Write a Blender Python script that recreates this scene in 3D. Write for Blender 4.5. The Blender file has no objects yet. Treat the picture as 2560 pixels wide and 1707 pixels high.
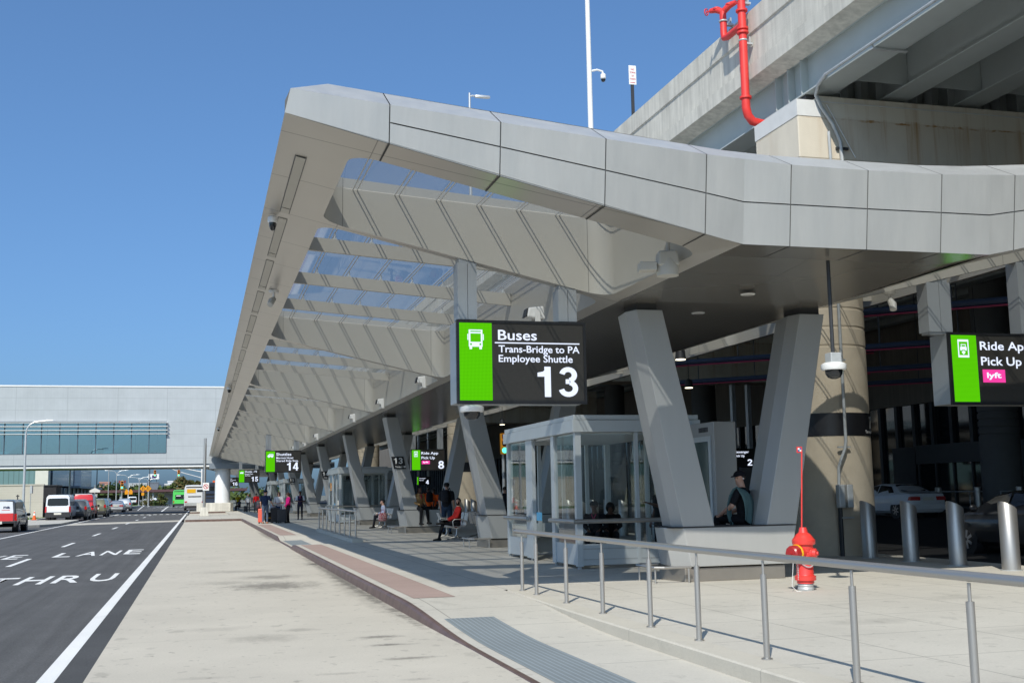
import bpy, bmesh, math, random
from mathutils import Vector, Matrix
random.seed(7)
scene = bpy.context.scene
COL = scene.collection
R = math.radians

# ---------------------------------------------------------------- camera
cam_data = bpy.data.cameras.new('camera')
cam = bpy.data.objects.new('camera', cam_data)
COL.objects.link(cam)
def _norm(v):
    return Vector(v).normalized()
d_y = _norm((-780 / 2850, -389.5 / 2850, 1))          # road direction seen by the camera
k_ = -(d_y[0] * -0.018 + d_y[1]) / d_y[2]
d_z = _norm((-0.018, 1, k_))
d_x = -d_y.cross(d_z)
if d_x[0] < 0:
    d_x = -d_x
right = Vector((d_x[0], d_y[0], d_z[0])).normalized()
up = Vector((d_x[1], d_y[1], d_z[1])).normalized()
fwd = Vector((d_x[2], d_y[2], d_z[2])).normalized()
m3 = Matrix((right, up, -fwd)).transposed()
cam.matrix_world = Matrix.Translation((0, 0, 1.65)) @ m3.to_4x4()
cam_data.sensor_width = 36
cam_data.lens = 2850 / 2560 * 36
cam_data.clip_start = 0.1
cam_data.clip_end = 6000
scene.camera = cam

# ---------------------------------------------------------------- sky, sun, exposure
SUN_TO = Vector((-0.515, -0.915, 1.0)).normalized()
elev = math.asin(SUN_TO.z)
azim = math.atan2(SUN_TO.x, SUN_TO.y)
world = bpy.data.worlds.new('World')
scene.world = world
world.use_nodes = True
wn = world.node_tree
wn.nodes.clear()
sky = wn.nodes.new('ShaderNodeTexSky')
sky.sky_type = 'NISHITA'
sky.sun_disc = False
sky.sun_elevation = elev
sky.sun_rotation = azim
sky.altitude = 0
sky.air_density = 0.8
sky.dust_density = 2.5
sky.ozone_density = 7.0
bg = wn.nodes.new('ShaderNodeBackground')
bg.inputs[1].default_value = 0.115
wo = wn.nodes.new('ShaderNodeOutputWorld')
gm = wn.nodes.new('ShaderNodeGamma')
gm.inputs[1].default_value = 0.75
tn = wn.nodes.new('ShaderNodeMix'); tn.data_type = 'RGBA'; tn.blend_type = 'MULTIPLY'
tn.inputs[0].default_value = 1.0
tn.inputs[7].default_value = (0.99, 1.36, 1.66, 1)
wn.links.new(sky.outputs[0], gm.inputs[0])
wn.links.new(gm.outputs[0], tn.inputs[6])
wn.links.new(tn.outputs[2], bg.inputs[0])
wn.links.new(bg.outputs[0], wo.inputs[0])
sd = bpy.data.lights.new('sun', 'SUN')
sd.energy = 3.75
sd.angle = R(0.53)
sd.color = (1.0, 0.95, 0.85)
so = bpy.data.objects.new('sun', sd)
COL.objects.link(so)
so.rotation_euler = SUN_TO.to_track_quat('Z', 'Y').to_euler()
so.location = (-20, -30, 60)
scene.view_settings.view_transform = 'Standard'
scene.view_settings.look = 'None'
scene.view_settings.exposure = 0.3
scene.view_settings.gamma = 1
scene.cycles.max_bounces = 10
scene.cycles.diffuse_bounces = 5
scene.cycles.transparent_max_bounces = 16
scene.cycles.caustics_reflective = False
scene.cycles.caustics_refractive = False
scene.cycles.sample_clamp_indirect = 4

# ---------------------------------------------------------------- materials
def lin(c):
    return tuple((x / 12.92 if x <= 0.04045 else ((x + 0.055) / 1.055) ** 2.4) for x in c)

class NT:
    """small helper to write node trees"""
    def __init__(s, name):
        s.m = bpy.data.materials.new(name)
        s.m.use_nodes = True
        s.t = s.m.node_tree
        s.t.nodes.clear()
        s.out = s.t.nodes.new('ShaderNodeOutputMaterial')
        s.geo = None
    def node(s, typ, **kw):
        n = s.t.nodes.new(typ)
        for k, v in kw.items():
            setattr(n, k, v)
        return n
    def link(s, a, b):
        s.t.links.new(a, b)
    def val(s, sock, v):
        if hasattr(v, 'is_output') or isinstance(v, bpy.types.NodeSocket):
            s.link(v, sock)
        else:
            sock.default_value = v
    def pos(s):
        if s.geo is None:
            s.geo = s.node('ShaderNodeNewGeometry')
        return s.geo.outputs['Position']
    def obj(s):
        return s.node('ShaderNodeTexCoord').outputs['Object']
    def math(s, op, a, b=None, c=None):
        n = s.node('ShaderNodeMath', operation=op)
        s.val(n.inputs[0], a)
        if b is not None: s.val(n.inputs[1], b)
        if c is not None: s.val(n.inputs[2], c)
        return n.outputs[0]
    def sep(s, v):
        n = s.node('ShaderNodeSeparateXYZ')
        s.link(v, n.inputs[0])
        return n.outputs
    def scalev(s, v, sc):
        n = s.node('ShaderNodeVectorMath', operation='MULTIPLY')
        s.link(v, n.inputs[0])
        n.inputs[1].default_value = sc
        return n.outputs[0]
    def noise(s, v, scale, detail=4, rough=0.6):
        n = s.node('ShaderNodeTexNoise')
        s.link(v, n.inputs['Vector'])
        n.inputs['Scale'].default_value = scale
        n.inputs['Detail'].default_value = detail
        n.inputs['Roughness'].default_value = rough
        return n.outputs['Fac']
    def maprange(s, v, a, b, c, d):
        n = s.node('ShaderNodeMapRange')
        s.val(n.inputs[0], v)
        for i, x in enumerate((a, b, c, d)):
            n.inputs[i + 1].default_value = x
        return n.outputs[0]
    def mix(s, fac, a, b, mode='MIX'):
        n = s.node('ShaderNodeMix', data_type='RGBA', blend_type=mode)
        s.val(n.inputs[0], fac)
        for sock, v in ((n.inputs[6], a), (n.inputs[7], b)):
            if isinstance(v, (tuple, list)):
                sock.default_value = (v[0], v[1], v[2], 1)
            else:
                s.link(v, sock)
        return n.outputs[2]
    def line(s, coord, period, offset, width):
        """1 on joint lines repeated along a coordinate"""
        a = s.math('DIVIDE', s.math('SUBTRACT', coord, offset), period)
        f = s.math('FRACT', s.math('ADD', a, 0.5))
        d = s.math('ABSOLUTE', s.math('SUBTRACT', f, 0.5))
        return s.math('LESS_THAN', d, width / period / 2)
    def bsdf(s, color, rough=0.5, metal=0.0, spec=0.5, bump=None, bump_d=0.01, coat=0.0):
        b = s.node('ShaderNodeBsdfPrincipled')
        if isinstance(color, (tuple, list)):
            b.inputs['Base Color'].default_value = (color[0], color[1], color[2], 1)
        else:
            s.link(color, b.inputs['Base Color'])
        s.val(b.inputs['Roughness'], rough)
        s.val(b.inputs['Metallic'], metal)
        b.inputs['Specular IOR Level'].default_value = spec
        b.inputs['Coat Weight'].default_value = coat
        if bump is not None:
            n = s.node('ShaderNodeBump')
            n.inputs['Strength'].default_value = 1.0
            n.inputs['Distance'].default_value = bump_d
            s.link(bump, n.inputs['Height'])
            s.link(n.outputs[0], b.inputs['Normal'])
        return b
    def done(s, shader):
        s.link(shader.outputs[0] if hasattr(shader, 'outputs') else shader, s.out.inputs[0])
        return s.m

def simple(name, col, rough=0.5, metal=0.0, var=0.08, vscale=2.0, spec=0.5, coat=0.0, bump=0.0, bscale=60, streak=0.0, obj=False):
    n = NT(name)
    p = n.obj() if obj else n.pos()
    c = col
    if var:
        f = n.noise(p, vscale, 5)
        k = n.maprange(f, 0.25, 0.75, 1 - var, 1 + var)
        if streak:
            g = n.noise(n.scalev(p, (6, 6, 0.25)), 1.0, 3)
            k = n.math('MULTIPLY', k, n.maprange(g, 0.3, 0.7, 1 - streak, 1 + streak))
        v = n.node('ShaderNodeCombineColor')
        for i in range(3): n.link(k, v.inputs[i])
        c = n.mix(1.0, col, v.outputs[0], 'MULTIPLY')
    bp = n.noise(p, bscale, 3) if bump else None
    r = n.maprange(n.noise(p, vscale * 1.5, 2), 0.3, 0.7, rough * 0.93, min(1, rough * 1.07))
    return n.done(n.bsdf(c, r, metal, spec, bp, bump, coat))

def emit(name, col, strength):
    n = NT(name)
    e = n.node('ShaderNodeEmission')
    e.inputs[0].default_value = (*col, 1)
    e.inputs[1].default_value = strength
    return n.done(e)

def led(name, col, strength, pitch=0.022, depth=0.25):
    """lit LED screen: small pixel grid"""
    n = NT(name)
    x, y, z = n.sep(n.pos())
    a = n.math('SINE', n.math('MULTIPLY', x, 6.2832 / pitch))
    b = n.math('SINE', n.math('MULTIPLY', z, 6.2832 / pitch))
    s = n.math('MULTIPLY', n.math('ADD', n.math('ADD', a, b), 2.0), 0.25)
    k = n.maprange(s, 0, 1, 1 - depth, 1 + depth)
    e = n.node('ShaderNodeEmission')
    e.inputs[0].default_value = (*col, 1)
    n.link(n.math('MULTIPLY', k, strength), e.inputs[1])
    return n.done(e)

def glass(name, tint, refl=1.0, haze=0.0, base=0.0, gtint=(1, 1, 1), rough=0.02, hazecol=(0.8, 0.85, 0.88)):
    n = NT(name)
    t = n.node('ShaderNodeBsdfTransparent')
    t.inputs[0].default_value = (*tint, 1)
    g = n.node('ShaderNodeBsdfGlossy')
    g.inputs['Roughness'].default_value = rough
    lw = n.node('ShaderNodeLayerWeight')
    lw.inputs[0].default_value = 0.5
    fz_ = n.math('POWER', lw.outputs['Facing'], 4.5)
    g.inputs[0].default_value = (*gtint, 1)
    f = n.math('MINIMUM', n.math('ADD', n.math('MULTIPLY', n.math('ADD', n.math('MULTIPLY', fz_, 0.9), 0.05), refl), base), 1.0)
    m = n.node('ShaderNodeMixShader')
    n.link(f, m.inputs[0]); n.link(t.outputs[0], m.inputs[1]); n.link(g.outputs[0], m.inputs[2])
    if haze:
        d = n.node('ShaderNodeBsdfTranslucent'); d.inputs[0].default_value = (*hazecol, 1)
        m2 = n.node('ShaderNodeMixShader')
        m2.inputs[0].default_value = haze
        n.link(m.outputs[0], m2.inputs[1]); n.link(d.outputs[0], m2.inputs[2])
        m = m2
    return n.done(m)

def panelmat(name, col, lines, rough=0.38, metal=0.0, var=0.04, spec=0.6, dark=0.35, streak=0.0):
    """painted metal cladding with joint lines: lines = (axis, period, offset, width)"""
    n = NT(name)
    p = n.pos()
    xyz = n.sep(p)
    msk = None
    for ax, per, off, w in lines:
        l = n.line(xyz[ax], per, off, w)
        msk = l if msk is None else n.math('MAXIMUM', msk, l)
    f = n.noise(p, 0.7, 3)
    k = n.maprange(f, 0.3, 0.7, 1 - var, 1 + var)
    if streak:
        g = n.noise(n.scalev(p, (9, 9, 0.3)), 1.0, 3)
        k = n.math('MULTIPLY', k, n.maprange(g, 0.3, 0.7, 1 - streak, 1 + streak))
    v = n.node('ShaderNodeCombineColor')
    for i in range(3): n.link(k, v.inputs[i])
    c = n.mix(1.0, col, v.outputs[0], 'MULTIPLY')
    if msk is not None:
        c = n.mix(msk, c, tuple(x * dark for x in col))
    return n.done(n.bsdf(c, rough, metal, spec))

def pave(name, col, joints=(), stains=(), var=0.07, jdark=0.72, speck=0.05, rough=0.85, blot=0.0, bump=0.004, streaky=0.0, flecks=0.0):
    """concrete or asphalt ground with joints, mottling and stains with a shape of their own"""
    n = NT(name)
    p = n.pos()
    xyz = n.sep(p)
    a = n.maprange(n.noise(p, 0.5, 6, 0.65), 0.3, 0.7, 1 - var, 1 + var)
    b = n.maprange(n.noise(p, 45, 3, 0.7), 0.3, 0.7, 1 - speck, 1 + speck)
    k = n.math('MULTIPLY', a, b)
    if blot:
        s = n.noise(n.scalev(p, (0.9, 0.55, 1)), 1.6, 8, 0.75)
        k = n.math('MULTIPLY', k, n.maprange(s, 0.56, 0.72, 1.0, 1 - blot))
    if flecks:
        for sc_, lo in ((2.6, .655), (5.0, .645), (10.0, .655)):
            s = n.noise(n.scalev(p, (1.0, .8, 1)), sc_, 3, .5)
            k = n.math('MULTIPLY', k, n.maprange(s, lo, lo + .035, 1.0, 1 - flecks))
    if streaky:
        s = n.noise(n.scalev(p, (5.0, 0.12, 1)), 1.0, 5, 0.6)
        k = n.math('MULTIPLY', k, n.maprange(s, 0.35, 0.7, 1.0 + streaky * 0.5, 1 - streaky))
    for ax, per, off, w in joints:
        l = n.line(xyz[ax], per, off, w)
        k = n.math('MULTIPLY', k, n.maprange(l, 0, 1, 1, jdark))
    wob = n.maprange(n.noise(n.scalev(p, (1.0, 0.6, 1)), 3.5, 6, 0.75), 0.2, 0.8, -0.75, 0.75)
    for (sx, sy, rx, ry, st) in stains:
        dx = n.math('DIVIDE', n.math('SUBTRACT', xyz[0], sx), rx)
        dy = n.math('DIVIDE', n.math('SUBTRACT', xyz[1], sy), ry)
        d = n.math('SQRT', n.math('ADD', n.math('MULTIPLY', dx, dx), n.math('MULTIPLY', dy, dy)))
        d = n.math('ADD', d, wob)
        k = n.math('MULTIPLY', k, n.maprange(d, 0.25, 1.0, 1 - st, 1.0))
    v = n.node('ShaderNodeCombineColor')
    for i in range(3): n.link(k, v.inputs[i])
    c = n.mix(1.0, col, v.outputs[0], 'MULTIPLY')
    return n.done(n.bsdf(c, rough, 0, 0.3, n.noise(p, 90, 3), bump))

ALU = (0.42, 0.425, 0.42)
M = {}
def cladding():
    n = NT('grey_cladding')
    p = n.pos()
    geo = n.geo
    k = n.maprange(geo.outputs['Random Per Island'], 0, 1, 0.95, 1.04)
    k = n.math('MULTIPLY', k, n.maprange(n.noise(p, 0.7, 3), 0.3, 0.7, 0.97, 1.03))
    g = n.noise(n.scalev(p, (11, 11, 0.35)), 1.0, 4, 0.65)
    k = n.math('MULTIPLY', k, n.maprange(g, 0.3, 0.7, 0.97, 1.025))
    v = n.node('ShaderNodeCombineColor')
    for i in range(3): n.link(k, v.inputs[i])
    c = n.mix(1.0, (0.575, 0.575, 0.552), v.outputs[0], 'MULTIPLY')
    r = n.maprange(n.noise(n.scalev(p, (3, 3, .5)), 1.2, 3), .3, .7, .36, .50)
    return n.done(n.bsdf(c, r, 0.5, 0.6, n.noise(p, 0.9, 1), 0.006))
M['clad'] = cladding()
M['clad_gap'] = simple('dark_joint', (0.05, 0.05, 0.05), 0.8, var=0)
M['seam'] = simple('shadow_gap', (0.13, 0.135, 0.135), 0.6, var=0)
M['bounce_roof'] = simple('white_bounce_roof', (0.72, 0.72, 0.70), 0.8, var=.05)  # unseen roof top made bright white to bounce light up onto the pier cap
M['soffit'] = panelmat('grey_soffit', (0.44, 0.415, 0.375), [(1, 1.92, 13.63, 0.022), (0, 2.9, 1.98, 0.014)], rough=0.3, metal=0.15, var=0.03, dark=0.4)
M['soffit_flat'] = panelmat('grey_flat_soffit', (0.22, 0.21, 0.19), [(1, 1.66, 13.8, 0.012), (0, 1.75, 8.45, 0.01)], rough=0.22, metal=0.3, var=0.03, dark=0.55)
M['well'] = panelmat('grey_well_wall', (0.42, 0.402, 0.355), [(0, 4.0, 2.06, 0.012)], rough=0.4, metal=0.1, var=0.03, dark=0.5)
M['blade'] = simple('grey_beam', (0.42, 0.402, 0.355), 0.4, 0.1, var=0.03)
M['mullion'] = simple('white_mullion', (0.55, 0.55, 0.54), 0.4, 0.2, var=0)
M['leg'] = simple('grey_leg_cladding', (0.385, 0.39, 0.38), 0.38, 0.15, var=0.03, vscale=0.8, streak=0.02)
M['steel'] = simple('brushed_steel', (0.47, 0.455, 0.43), 0.40, 0.82, var=0.02, vscale=.6)
M['steel_plinth'] = simple('stainless_plinth', (0.36, 0.33, 0.29), 0.4, 0.75, var=0.08, vscale=3)
M['skyglass'] = glass('skylight_glass', (0.46, 0.475, 0.485), refl=0.8, haze=0.05)
M['shelterglass'] = glass('shelter_glass', (0.80, 0.85, 0.85), refl=0.95, base=.0)
M['frame'] = simple('shelter_frame', (0.58, 0.62, 0.63), 0.4, 0.3, var=0.03)
M['white'] = simple('white_paint', (0.75, 0.75, 0.73), 0.45, var=0.03)
M['black'] = simple('black_plastic', (0.012, 0.012, 0.013), 0.45, var=0)
M['blacksign'] = simple('black_sign_sheet', (0.013, 0.013, 0.015), 0.35, var=0)
M['signcase'] = simple('grey_sign_case', (0.40, 0.42, 0.43), 0.35, 0.4, var=0.03)
M['led_green'] = led('led_green', (0.095, 0.56, 0.003), 0.86)
M['led_white'] = led('led_white', (0.76, 0.83, 1.0), 1.0, depth=0.1)
M['led_pink'] = led('led_pink', (0.87, 0.055, 0.36), 0.9, depth=0.12)
M['screen'] = simple('dark_led_panel', (0.040, 0.037, 0.032), 0.5, var=0.1, vscale=30, spec=0.4)
M['white_letters'] = simple('white_lettering', (0.72, 0.72, 0.70), 0.6, var=0)
M['red'] = simple('red_enamel', (0.70, 0.045, 0.035), 0.36, var=0.10, vscale=9, spec=0.6, coat=0.3)
M['redpipe'] = simple('red_pipe_paint', (0.70, 0.045, 0.038), 0.45, var=0.10, vscale=4)
M['yellow'] = simple('yellow_band', (0.75, 0.42, 0.01), 0.5, var=0.05)
M['galv'] = simple('galvanised_steel', (0.46, 0.48, 0.48), 0.5, 0.3, var=0.12, vscale=8)
M['concrete_wall'] = simple('weathered_concrete', (0.56, 0.54, 0.48), 0.9, var=0.14, vscale=1.3, spec=0.2, bump=0.006, bscale=30, streak=0.15)
M['concrete_tan'] = simple('tan_column_concrete', (0.54, 0.465, 0.355), 0.9, var=0.10, vscale=2.2, spec=0.2, bump=0.006, bscale=50)
M['girder'] = simple('blue_grey_girder', (0.44, 0.48, 0.47), 0.55, var=0.06, vscale=1.0)
M['darksteel'] = simple('dark_steel', (0.03, 0.032, 0.036), 0.5, var=0.05)
M['rubber'] = simple('tyre_rubber', (0.018, 0.018, 0.019), 0.85, var=0.1)
M['carglass'] = simple('car_glass', (0.012, 0.015, 0.018), 0.06, var=0, spec=0.7)
M['rim'] = simple('alloy_rim', (0.45, 0.45, 0.46), 0.3, 0.8, var=0)
M['taillight'] = simple('tail_light', (0.45, 0.008, 0.008), 0.2, var=0, coat=0.5)
M['trim'] = simple('black_trim', (0.022, 0.022, 0.024), 0.6, var=0.05)
M['headlamp'] = simple('lamp_lens', (0.75, 0.75, 0.72), 0.15, var=0)
M['plate'] = simple('number_plate', (0.65, 0.63, 0.55), 0.5, var=0)
M['orange'] = simple('orange_plastic', (0.80, 0.13, 0.02), 0.55, var=0.05)
M['signyellow'] = simple('amber_sign', (0.80, 0.33, 0.01), 0.5, var=0.03)
M['signalgreen'] = emit('lit_green_lens', (0.1, 0.95, 0.6), 1.6)
M['warmlamp'] = emit('lit_downlight', (1.0, 0.9, 0.65), 3.0)

# ---------------------------------------------------------------- mesh helpers
def wmat(o):
    m = o.matrix_basis.copy()
    while o.parent is not None:
        o = o.parent
        m = o.matrix_basis @ m
    return m

class MB:
    def __init__(s):
        s.v = []; s.f = []; s.mi = []; s.sm = []
    def add(s, vs, fs, mi=0, smooth=False):
        o = len(s.v)
        s.v.extend([tuple(x) for x in vs])
        for f in fs:
            s.f.append(tuple(i + o for i in f)); s.mi.append(mi); s.sm.append(smooth)
    def box(s, x0, x1, y0, y1, z0, z1, mi=0):
        vs = [(x0, y0, z0), (x1, y0, z0), (x1, y1, z0), (x0, y1, z0), (x0, y0, z1), (x1, y0, z1), (x1, y1, z1), (x0, y1, z1)]
        s.add(vs, [(0, 3, 2, 1), (4, 5, 6, 7), (0, 1, 5, 4), (1, 2, 6, 5), (2, 3, 7, 6), (3, 0, 4, 7)], mi)
        return s
    def hexa(s, lo, hi, mi=0):
        """lo, hi: rings of the same number of points; closed solid"""
        n = len(lo)
        fs = [tuple(reversed(range(n))), tuple(range(n, 2 * n))]
        for i in range(n):
            j = (i + 1) % n
            fs.append((i, j, n + j, n + i))
        s.add(list(lo) + list(hi), fs, mi)
        return s
    def quad(s, a, b, c, d, mi=0):
        s.add([a, b, c, d], [(0, 1, 2, 3)], mi); return s
    def prism_y(s, poly, y0, y1, mi=0):
        """poly of (x,z) extruded along y"""
        s.hexa([(x, y1, z) for x, z in poly], [(x, y0, z) for x, z in poly], mi); return s
    def prism_x(s, poly, x0, x1, mi=0):
        s.hexa([(x0, y, z) for y, z in poly], [(x1, y, z) for y, z in poly], mi); return s
    def prism_z(s, poly, z0, z1, mi=0):
        s.hexa([(x, y, z0) for x, y in poly], [(x, y, z1) for x, y in poly], mi); return s
    def ring_loft(s, rings, mi=0, cap=True, smooth=True, closed=True):
        n = len(rings[0])
        vs = [p for r in rings for p in r]
        fs = []
        for a in range(len(rings) - 1):
            for i in range(n if closed else n - 1):
                j = (i + 1) % n
                fs.append((a * n + i, a * n + j, (a + 1) * n + j, (a + 1) * n + i))
        s.add(vs, fs, mi, smooth)
        if cap:
            o = len(s.v) - len(vs)
            s.f.append(tuple(o + i for i in reversed(range(n)))); s.mi.append(mi); s.sm.append(False)
            s.f.append(tuple(o + (len(rings) - 1) * n + i for i in range(n))); s.mi.append(mi); s.sm.append(False)
        return s
    def tube(s, pts, r, n=10, mi=0, cap=True):
        pts = [Vector(p) for p in pts]
        rs = r if isinstance(r, (list, tuple)) else [r] * len(pts)
        rings = []
        prev = None
        for i, p in enumerate(pts):
            if i == 0: t = pts[1] - pts[0]
            elif i == len(pts) - 1: t = pts[-1] - pts[-2]
            else: t = (pts[i + 1] - p).normalized() + (p - pts[i - 1]).normalized()
            t.normalize()
            if prev is None:
                a = Vector((0, 0, 1)) if abs(t.z) < 0.9 else Vector((1, 0, 0))
                u = t.cross(a).normalized()
            else:
                u = (prev - t * prev.dot(t)).normalized()
            prev = u
            w = t.cross(u)
            rings.append([p + (u * math.cos(2 * math.pi * j / n) + w * math.sin(2 * math.pi * j / n)) * rs[i] for j in range(n)])
        return s.ring_loft(rings, mi, cap)
    def lathe(s, prof, c=(0, 0, 0), axis='z', n=20, mi=0, smooth=True):
        """prof: list of (r, h) from bottom to top"""
        rings = []
        for r, h in prof:
            ring = []
            for j in range(n):
                a = 2 * math.pi * j / n
                x, y = math.cos(a) * r, math.sin(a) * r
                if axis == 'z': p = (c[0] + x, c[1] + y, c[2] + h)
                elif axis == 'x': p = (c[0] + h, c[1] + x, c[2] + y)
                else: p = (c[0] + y, c[1] + h, c[2] + x)
                ring.append(p)
            rings.append(ring)
        return s.ring_loft(rings, mi, True, smooth)
    def ball(s, c, rx, ry=None, rz=None, mi=0, n=14):
        ry = ry or rx; rz = rz or rx
        rings = []
        for i in range(1, 9):
            t = math.pi * i / 9
            rings.append([(c[0] + math.cos(2 * math.pi * j / n) * math.sin(t) * rx, c[1] + math.sin(2 * math.pi * j / n) * math.sin(t) * ry, c[2] - math.cos(t) * rz) for j in range(n)])
        return s.ring_loft(rings, mi)
    def build(s, name, mats, parent=None, world=False, loc=None, bevel=0, seg=2, sharp=35):
        me = bpy.data.meshes.new(name)
        vs = s.v
        if world and parent is not None:
            inv = wmat(parent).inverted()
            vs = [tuple(inv @ Vector(p)) for p in vs]
        me.from_pydata(vs, [], s.f)
        for m in (mats if isinstance(mats, (list, tuple)) else [mats]):
            me.materials.append(m)
        for p, mi, sm in zip(me.polygons, s.mi, s.sm):
            p.material_index = mi
            p.use_smooth = sm
        if any(s.sm):
            me.set_sharp_from_angle(angle=R(sharp))
        me.update()
        o = bpy.data.objects.new(name, me)
        COL.objects.link(o)
        if parent is not None: o.parent = parent
        if loc: o.location = loc
        if bevel:
            b = o.modifiers.new('bevel', 'BEVEL')
            b.width = bevel; b.segments = seg; b.limit_method = 'ANGLE'; b.angle_limit = R(40)
        return o

def tag(o, label=None, cat=None, group=None, kind=None):
    if label: o['label'] = label
    if cat: o['category'] = cat
    if group: o['group'] = group
    if kind: o['kind'] = kind
    return o
def thing(name, label, cat, loc=(0, 0, 0), rz=0, group=None):
    o = bpy.data.objects.new(name, None)
    COL.objects.link(o)
    o.location = loc
    o.rotation_euler = (0, 0, rz)
    o.empty_display_size = 0.2
    return tag(o, label, cat, group)
def copy_tree(o, parent=None):
    c = o.copy(); COL.objects.link(c)
    if parent is not None: c.parent = parent
    for ch in list(o.children): copy_tree(ch, c)
    return c
def place_copy(o, loc, rz, label, group=None):
    c = copy_tree(o)
    c.location = loc; c.rotation_euler = (0, 0, rz)
    c['label'] = label
    if group: c['group'] = group
    return c

_dg = None
CAP = None
def text_mesh(txt, bold=0.0):
    cu = bpy.data.curves.new('txt', 'FONT')
    cu.body = txt
    cu.offset = bold
    cu.resolution_u = 3
    o = bpy.data.objects.new('txt', cu)
    COL.objects.link(o)
    dg = bpy.context.evaluated_depsgraph_get()
    me = bpy.data.meshes.new_from_object(o.evaluated_get(dg))
    bpy.data.objects.remove(o); bpy.data.curves.remove(cu)
    return me
def digit_shapes(d):
    """grotesque numerals as flat polygons in a box 0.6 wide and 1 high"""
    S = .165
    def stroke(pts, s_=S):
        out = []
        for i in range(len(pts) - 1):
            pass
        L_, R_ = [], []
        for i, p in enumerate(pts):
            a = Vector(pts[max(0, i - 1)]); b = Vector(pts[min(len(pts) - 1, i + 1)])
            t = (b - a).normalized(); n = Vector((-t.y, t.x)) * s_ / 2
            L_.append((p[0] + n.x, p[1] + n.y)); R_.append((p[0] - n.x, p[1] - n.y))
        return [[L_[i], L_[i + 1], R_[i + 1], R_[i]] for i in range(len(pts) - 1)]
    def arc(cx, cy, rx, ry, a0, a1, n=14):
        return [(cx + rx * math.cos(R(a0 + (a1 - a0) * i / n)), cy + ry * math.sin(R(a0 + (a1 - a0) * i / n))) for i in range(n + 1)]
    if d == '1': return [[(.24, 0), (.43, 0), (.43, 1), (.24, 1)], [(.24, .67), (.24, 1), (.30, 1), (.245, .86), (.03, .80), (.03, .67)][::-1] and [(.03, .67), (.24, .67), (.24, .845), (.03, .80)], [(.24, .8), (.30, 1), (.26, .9), (.2, .84)]]
    if d == '2': return stroke(arc(.29, .70, .20, .215, 175, -35) + [(.12, .13)]) + [[(.02, 0), (.58, 0), (.58, .165), (.02, .165)]]
    if d == '3': return stroke(arc(.28, .73, .19, .185, 170, -75)) + stroke(arc(.28, .285, .215, .20, 75, -170)) + [[(.2, .435), (.32, .435), (.32, .59), (.2, .59)]]
    if d == '4': return [[(.33, 0), (.51, 0), (.51, 1), (.33, 1)], [(.0, .21), (.6, .21), (.6, .36), (.0, .36)], [(.0, .36), (.17, .36), (.40, .80), (.33, 1)]]
    if d == '5': return [[(.09, .83), (.55, .83), (.55, 1), (.09, 1)], [(.07, .45), (.24, .45), (.24, 1), (.11, 1)]] + stroke(arc(.28, .33, .215, .245, 130, -165))
    if d == '6': return stroke(arc(.29, .30, .205, .215, 0, 360, 22)) + stroke([(.095, .33), (.09, .5), (.11, .68), (.16, .83), (.24, .91), (.34, .91), (.42, .86), (.49, .74)])
    if d == '7': return [[(.02, .83), (.58, .83), (.58, 1), (.02, 1)], [(.13, 0), (.32, 0), (.58, .84), (.38, .84)]]
    if d == '8': return stroke(arc(.29, .735, .17, .185, 0, 360, 22)) + stroke(arc(.29, .28, .21, .20, 0, 360, 22))
    return []
def numerals(name, txt, mat, origin, ux, uz, width, cap, parent=None):
    O = Vector(origin); ux = Vector(ux).normalized(); uz = Vector(uz)
    nrm = ux.cross(uz)
    inv = wmat(parent).inverted()
    n = len(txt); adv = width / (.6 * n + .08 * (n - 1)); k = 0
    b = MB()
    for i, ch in enumerate(txt):
        for poly in digit_shapes(ch):
            k += 1
            pts = [inv @ (O + ux * ((i * .68 + x) * adv) + uz * (y * cap) + nrm * (k * .00004)) for x, y in poly]
            nn = (pts[1] - pts[0]).cross(pts[-1] - pts[0])
            b.add(pts, [tuple(range(len(pts)))])
    return b.build(name, mat, parent)
def lettering(name, txt, mat, origin, ux, uz, width, cap, parent=None, bold=0.018, anchor='l'):
    """flat letters: origin = left end of the baseline, ux / uz = directions, width and cap height in metres"""
    global CAP
    if txt.isdigit(): return numerals(name, txt, mat, origin, ux, uz, width, cap, parent)
    if CAP is None:
        h = text_mesh('H', 0)
        CAP = max(v.co.y for v in h.vertices)
    me = text_mesh(txt, bold)
    xs = [v.co.x for v in me.vertices]
    x0, x1 = min(xs), max(xs)
    sx = width / (x1 - x0) if width else cap / CAP
    sy = cap / CAP
    O = Vector(origin); ux = Vector(ux).normalized(); uz = Vector(uz)
    inv = wmat(parent).inverted() if parent is not None else Matrix()
    for v in me.vertices:
        v.co = inv @ (O + ux * ((v.co.x - x0) * sx) + uz * (v.co.y * sy))
    me.materials.clear(); me.materials.append(mat)
    o = bpy.data.objects.new(name, me)
    COL.objects.link(o)
    if parent is not None: o.parent = parent
    return o
# ================================================================ SETTING: ground, road, pavements
def struct(o):
    o['kind'] = 'structure'
    return o
def sheet(name, x0, x1, y0, y1, z, mat, parent=None, nx=1, ny=1):
    b = MB()
    b.quad((x0, y0, z), (x1, y0, z), (x1, y1, z), (x0, y1, z))
    return b.build(name, mat, parent)

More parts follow.
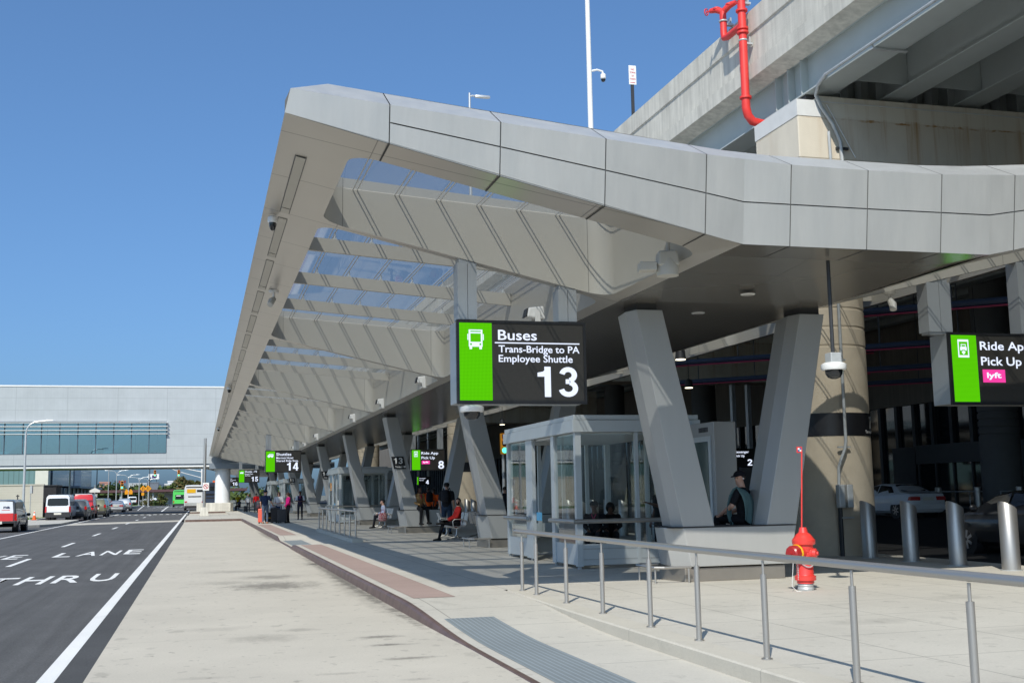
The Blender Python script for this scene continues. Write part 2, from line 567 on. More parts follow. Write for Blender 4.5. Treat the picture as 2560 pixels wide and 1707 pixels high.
M['earth'] = pave('dry_ground', (0.16, 0.16, 0.13), var=0.2)
M['asphalt'] = pave('asphalt', (0.098, 0.098, 0.098), var=0.13, speck=0.30, rough=0.9, streaky=0.18, bump=0.006,
                    stains=[(-6.6, 30, 0.5, 9, 0.15), (-3.0, 52, 0.6, 12, 0.15)])
M['asphalt_edge'] = pave('asphalt_patch', (0.072, 0.073, 0.074), var=0.12, speck=0.25, rough=0.9, bump=0.006)
M['pad'] = pave('bus_pad_concrete', (0.505, 0.468, 0.395), joints=[(1, 6.1, 2.0, 0.012)], var=0.07, speck=0.07, blot=0.05, flecks=.17,
                stains=[(1.35, 22.0, 1.0, 1.3, 0.50), (1.45, 24.4, .7, 0.8, 0.35), (0.8, 26.6, 1.0, .6, 0.22), (0.5, 23.2, .7, .5, .2), (2.05, 13.6, 0.28, 0.16, 0.5), (2.05, 12.85, 0.3, 0.12, 0.55),
                        (2.15, 11.75, 0.34, 0.12, 0.45), (0.75, 14.0, 0.5, 0.5, 0.22), (1.2, 14.7, 0.3, 0.2, 0.25), (0.2, 15.2, 0.7, 0.3, 0.12),
                        (2.72, 23.5, 0.17, 11.0, 0.55), (2.72, 50, 0.2, 9, .4), (2.62, 20.5, 0.28, 6.0, 0.25), (2.7, 28.5, 0.35, 0.8, 0.45), (1.3, 11.0, 0.25, 0.1, 0.25), (1.9, 10.4, 0.2, 0.1, 0.2), (0.1, 11.2, 0.3, 0.1, 0.15)])
M['pave'] = pave('pavement_concrete', (0.50, 0.475, 0.415), joints=[(0, 1.55, 4.62, 0.018), (1, 1.55, 15.2, 0.018)], var=0.08, speck=0.06, blot=0.08, jdark=0.62, flecks=.10,
                 stains=[(7.2, 11.5, 0.8, 0.3, 0.14), (8.3, 10.2, 0.9, 0.25, 0.13), (6.3, 13.2, 0.5, 0.3, 0.12), (9.8, 13.4, 0.6, 0.3, 0.14), (7.9, 13.3, 0.5, 0.2, 0.1)])
M['kerbconc'] = pave('kerb_concrete', (0.50, 0.47, 0.40), joints=[(1, 3.05, 8.9, 0.014)], var=0.10, speck=0.05, blot=0.15)
M['kerbsteel'] = simple('rusty_kerb_edging', (0.15, 0.098, 0.082), 0.5, 0.3, var=0.32, vscale=2.5, streak=0.1)
M['pink'] = pave('pink_tactile_paving', (0.36, 0.27, 0.235), joints=[(1, 0.61, 16.5, 0.012), (0, 0.61, 3.0, 0.01)], var=0.08, speck=0.08)
M['greymat'] = pave('grey_tactile_mat', (0.17, 0.195, 0.205), joints=[(1, 0.061, 0.0, 0.02), (0, 0.061, 0.0, 0.02)], var=0.08, jdark=1.35)
M['paint'] = pave('road_paint', (0.74, 0.74, 0.72), var=0.05, speck=0.09, blot=0.16, rough=0.75)
M['grass'] = pave('grass_green', (0.10, 0.16, 0.035), var=0.25, speck=0.3)

struct(sheet('ground', -2500, 2500, -60, 5000, -0.12, M['earth']))
road = struct(sheet('road', -12.7, -1.0, -30, 520, -0.004, M['asphalt']))
rd2 = struct(sheet('side_road', -60, 60, 158.5, 200, -0.010, M['asphalt']))
inner = MB()
inner.add([(14.55, -30, 0.0), (31.0, -30, 0.25), (31.0, 300, 0.25), (14.55, 300, 0.0)], [(0, 1, 2, 3)])
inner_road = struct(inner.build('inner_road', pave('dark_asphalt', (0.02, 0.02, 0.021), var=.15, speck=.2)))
pad = struct(sheet('bus_bay', -1.0, 2.83, -30, 158.0, 0.0, M['pad']))

# --- pavement strip along the kerb, with the two dropped kerbs
def sstep(a, b, x):
    t = max(0.0, min(1.0, (x - a) / (b - a)))
    return t * t * (3 - 2 * t)
def zp(x, y):
    z = 0.15
    near = 1 - sstep(12.0, 16.6, y)
    z -= 0.135 * near
    b = sstep(36.2, 37.6, y) * (1 - sstep(43.0, 44.6, y))
    z -= 0.12 * b * (1 - sstep(3.4, 4.5, x))
    return z
def grid_strip(b, x0, x1, y0, y1, dx, dy, dz=0.0, zf=zp):
    nx = max(1, round((x1 - x0) / dx)); ny = max(1, round((y1 - y0) / dy))
    vs = [(x0 + (x1 - x0) * i / nx, y0 + (y1 - y0) * j / ny, zf(x0 + (x1 - x0) * i / nx, y0 + (y1 - y0) * j / ny) + dz) for j in range(ny + 1) for i in range(nx + 1)]
    fs = [(j * (nx + 1) + i, j * (nx + 1) + i + 1, (j + 1) * (nx + 1) + i + 1, (j + 1) * (nx + 1) + i) for j in range(ny) for i in range(nx)]
    b.add(vs, fs, 0, True)
pb = MB()
grid_strip(pb, 2.86, 4.56, -10, 82, 0.28, 0.5)
pb.quad((4.56, 17.4, 0.15), (14.3, 17.4, 0.15), (14.3, 158, 0.15), (4.56, 158, 0.15))
pb.quad((4.86, -10, 0.15), (14.3, -10, 0.15), (14.3, 17.4, 0.15), (4.86, 17.4, 0.15))
pb.quad((2.86, 82, 0.15), (4.56, 82, 0.15), (4.56, 158, 0.15), (2.86, 158, 0.15))
pb.box(14.3, 14.55, -10, 158, -0.1, 0.15)
pavement = struct(pb.build('pavement', M['pave']))
# low concrete plinth that carries the railing
kb = MB()
ys = [-10 + 0.5 * i for i in range(55)] + [17.4]
rings = []
for y in ys:
    w = 0.09 * sstep(-1, 4, 17.4 - y)
    x0 = 4.62 - w
    rings.append([(x0, y, -0.1), (x0, y, 0.135), (x0 + 0.015, y, 0.15), (4.862, y, 0.15), (4.862, y, -0.1)])
kb.ring_loft(rings, smooth=False)
struct(kb.build('railing_kerb', M['kerbconc']))
# rusty steel-faced kerb following the height of the pavement edge
kb = MB()
rings = []
y = -10.0
while y <= 82.01:
    zt_ = zp(2.86, y)
    rings.append([(2.765 - 0.05 * max(0, zt_ - .03), y, -0.05), (2.79, y, zt_ - 0.035), (2.815, y, zt_ - 0.006), (2.862, y, zt_ + 0.001), (2.862, y, -0.05)])
    y += 0.5
kb.ring_loft(rings, smooth=False)
kb.box(-0.95, 2.78, 82.0, 82.12, -0.05, 0.15)
kb.box(-1.0, 2.6, 102.0, 102.1, -0.05, 0.15)
kb.box(-1.0, 3.0, 124.2, 124.4, -0.05, 0.152)
struct(kb.build('kerb', M['kerbsteel']))
ib = MB()
ib.box(-1.0, 2.862, 82.12, 102.0, -0.1, 0.149)
ib.box(-1.0, 2.862, 124.4, 140.0, -0.1, 0.149)
ib.box(2.6, 2.862, 102.0, 124.2, -0.1, 0.149)
struct(ib.build('traffic_island', M['pave']))
tb = MB()
grid_strip(tb, 3.0, 3.62, 16.6, 35.9, 0.31, 0.5, 0.004)
grid_strip(tb, 3.0, 3.62, 45.2, 63.5, 0.31, 0.5, 0.004)
o = tb.build('pink_tactile_strip', M['pink'], pavement)
tb = MB()
grid_strip(tb, 2.98, 3.62, -6, 14.35, 0.16, 0.5, 0.005)
grid_strip(tb, 2.95, 3.6, 37.8, 42.9, 0.16, 0.5, 0.005)
o = tb.build('grey_tactile_mat', M['greymat'], pavement)
# far pavement of the inner road, by the terminal
fb = MB()
fb.box(31.0, 31.25, -30, 300, 0, 0.43)
fb.quad((31.25, -30, 0.43), (60, -30, 0.43), (60, 300, 0.43), (31.25, 300, 0.43))
struct(fb.build('terminal_pavement', pave('dark_paving', (0.09, 0.09, 0.088), var=.1)))

# --- road markings
def zq(name, polys, mat, parent=road, z=0.0):
    b = MB()
    for p in polys:
        b.add([(x, y, z) for x, y in p], [tuple(range(len(p)))])
    return b.build(name, mat, parent)
rect = lambda x0, x1, y0, y1: [(x0, y0), (x1, y0), (x1, y1), (x0, y1)]
zq('edge_line', [rect(-1.42, -1.26, -20, 158)], M['paint'])
zq('asphalt_patch', [rect(-1.255, -1.0, -30, 158)], M['asphalt_edge'], z=-0.002)
zq('left_line', [rect(-8.56, -8.42, -20, 140)], M['paint'])
zq('lane_dash', [rect(-4.74, -4.60, y, y + 3.9) for y in [-16.5 + 12.05 * i for i in range(12)] if y < 120], M['paint'])
zq('concrete_crossing', [[(-8.4, 79.6), (-1.0, 84.5), (-1.0, 90.0), (-8.4, 86.2)]], M['pad'], z=-0.002)
zq('stop_dashes', [rect(-8.3 + 0.62 * i, -8.3 + 0.62 * i + 0.32, 122.0, 124.6) for i in range(12)], M['paint'])
zq('crossing_line', [rect(-8.4, -1.4, 176, 177.2), rect(-8.6, -1.4, 205, 206)], M['paint'])
zq('crossing_blocks', [rect(-8.0 + 0.9 * i, -8.0 + 0.9 * i + 0.45, 212, 215) for i in range(8)] + [rect(-8.0 + 0.9 * i, -8.0 + 0.9 * i + 0.45, 226, 230) for i in range(6)], M['paint'])
zq('far_line', [[(-8.4, 168), (-8.25, 168), (-13.1, 300), (-13.4, 300)], [(-4.7, 150), (-4.5, 150), (-5.8, 235), (-6.1, 235)]], M['paint'])
def road_word(txt, x0, x1, y0, y1):
    lettering('road_lettering', txt, M['paint'], (x0, y0, 0.0), (1, 0, 0), (0, 1, 0), x1 - x0, y1 - y0, road, bold=0.012)
for ch, x0, x1, y0, y1 in (('T', -4.22, -3.70, 24.7, 27.0), ('H', -3.55, -3.03, 24.8, 27.15), ('R', -2.88, -2.36, 24.95, 27.2), ('U', -2.2, -1.71, 25.1, 27.45),
                           ('V', -6.15, -5.6, 35.5, 38.0), ('E', -5.47, -5.03, 35.7, 38.2), ('L', -4.15, -3.67, 36.1, 38.7), ('A', -3.53, -2.98, 36.4, 39.1), ('N', -2.87, -2.38, 36.55, 39.4), ('E', -2.21, -1.73, 36.75, 39.75)):
    road_word(ch, x0, x1, y0, y1)

# ---- left side: kerbed bump-out, grass, footway
M['path'] = pave('footway_concrete', (0.46, 0.44, 0.39), joints=[(1, 1.6, 0, 0.02)], var=0.07)
lb = MB()
lb.prism_z([(-60, 74), (-12.0, 74.6), (-9.6, 77.0), (-8.75, 80.0), (-8.75, 92.0), (-9.3, 94.6), (-12.7, 95.8), (-60, 96)], -0.1, 0.14)
lb.box(-13.1, -12.7, 95.8, 420, -0.1, 0.14)
lb.box(-60, -12.7, -30, 74, -0.1, 0.13)
struct(lb.build('left_footway', M['path']))
struct(sheet('left_road_edge', -12.7, -9.2, 158.5, 420, -0.002, M['asphalt']))
g = MB()
rg = random.Random(3)
g.quad((-60, 96.0, 0.10), (-13.1, 96.0, 0.10), (-13.1, 420, 0.10), (-60, 420, 0.10))
gr = g.build('grass', M['grass'])
gr['kind'] = 'stuff'; gr['label'] = 'mown green grass strip in front of the block wall'; gr['category'] = 'grass'
gb = MB()
for i in range(5200):
    x = rg.uniform(-30, -13.12); yy = rg.uniform(96.1, 111.5)
    h = rg.uniform(0.04, 0.10); a = rg.uniform(0, 6.28); w = 0.03
    gb.add([(x - w * math.cos(a), yy - w * math.sin(a), 0.1), (x + w * math.cos(a), yy + w * math.sin(a), 0.1), (x + rg.uniform(-.03, .03), yy + rg.uniform(-.03, .03), 0.1 + h)], [(0, 1, 2)])
bl = gb.build('grass_blades', M['grass'], gr)
bl['kind'] = 'stuff'

# ================================================================ CANOPY
XL, XK0, XK1 = 0.87, 6.60, 10.30
XR = 16.9 - XL
SL = 0.231
def zb(x):
    if x < XK0: return 4.72 + SL * (XK0 - x)
    if x > XK1: return 4.72 + SL * (x - XK1)
    return 4.72
def mir(x): return x if x <= 8.45 else 16.9 - x
def zglass(x): return 6.38 - 0.0735 * (mir(x) - 2.1)
def zroof(x):
    x = mir(x)
    return max(6.13, 6.6 - 0.0845 * (x - 1.41)) if x > 1.41 else 6.32 + (x - 0.93) * 0.58
def lift(p):
    """the nose of the canopy: its front edge is set back and raised towards the flat middle"""
    x, y, z = p
    w = min(1.0, max(0.0, (x - XL) / (XK0 - XL))) * min(1.0, max(0.0, (17.3 - y) / 3.6))
    return (x + .06 * min(x, 10.9) * w, y + .78 * w, z + .185 * w)
def rrect(x0, x1, y0, y1, r, n=6):
    pts = []
    for cx, cy, a0 in ((x1 - r, y0 + r, -90), (x1 - r, y1 - r, 0), (x0 + r, y1 - r, 90), (x0 + r, y0 + r, 180)):
        for i in range(n + 1):
            a = R(a0 + 90 * i / n)
            pts.append((cx + r * math.cos(a), cy + r * math.sin(a)))
    return pts
def holed(outer, holes):
    """triangulated 2-D polygon with holes -> (points, faces)"""
    bm = bmesh.new()
    for loop in [outer] + holes:
        vs = [bm.verts.new((x, y, 0)) for x, y in loop]
        for i in range(len(vs)):
            bm.edges.new((vs[i], vs[(i + 1) % len(vs)]))
    bmesh.ops.triangle_fill(bm, use_beauty=True, use_dissolve=False, edges=bm.edges[:], normal=(0, 0, 1))
    bm.verts.index_update()
    P = [(v.co.x, v.co.y) for v in bm.verts]
    F = [tuple(v.index for v in f.verts) for f in bm.faces]
    bm.free()
    return P, F

def canopy(yf, ribs, yend, label, detail=True):
    """gull-wing canopy: yf = front edge, ribs = list of rib front faces"""
    root = thing('bus_canopy', label, 'canopy', (8.45, yf, 0))
    so_, wl, rf, gl_far, mu_far = MB(), MB(), MB(), MB(), MB()
    near_g, near_m = [], []
    sf_ = MB()
    cells = []
    y0 = yf; hy0 = yf + 0.75
    for r_ in ribs:
        cells.append((y0, r_ + 0.115, hy0, r_))
        y0 = r_ + 0.115; hy0 = r_ + 0.23
    cells.append((y0, yend, hy0, yend - 0.8))
    blades = []
    for side in (0, 1):
        tx = (lambda x: x) if side == 0 else (lambda x: 16.9 - x)
        for ci, (a, b, ha, hb) in enumerate(cells):
            hole = rrect(1.73, 6.37, ha, hb, 0.38)
            P, F = holed([(XL, a), (XK0, a), (XK0, b), (XL, b)], [hole])
            fl = (lambda f: f) if side == 0 else (lambda f: tuple(reversed(f)))
            so_.add([(tx(x), y, zb(x)) for x, y in P], [tuple(reversed(fl(f))) for f in F])
            a2 = a if ci else a + 0.45
            P2, F2 = holed([(1.41, a2), (XK0, a2), (XK0, b), (1.41, b)], [hole])
            rf.add([(tx(x), y, zroof(x)) for x, y in P2], [fl(f) for f in F2])
            n = len(hole)
            vs = [(tx(x), y, zb(x)) for x, y in hole] + [(tx(x), y, zroof(x)) for x, y in hole]
            fs = []
            for i in range(n):
                j = (i + 1) % n
                f = (i, n + i, n + j, j)
                fs.append(f if side == 0 else tuple(reversed(f)))
            wl.add(vs, fs, 0, True)
            if yf < 20 and ci < 4: gl = MB(); near_g.append(gl)
            else: gl = gl_far
            gl.add([(tx(x), y, zglass(x)) for x, y in ((1.735, ha + .005), (6.365, ha + .005), (6.365, hb - .005), (1.735, hb - .005))], [(0, 1, 2, 3)])
            for k in range(7):
                x = tx(2.25 + 0.66 * k)
                z = zglass(x)
                if yf < 20 and ci < 4 and side == 0: mu = MB(); near_m.append(mu)
                else: mu = mu_far
                for q_ in (-.034, .034):
                    mu.box(x + q_ - (.007 if q_ else .004), x + q_ + (.007 if q_ else .004), ha + 0.01, hb - 0.01, z - (.024 if q_ else .016), z - 0.006)
            if ci > 0 and hb - ha > 11:
                blades += [(side, ha - 0.23 + q) for q in (2.7, 5.95, 9.2)]
        # outer side fascia of the wing
        e0, e1 = (0.93, 1.41)
        sf_.add([(tx(XL), yf, zb(XL)), (tx(XL), yend, zb(XL)), (tx(e0), yend, 6.32), (tx(e0), yf - 0.04, 6.32)], [(0, 1, 2, 3) if side else (3, 2, 1, 0)])
        sf_.add([(tx(e0), yf - 0.04, 6.32), (tx(e0), yend, 6.32), (tx(e1), yend, 6.6), (tx(e1), yf + 0.45, 6.6)], [(0, 1, 2, 3) if side else (3, 2, 1, 0)])
    rf.quad((XK0, yf + 0.45, 6.13), (XK1, yf + 0.45, 6.13), (XK1, yend, 6.13), (XK0, yend, 6.13))
    # back end
    so_.add([(XL, yend, zb(XL)), (XK0, yend, 4.72), (XK1, yend, 4.72), (XR, yend, zb(XR)), (XR - .5, yend, 6.6), (XK1, yend, 6.13), (XK0, yend, 6.13), (XL + .5, yend, 6.6)], [(7, 6, 5, 4, 3, 2, 1, 0)])
    fl_ = MB()
    for ya, yb in ((yf, yf + .78), (yf + .78, yf + 4.35), (yf + 4.35, yend)):
        fl_.quad((XK0, ya, 4.72), (XK0, yb, 4.72), (XK1, yb, 4.72), (XK1, ya, 4.72))
    if yf < 20:
        for m_ in [so_, sf_, wl, rf, gl_far, fl_, mu_far] + near_g + near_m: m_.v = [lift(p) for p in m_.v]
    so_.build('soffit', M['soffit'], root, True)
    sf_.build('edge_fascia', M['clad'], root, True)
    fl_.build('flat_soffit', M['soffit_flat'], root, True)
    wl.build('skylight_well', M['well'], root, True, sharp=30)
    rf.build('roof', M['bounce_roof'], root, True)
    for g_ in near_g: g_.build('skylight_pane', M['skyglass'], root, True)
    for g_ in near_m: g_.build('glazing_bar', M['mullion'], root, True)
    for nm, m_, mt in (('skylight_panes', gl_far, M['skyglass']), ('glazing_bars', mu_far, M['mullion'])):
        q_ = m_.build(nm, mt, root, True); q_['kind'] = 'stuff'
    for side, y in blades:
        b = MB()
        xa, xb = 1.735, 6.365
        if side: xa, xb = 16.9 - xb, 16.9 - xa
        b.hexa([(xa, y, zglass(xa) - .44), (xb, y, zglass(xb) - .46), (xb, y + .07, zglass(xb) - .46), (xa, y + .07, zglass(xa) - .44)],
               [(xa, y, zglass(xa) - .2), (xb, y, zglass(xb) - .2), (xb, y + .07, zglass(xb) - .2), (xa, y + .07, zglass(xa) - .2)])
        bo = b.build('cross_beam', M['blade'], root, True)
        if detail and y < 60:
            for k in range(7):
                h = MB()
                x = 2.25 + 0.66 * k
                if side: x = 16.9 - x
                z = zglass(x)
                h.tube([(x - .03, y + .035, z - .2), (x + .01, y + .035, z - .13), (x - .01, y + .035, z - .07)], 0.014, 6)
                h.box(x - .03, x + .03, y + .01, y + .06, z - .2, z - .17)
                h.build('glazing_bracket', M['galv'], bo, True)
    if detail:
        ch, cv = MB(), MB()
        y = yf + 1.5
        while y < yend - 4:
            # recessed light strip in the edge soffit
            for mb_, xa, xb, dz, ya, yb in ((ch, 1.105, 1.255, 0.003, y, y + 3.0), (cv, 1.117, 1.240, 0.010, y + .012, y + 2.66), (cv, 1.117, 1.240, 0.016, y + 2.69, y + 2.985)):
                mb_.hexa([(xa, ya, zb(xa) - dz), (xb, ya, zb(xb) - dz), (xb, yb, zb(xb) - dz), (xa, yb, zb(xa) - dz)],
                         [(xa, ya, zb(xa) - .0005), (xb, ya, zb(xb) - .0005), (xb, yb, zb(xb) - .0005), (xa, yb, zb(xa) - .0005)])
            y += 3.35
        ch.build('light_slot', M['seam'], root, True)
        cv.build('light_cover', M['blade'], root, True)
    # front fascia: two rows of folded panels over a dark backing
    X_b = lambda x: zb(x)
    def zmid(x):
        x = mir(x)
        pts = [(0.9, 6.18), (2.09, 6.01), (3.42, 5.81), (4.75, 5.60), (6.08, 5.38), (6.62, 5.285), (8.45, 5.28)]
        for (xa, za), (xb, zb_) in zip(pts, pts[1:]):
            if x <= xb: return za + (zb_ - za) * (x - xa) / (xb - xa)
        return 5.28
    def ztop(x):
        x = mir(x)
        pts = [(0.93, 6.32), (6.04, 5.89), (7.24, 5.82), (8.45, 5.81)]
        for (xa, za), (xb, zb_) in zip(pts, pts[1:]):
            if x <= xb: return za + (zb_ - za) * (x - xa) / (xb - xa)
        return 5.81
    seams = [0.87, 2.085, 3.43, 4.765, 6.10, 7.28, 8.40, 9.52, 10.68]
    seams += [16.9 - s_ for s_ in (4.93, 3.5, 2.2, 0.87)]
    kinks = [6.62, 10.28]
    fp, bk = MB(), MB()
    y_at = {0: yf, 1: yf - 0.07, 2: yf - 0.15, 3: yf + 0.45}
    def row(mb_, x, k, dy=0.0):
        z = (X_b(x), zmid(x), ztop(x), zroof(x) if 1.41 <= x <= 15.49 else 6.6)[k]
        xx = x
        if k == 3: xx = max(1.41, min(15.49, x))
        if k == 2: xx = max(0.93, min(15.97, x))
        yy = y_at[3] if k == 3 else yf - .14 * (z - X_b(x))
        return Vector((xx, yy + dy, z))
    for i in range(len(seams) - 1):
        g_ = 0.007
        xs = [seams[i] + (g_ if i else 0)] + [k for k in kinks if seams[i] + .02 < k < seams[i + 1] - .02] + [seams[i + 1] - (g_ if i < len(seams) - 2 else 0)]
        single = (i == 0 or i == len(seams) - 2)
        for xa, xb in zip(xs, xs[1:]):
            if single:
                fp.quad(row(fp, xa, 0), row(fp, xb, 0), row(fp, xb, 2), row(fp, xa, 2))
            else:
                up_ = Vector((0, -0.001, 0.008))
                fp.quad(row(fp, xa, 0), row(fp, xb, 0), row(fp, xb, 1) - up_, row(fp, xa, 1) - up_)
                fp.quad(row(fp, xa, 1) + up_, row(fp, xb, 1) + up_, row(fp, xb, 2), row(fp, xa, 2))
            fp.quad(row(fp, xa, 2), row(fp, xb, 2), row(fp, xb, 3), row(fp, xa, 3))
    bx = sorted(seams + kinks + [1.0, 15.9])
    for xa, xb in zip(bx, bx[1:]):
        for k in range(3):
            if k == 2 and (xa < 1.9 or xb > 15.0): continue
            o_ = Vector((0, 0.02, -0.03 if k == 2 else 0.0))
            bk.quad(row(bk, xa, k) + o_, row(bk, xb, k) + o_, row(bk, xb, k + 1) + o_, row(bk, xa, k + 1) + o_)
    if yf < 20:
        for m_ in (fp, bk): m_.v = [lift(p) for p in m_.v]
    if yf < 20:
        for sx_ in seams[1:8]:
            j = MB(); x = min(sx_, 10.28)
            for xa in (x,):
                pts = [lift((xx, yy, zb(xx) - (.003 if True else 0))) for xx, yy in ((xa - .011, yf + .002), (xa + .011, yf + .002), (xa + .011, yf + .74), (xa - .011, yf + .74))]
                j.quad(*pts)
            j.build('soffit_joint', M['clad_gap'], root, True)
    fp.build('front_fascia', M['clad'], root, True)
    bk.build('fascia_backing', M['seam'], root, True)
    return root
RIBS = [17.35 + 13.25 * k for k in range(9)]
canopy1 = canopy(12.95, RIBS, 127.6, 'long pale grey metal canopy with glazed skylights over the bus stops in the foreground')
canopy2 = canopy(137.5, [150.0, 163.0, 176.3], 188.0, 'far grey canopy seen through the gap under the white sky bridge', detail=False)

# ---------------------------------------------------------------- V-shaped columns
VLAB = ['nearest grey V column, on whose base a man in a black cap sits', 'second grey V column behind the glass shelter, left leg by the red jacketed man',
        'third grey V column bearing the black 13 plate', 'fourth grey V column whose left leg stands before the second shelter', 'fifth grey V column bearing the black 14 plate, crouching figure on its base',
        'sixth grey V column behind the uniformed man', 'seventh grey V column beyond the group with luggage', 'eighth grey V column beside the sign reading 15', 'last grey V column by the far end of the canopy']
def make_vcol():
    root = thing('v_column', VLAB[0], 'column', (8.45, 17.4, 0.15), 0, 'V-shaped columns under the canopy')
    z0, z1, zc = 0.15, 1.02, 4.6
    def sec(xc, w, y0, d, z, sgn):
        # hexagonal leg section with a folded inner and outer side
        return [(xc - w / 2, y0, z), (xc + w / 2, y0, z), (xc + w / 2 + .05, y0 + .28, z), (xc + w / 2 - .02, y0 + d, z), (xc - w / 2 - .02, y0 + d, z), (xc - w / 2 - .09, y0 + .28, z)]
    b = MB(); b.hexa([(7.62, 17.45, z0), (9.42, 17.45, z0), (9.42, 18.25, z0), (7.5, 18.25, z0)], [(7.62, 17.45, .37), (9.42, 17.45, .37), (9.42, 18.25, .37), (7.5, 18.25, .37)])
    b.build('plinth', M['steel_plinth'], root, True, bevel=0.01)
    b = MB(); b.hexa([(7.72, 17.4, .39), (9.50, 17.4, .39), (9.55, 18.3, .39), (7.55, 18.3, .39), (7.48, 17.68, .39)], [(7.60, 17.4, z1), (9.64, 17.4, z1), (9.68, 18.3, z1), (7.46, 18.3, z1), (7.36, 17.68, z1)])
    b.build('base', M['leg'], root, True, bevel=0.012)
    b = MB(); b.hexa(sec(7.88, .56, 17.42, .82, z1 + .012, 0), sec(7.14, .46, 17.42, .82, zc, 0)); b.build('leg', M['leg'], root, True, bevel=0.008)
    b = MB(); b.hexa(sec(9.38, .54, 17.42, .82, z1 + .012, 0), sec(10.15, .46, 17.42, .82, zc, 0)); b.build('leg', M['leg'], root, True, bevel=0.008)
    b = MB()
    b.box(6.95, 7.30, 17.5, 18.1, zc, 4.725); b.build('bearing', M['clad_gap'], root, True)
    b = MB(); b.box(9.98, 10.33, 17.5, 18.1, zc, 4.725); b.build('bearing', M['clad_gap'], root, True)
    b = MB()
    b.box(7.40, 9.6, 17.395, 18.28, z1 - .004, z1 + .006)
    b.build('seat_joint', M['clad_gap'], root, True)
    # low bent tube guard round the plinth's left end
    b = MB()
    b.tube([(7.66, 17.3, .40), (7.2, 17.3, .40), (7.08, 17.4, .40), (7.08, 18.2, .40), (7.2, 18.3, .40), (7.5, 18.3, .40)], 0.024, 8)
    for p in ((7.62, 17.3), (7.1, 17.45), (7.1, 18.15)): b.tube([(p[0], p[1], .15), (p[0], p[1], .39)], 0.016, 8)
    b.build('guard_rail', M['steel'], root, True)
    return root
VC = make_vcol()
for k in range(1, 9):
    place_copy(VC, (8.45, 17.4 + 13.25 * k, 0.15), 0, VLAB[k])
for y, l in ((163.05, 'V column under the far canopy, nearer of two'), (176.35, 'V column under the far canopy, farther of two')):
    place_copy(VC, (8.45, y, 0.15), 0, l)

# ================================================================ ELEVATED ROADWAY (viaduct)
via = thing('elevated_roadway', 'concrete and steel elevated roadway passing over the right of the canopy', 'viaduct', (20, 24, 10.5))
XP = 12.82
b = MB()
b.prism_y([(XP, 11.85), (XP, 12.62), (XP - .04, 12.65), (XP - .04, 13.2), (XP + .32, 13.2), (XP + .42, 11.6), (XP + .42, 11.4), (XP - .05, 11.5), (XP - .06, 11.85)], -20, 230)
b.build('parapet', M['concrete_wall'], via, True)
b = MB(); b.box(XP + .43, 46, -20, 230, 11.50, 11.75); b.build('deck', M['concrete_wall'], via, True)
for i in range(14):
    x = 13.4 + 1.95 * i
    b = MB()
    b.box(x - .012, x + .012, -20, 230, 10.49, 11.498)
    b.box(x - .34, x + .34, -20, 230, 10.46, 10.49)
    b.box(x - .2, x + .2, -20, 230, 11.46, 11.499)
    if i < 8:
        for y in (22.6, 23.2, 23.8):
            b.box(x - .2, x - .013, y - .012, y + .012, 10.49, 11.46)
            b.box(x + .013, x + .2, y - .012, y + .012, 10.49, 11.46)
    b.build('girder', M['girder'], via, True)
    if i < 9:
        for y in (2, 9.0, 16.0, 21.6, 24.4, 31, 38):
            b = MB(); b.box(x + .03, x + 1.92, y - .012, y + .012, 10.62, 11.4); b.build('cross_frame', M['girder'], via, True)
for y in (6.4, 9.9, 13.2, 16.4, 19.4):
    b = MB()
    b.box(13.0, 13.82, y, y + .09, 10.415, 10.455)
    b.tube([(13.03, y + .045, 10.44), (13.03, y + .045, 10.56)], .018, 6); b.tube([(13.78, y + .045, 10.44), (13.78, y + .045, 10.56)], .018, 6)
    b.build('conduit_clamp', M['galv'], via, True)
b = MB()
b.tube([(12.99, -20, 10.53), (12.99, 21.2, 10.53)], 0.035, 8)
b.build('conduit', M['galv'], via, True)

M['cap'] = pave('pier_cap_concrete', (0.47, 0.43, 0.35), joints=[(0, 3.6, 13.2, .012)], var=0.10, blot=0.1, rough=0.9)
def stained():
    n = NT('rust_stained_concrete')
    p = n.pos(); xyz = n.sep(p)
    base = n.mix(n.maprange(n.noise(n.scalev(p, (1, 1, .4)), 1.0, 6), .3, .7, 0, 1), (0.68, 0.62, 0.51), (0.56, 0.51, 0.42))
    band = n.math('GREATER_THAN', xyz[2], 9.86)
    base = n.mix(band, base, (0.68, 0.64, 0.54))
    drip = n.noise(n.scalev(p, (2.2, 1.0, 0.10)), 1.0, 5, 0.7)
    below = n.math('LESS_THAN', xyz[2], 9.9)
    f = n.math('MULTIPLY', n.maprange(drip, 0.50, 0.66, 0.08, 0.85), n.maprange(xyz[2], 8.4, 9.9, .35, 1))
    f = n.math('MULTIPLY', f, n.maprange(below, 0, 1, .45, 1))
    edge = n.math('LESS_THAN', n.math('ABSOLUTE', n.math('SUBTRACT', xyz[2], n.maprange(n.noise(p, 3, 3), .3, .7, 9.80, 9.86))), .022)
    f = n.math('MAXIMUM', f, n.math('MULTIPLY', edge, n.maprange(n.noise(n.scalev(p, (2.5, 1, .2)), 1.0, 3), .42, .6, 0, .9)))
    f = n.math('MULTIPLY', f, n.maprange(xyz[0], 12.9, 14.6, 0.25, 1))
    c = n.mix(f, base, (0.34, 0.18, 0.05))
    return n.done(n.bsdf(c, 0.9, 0, 0.2, n.noise(p, 40, 3), 0.005))
M['cap'] = stained()
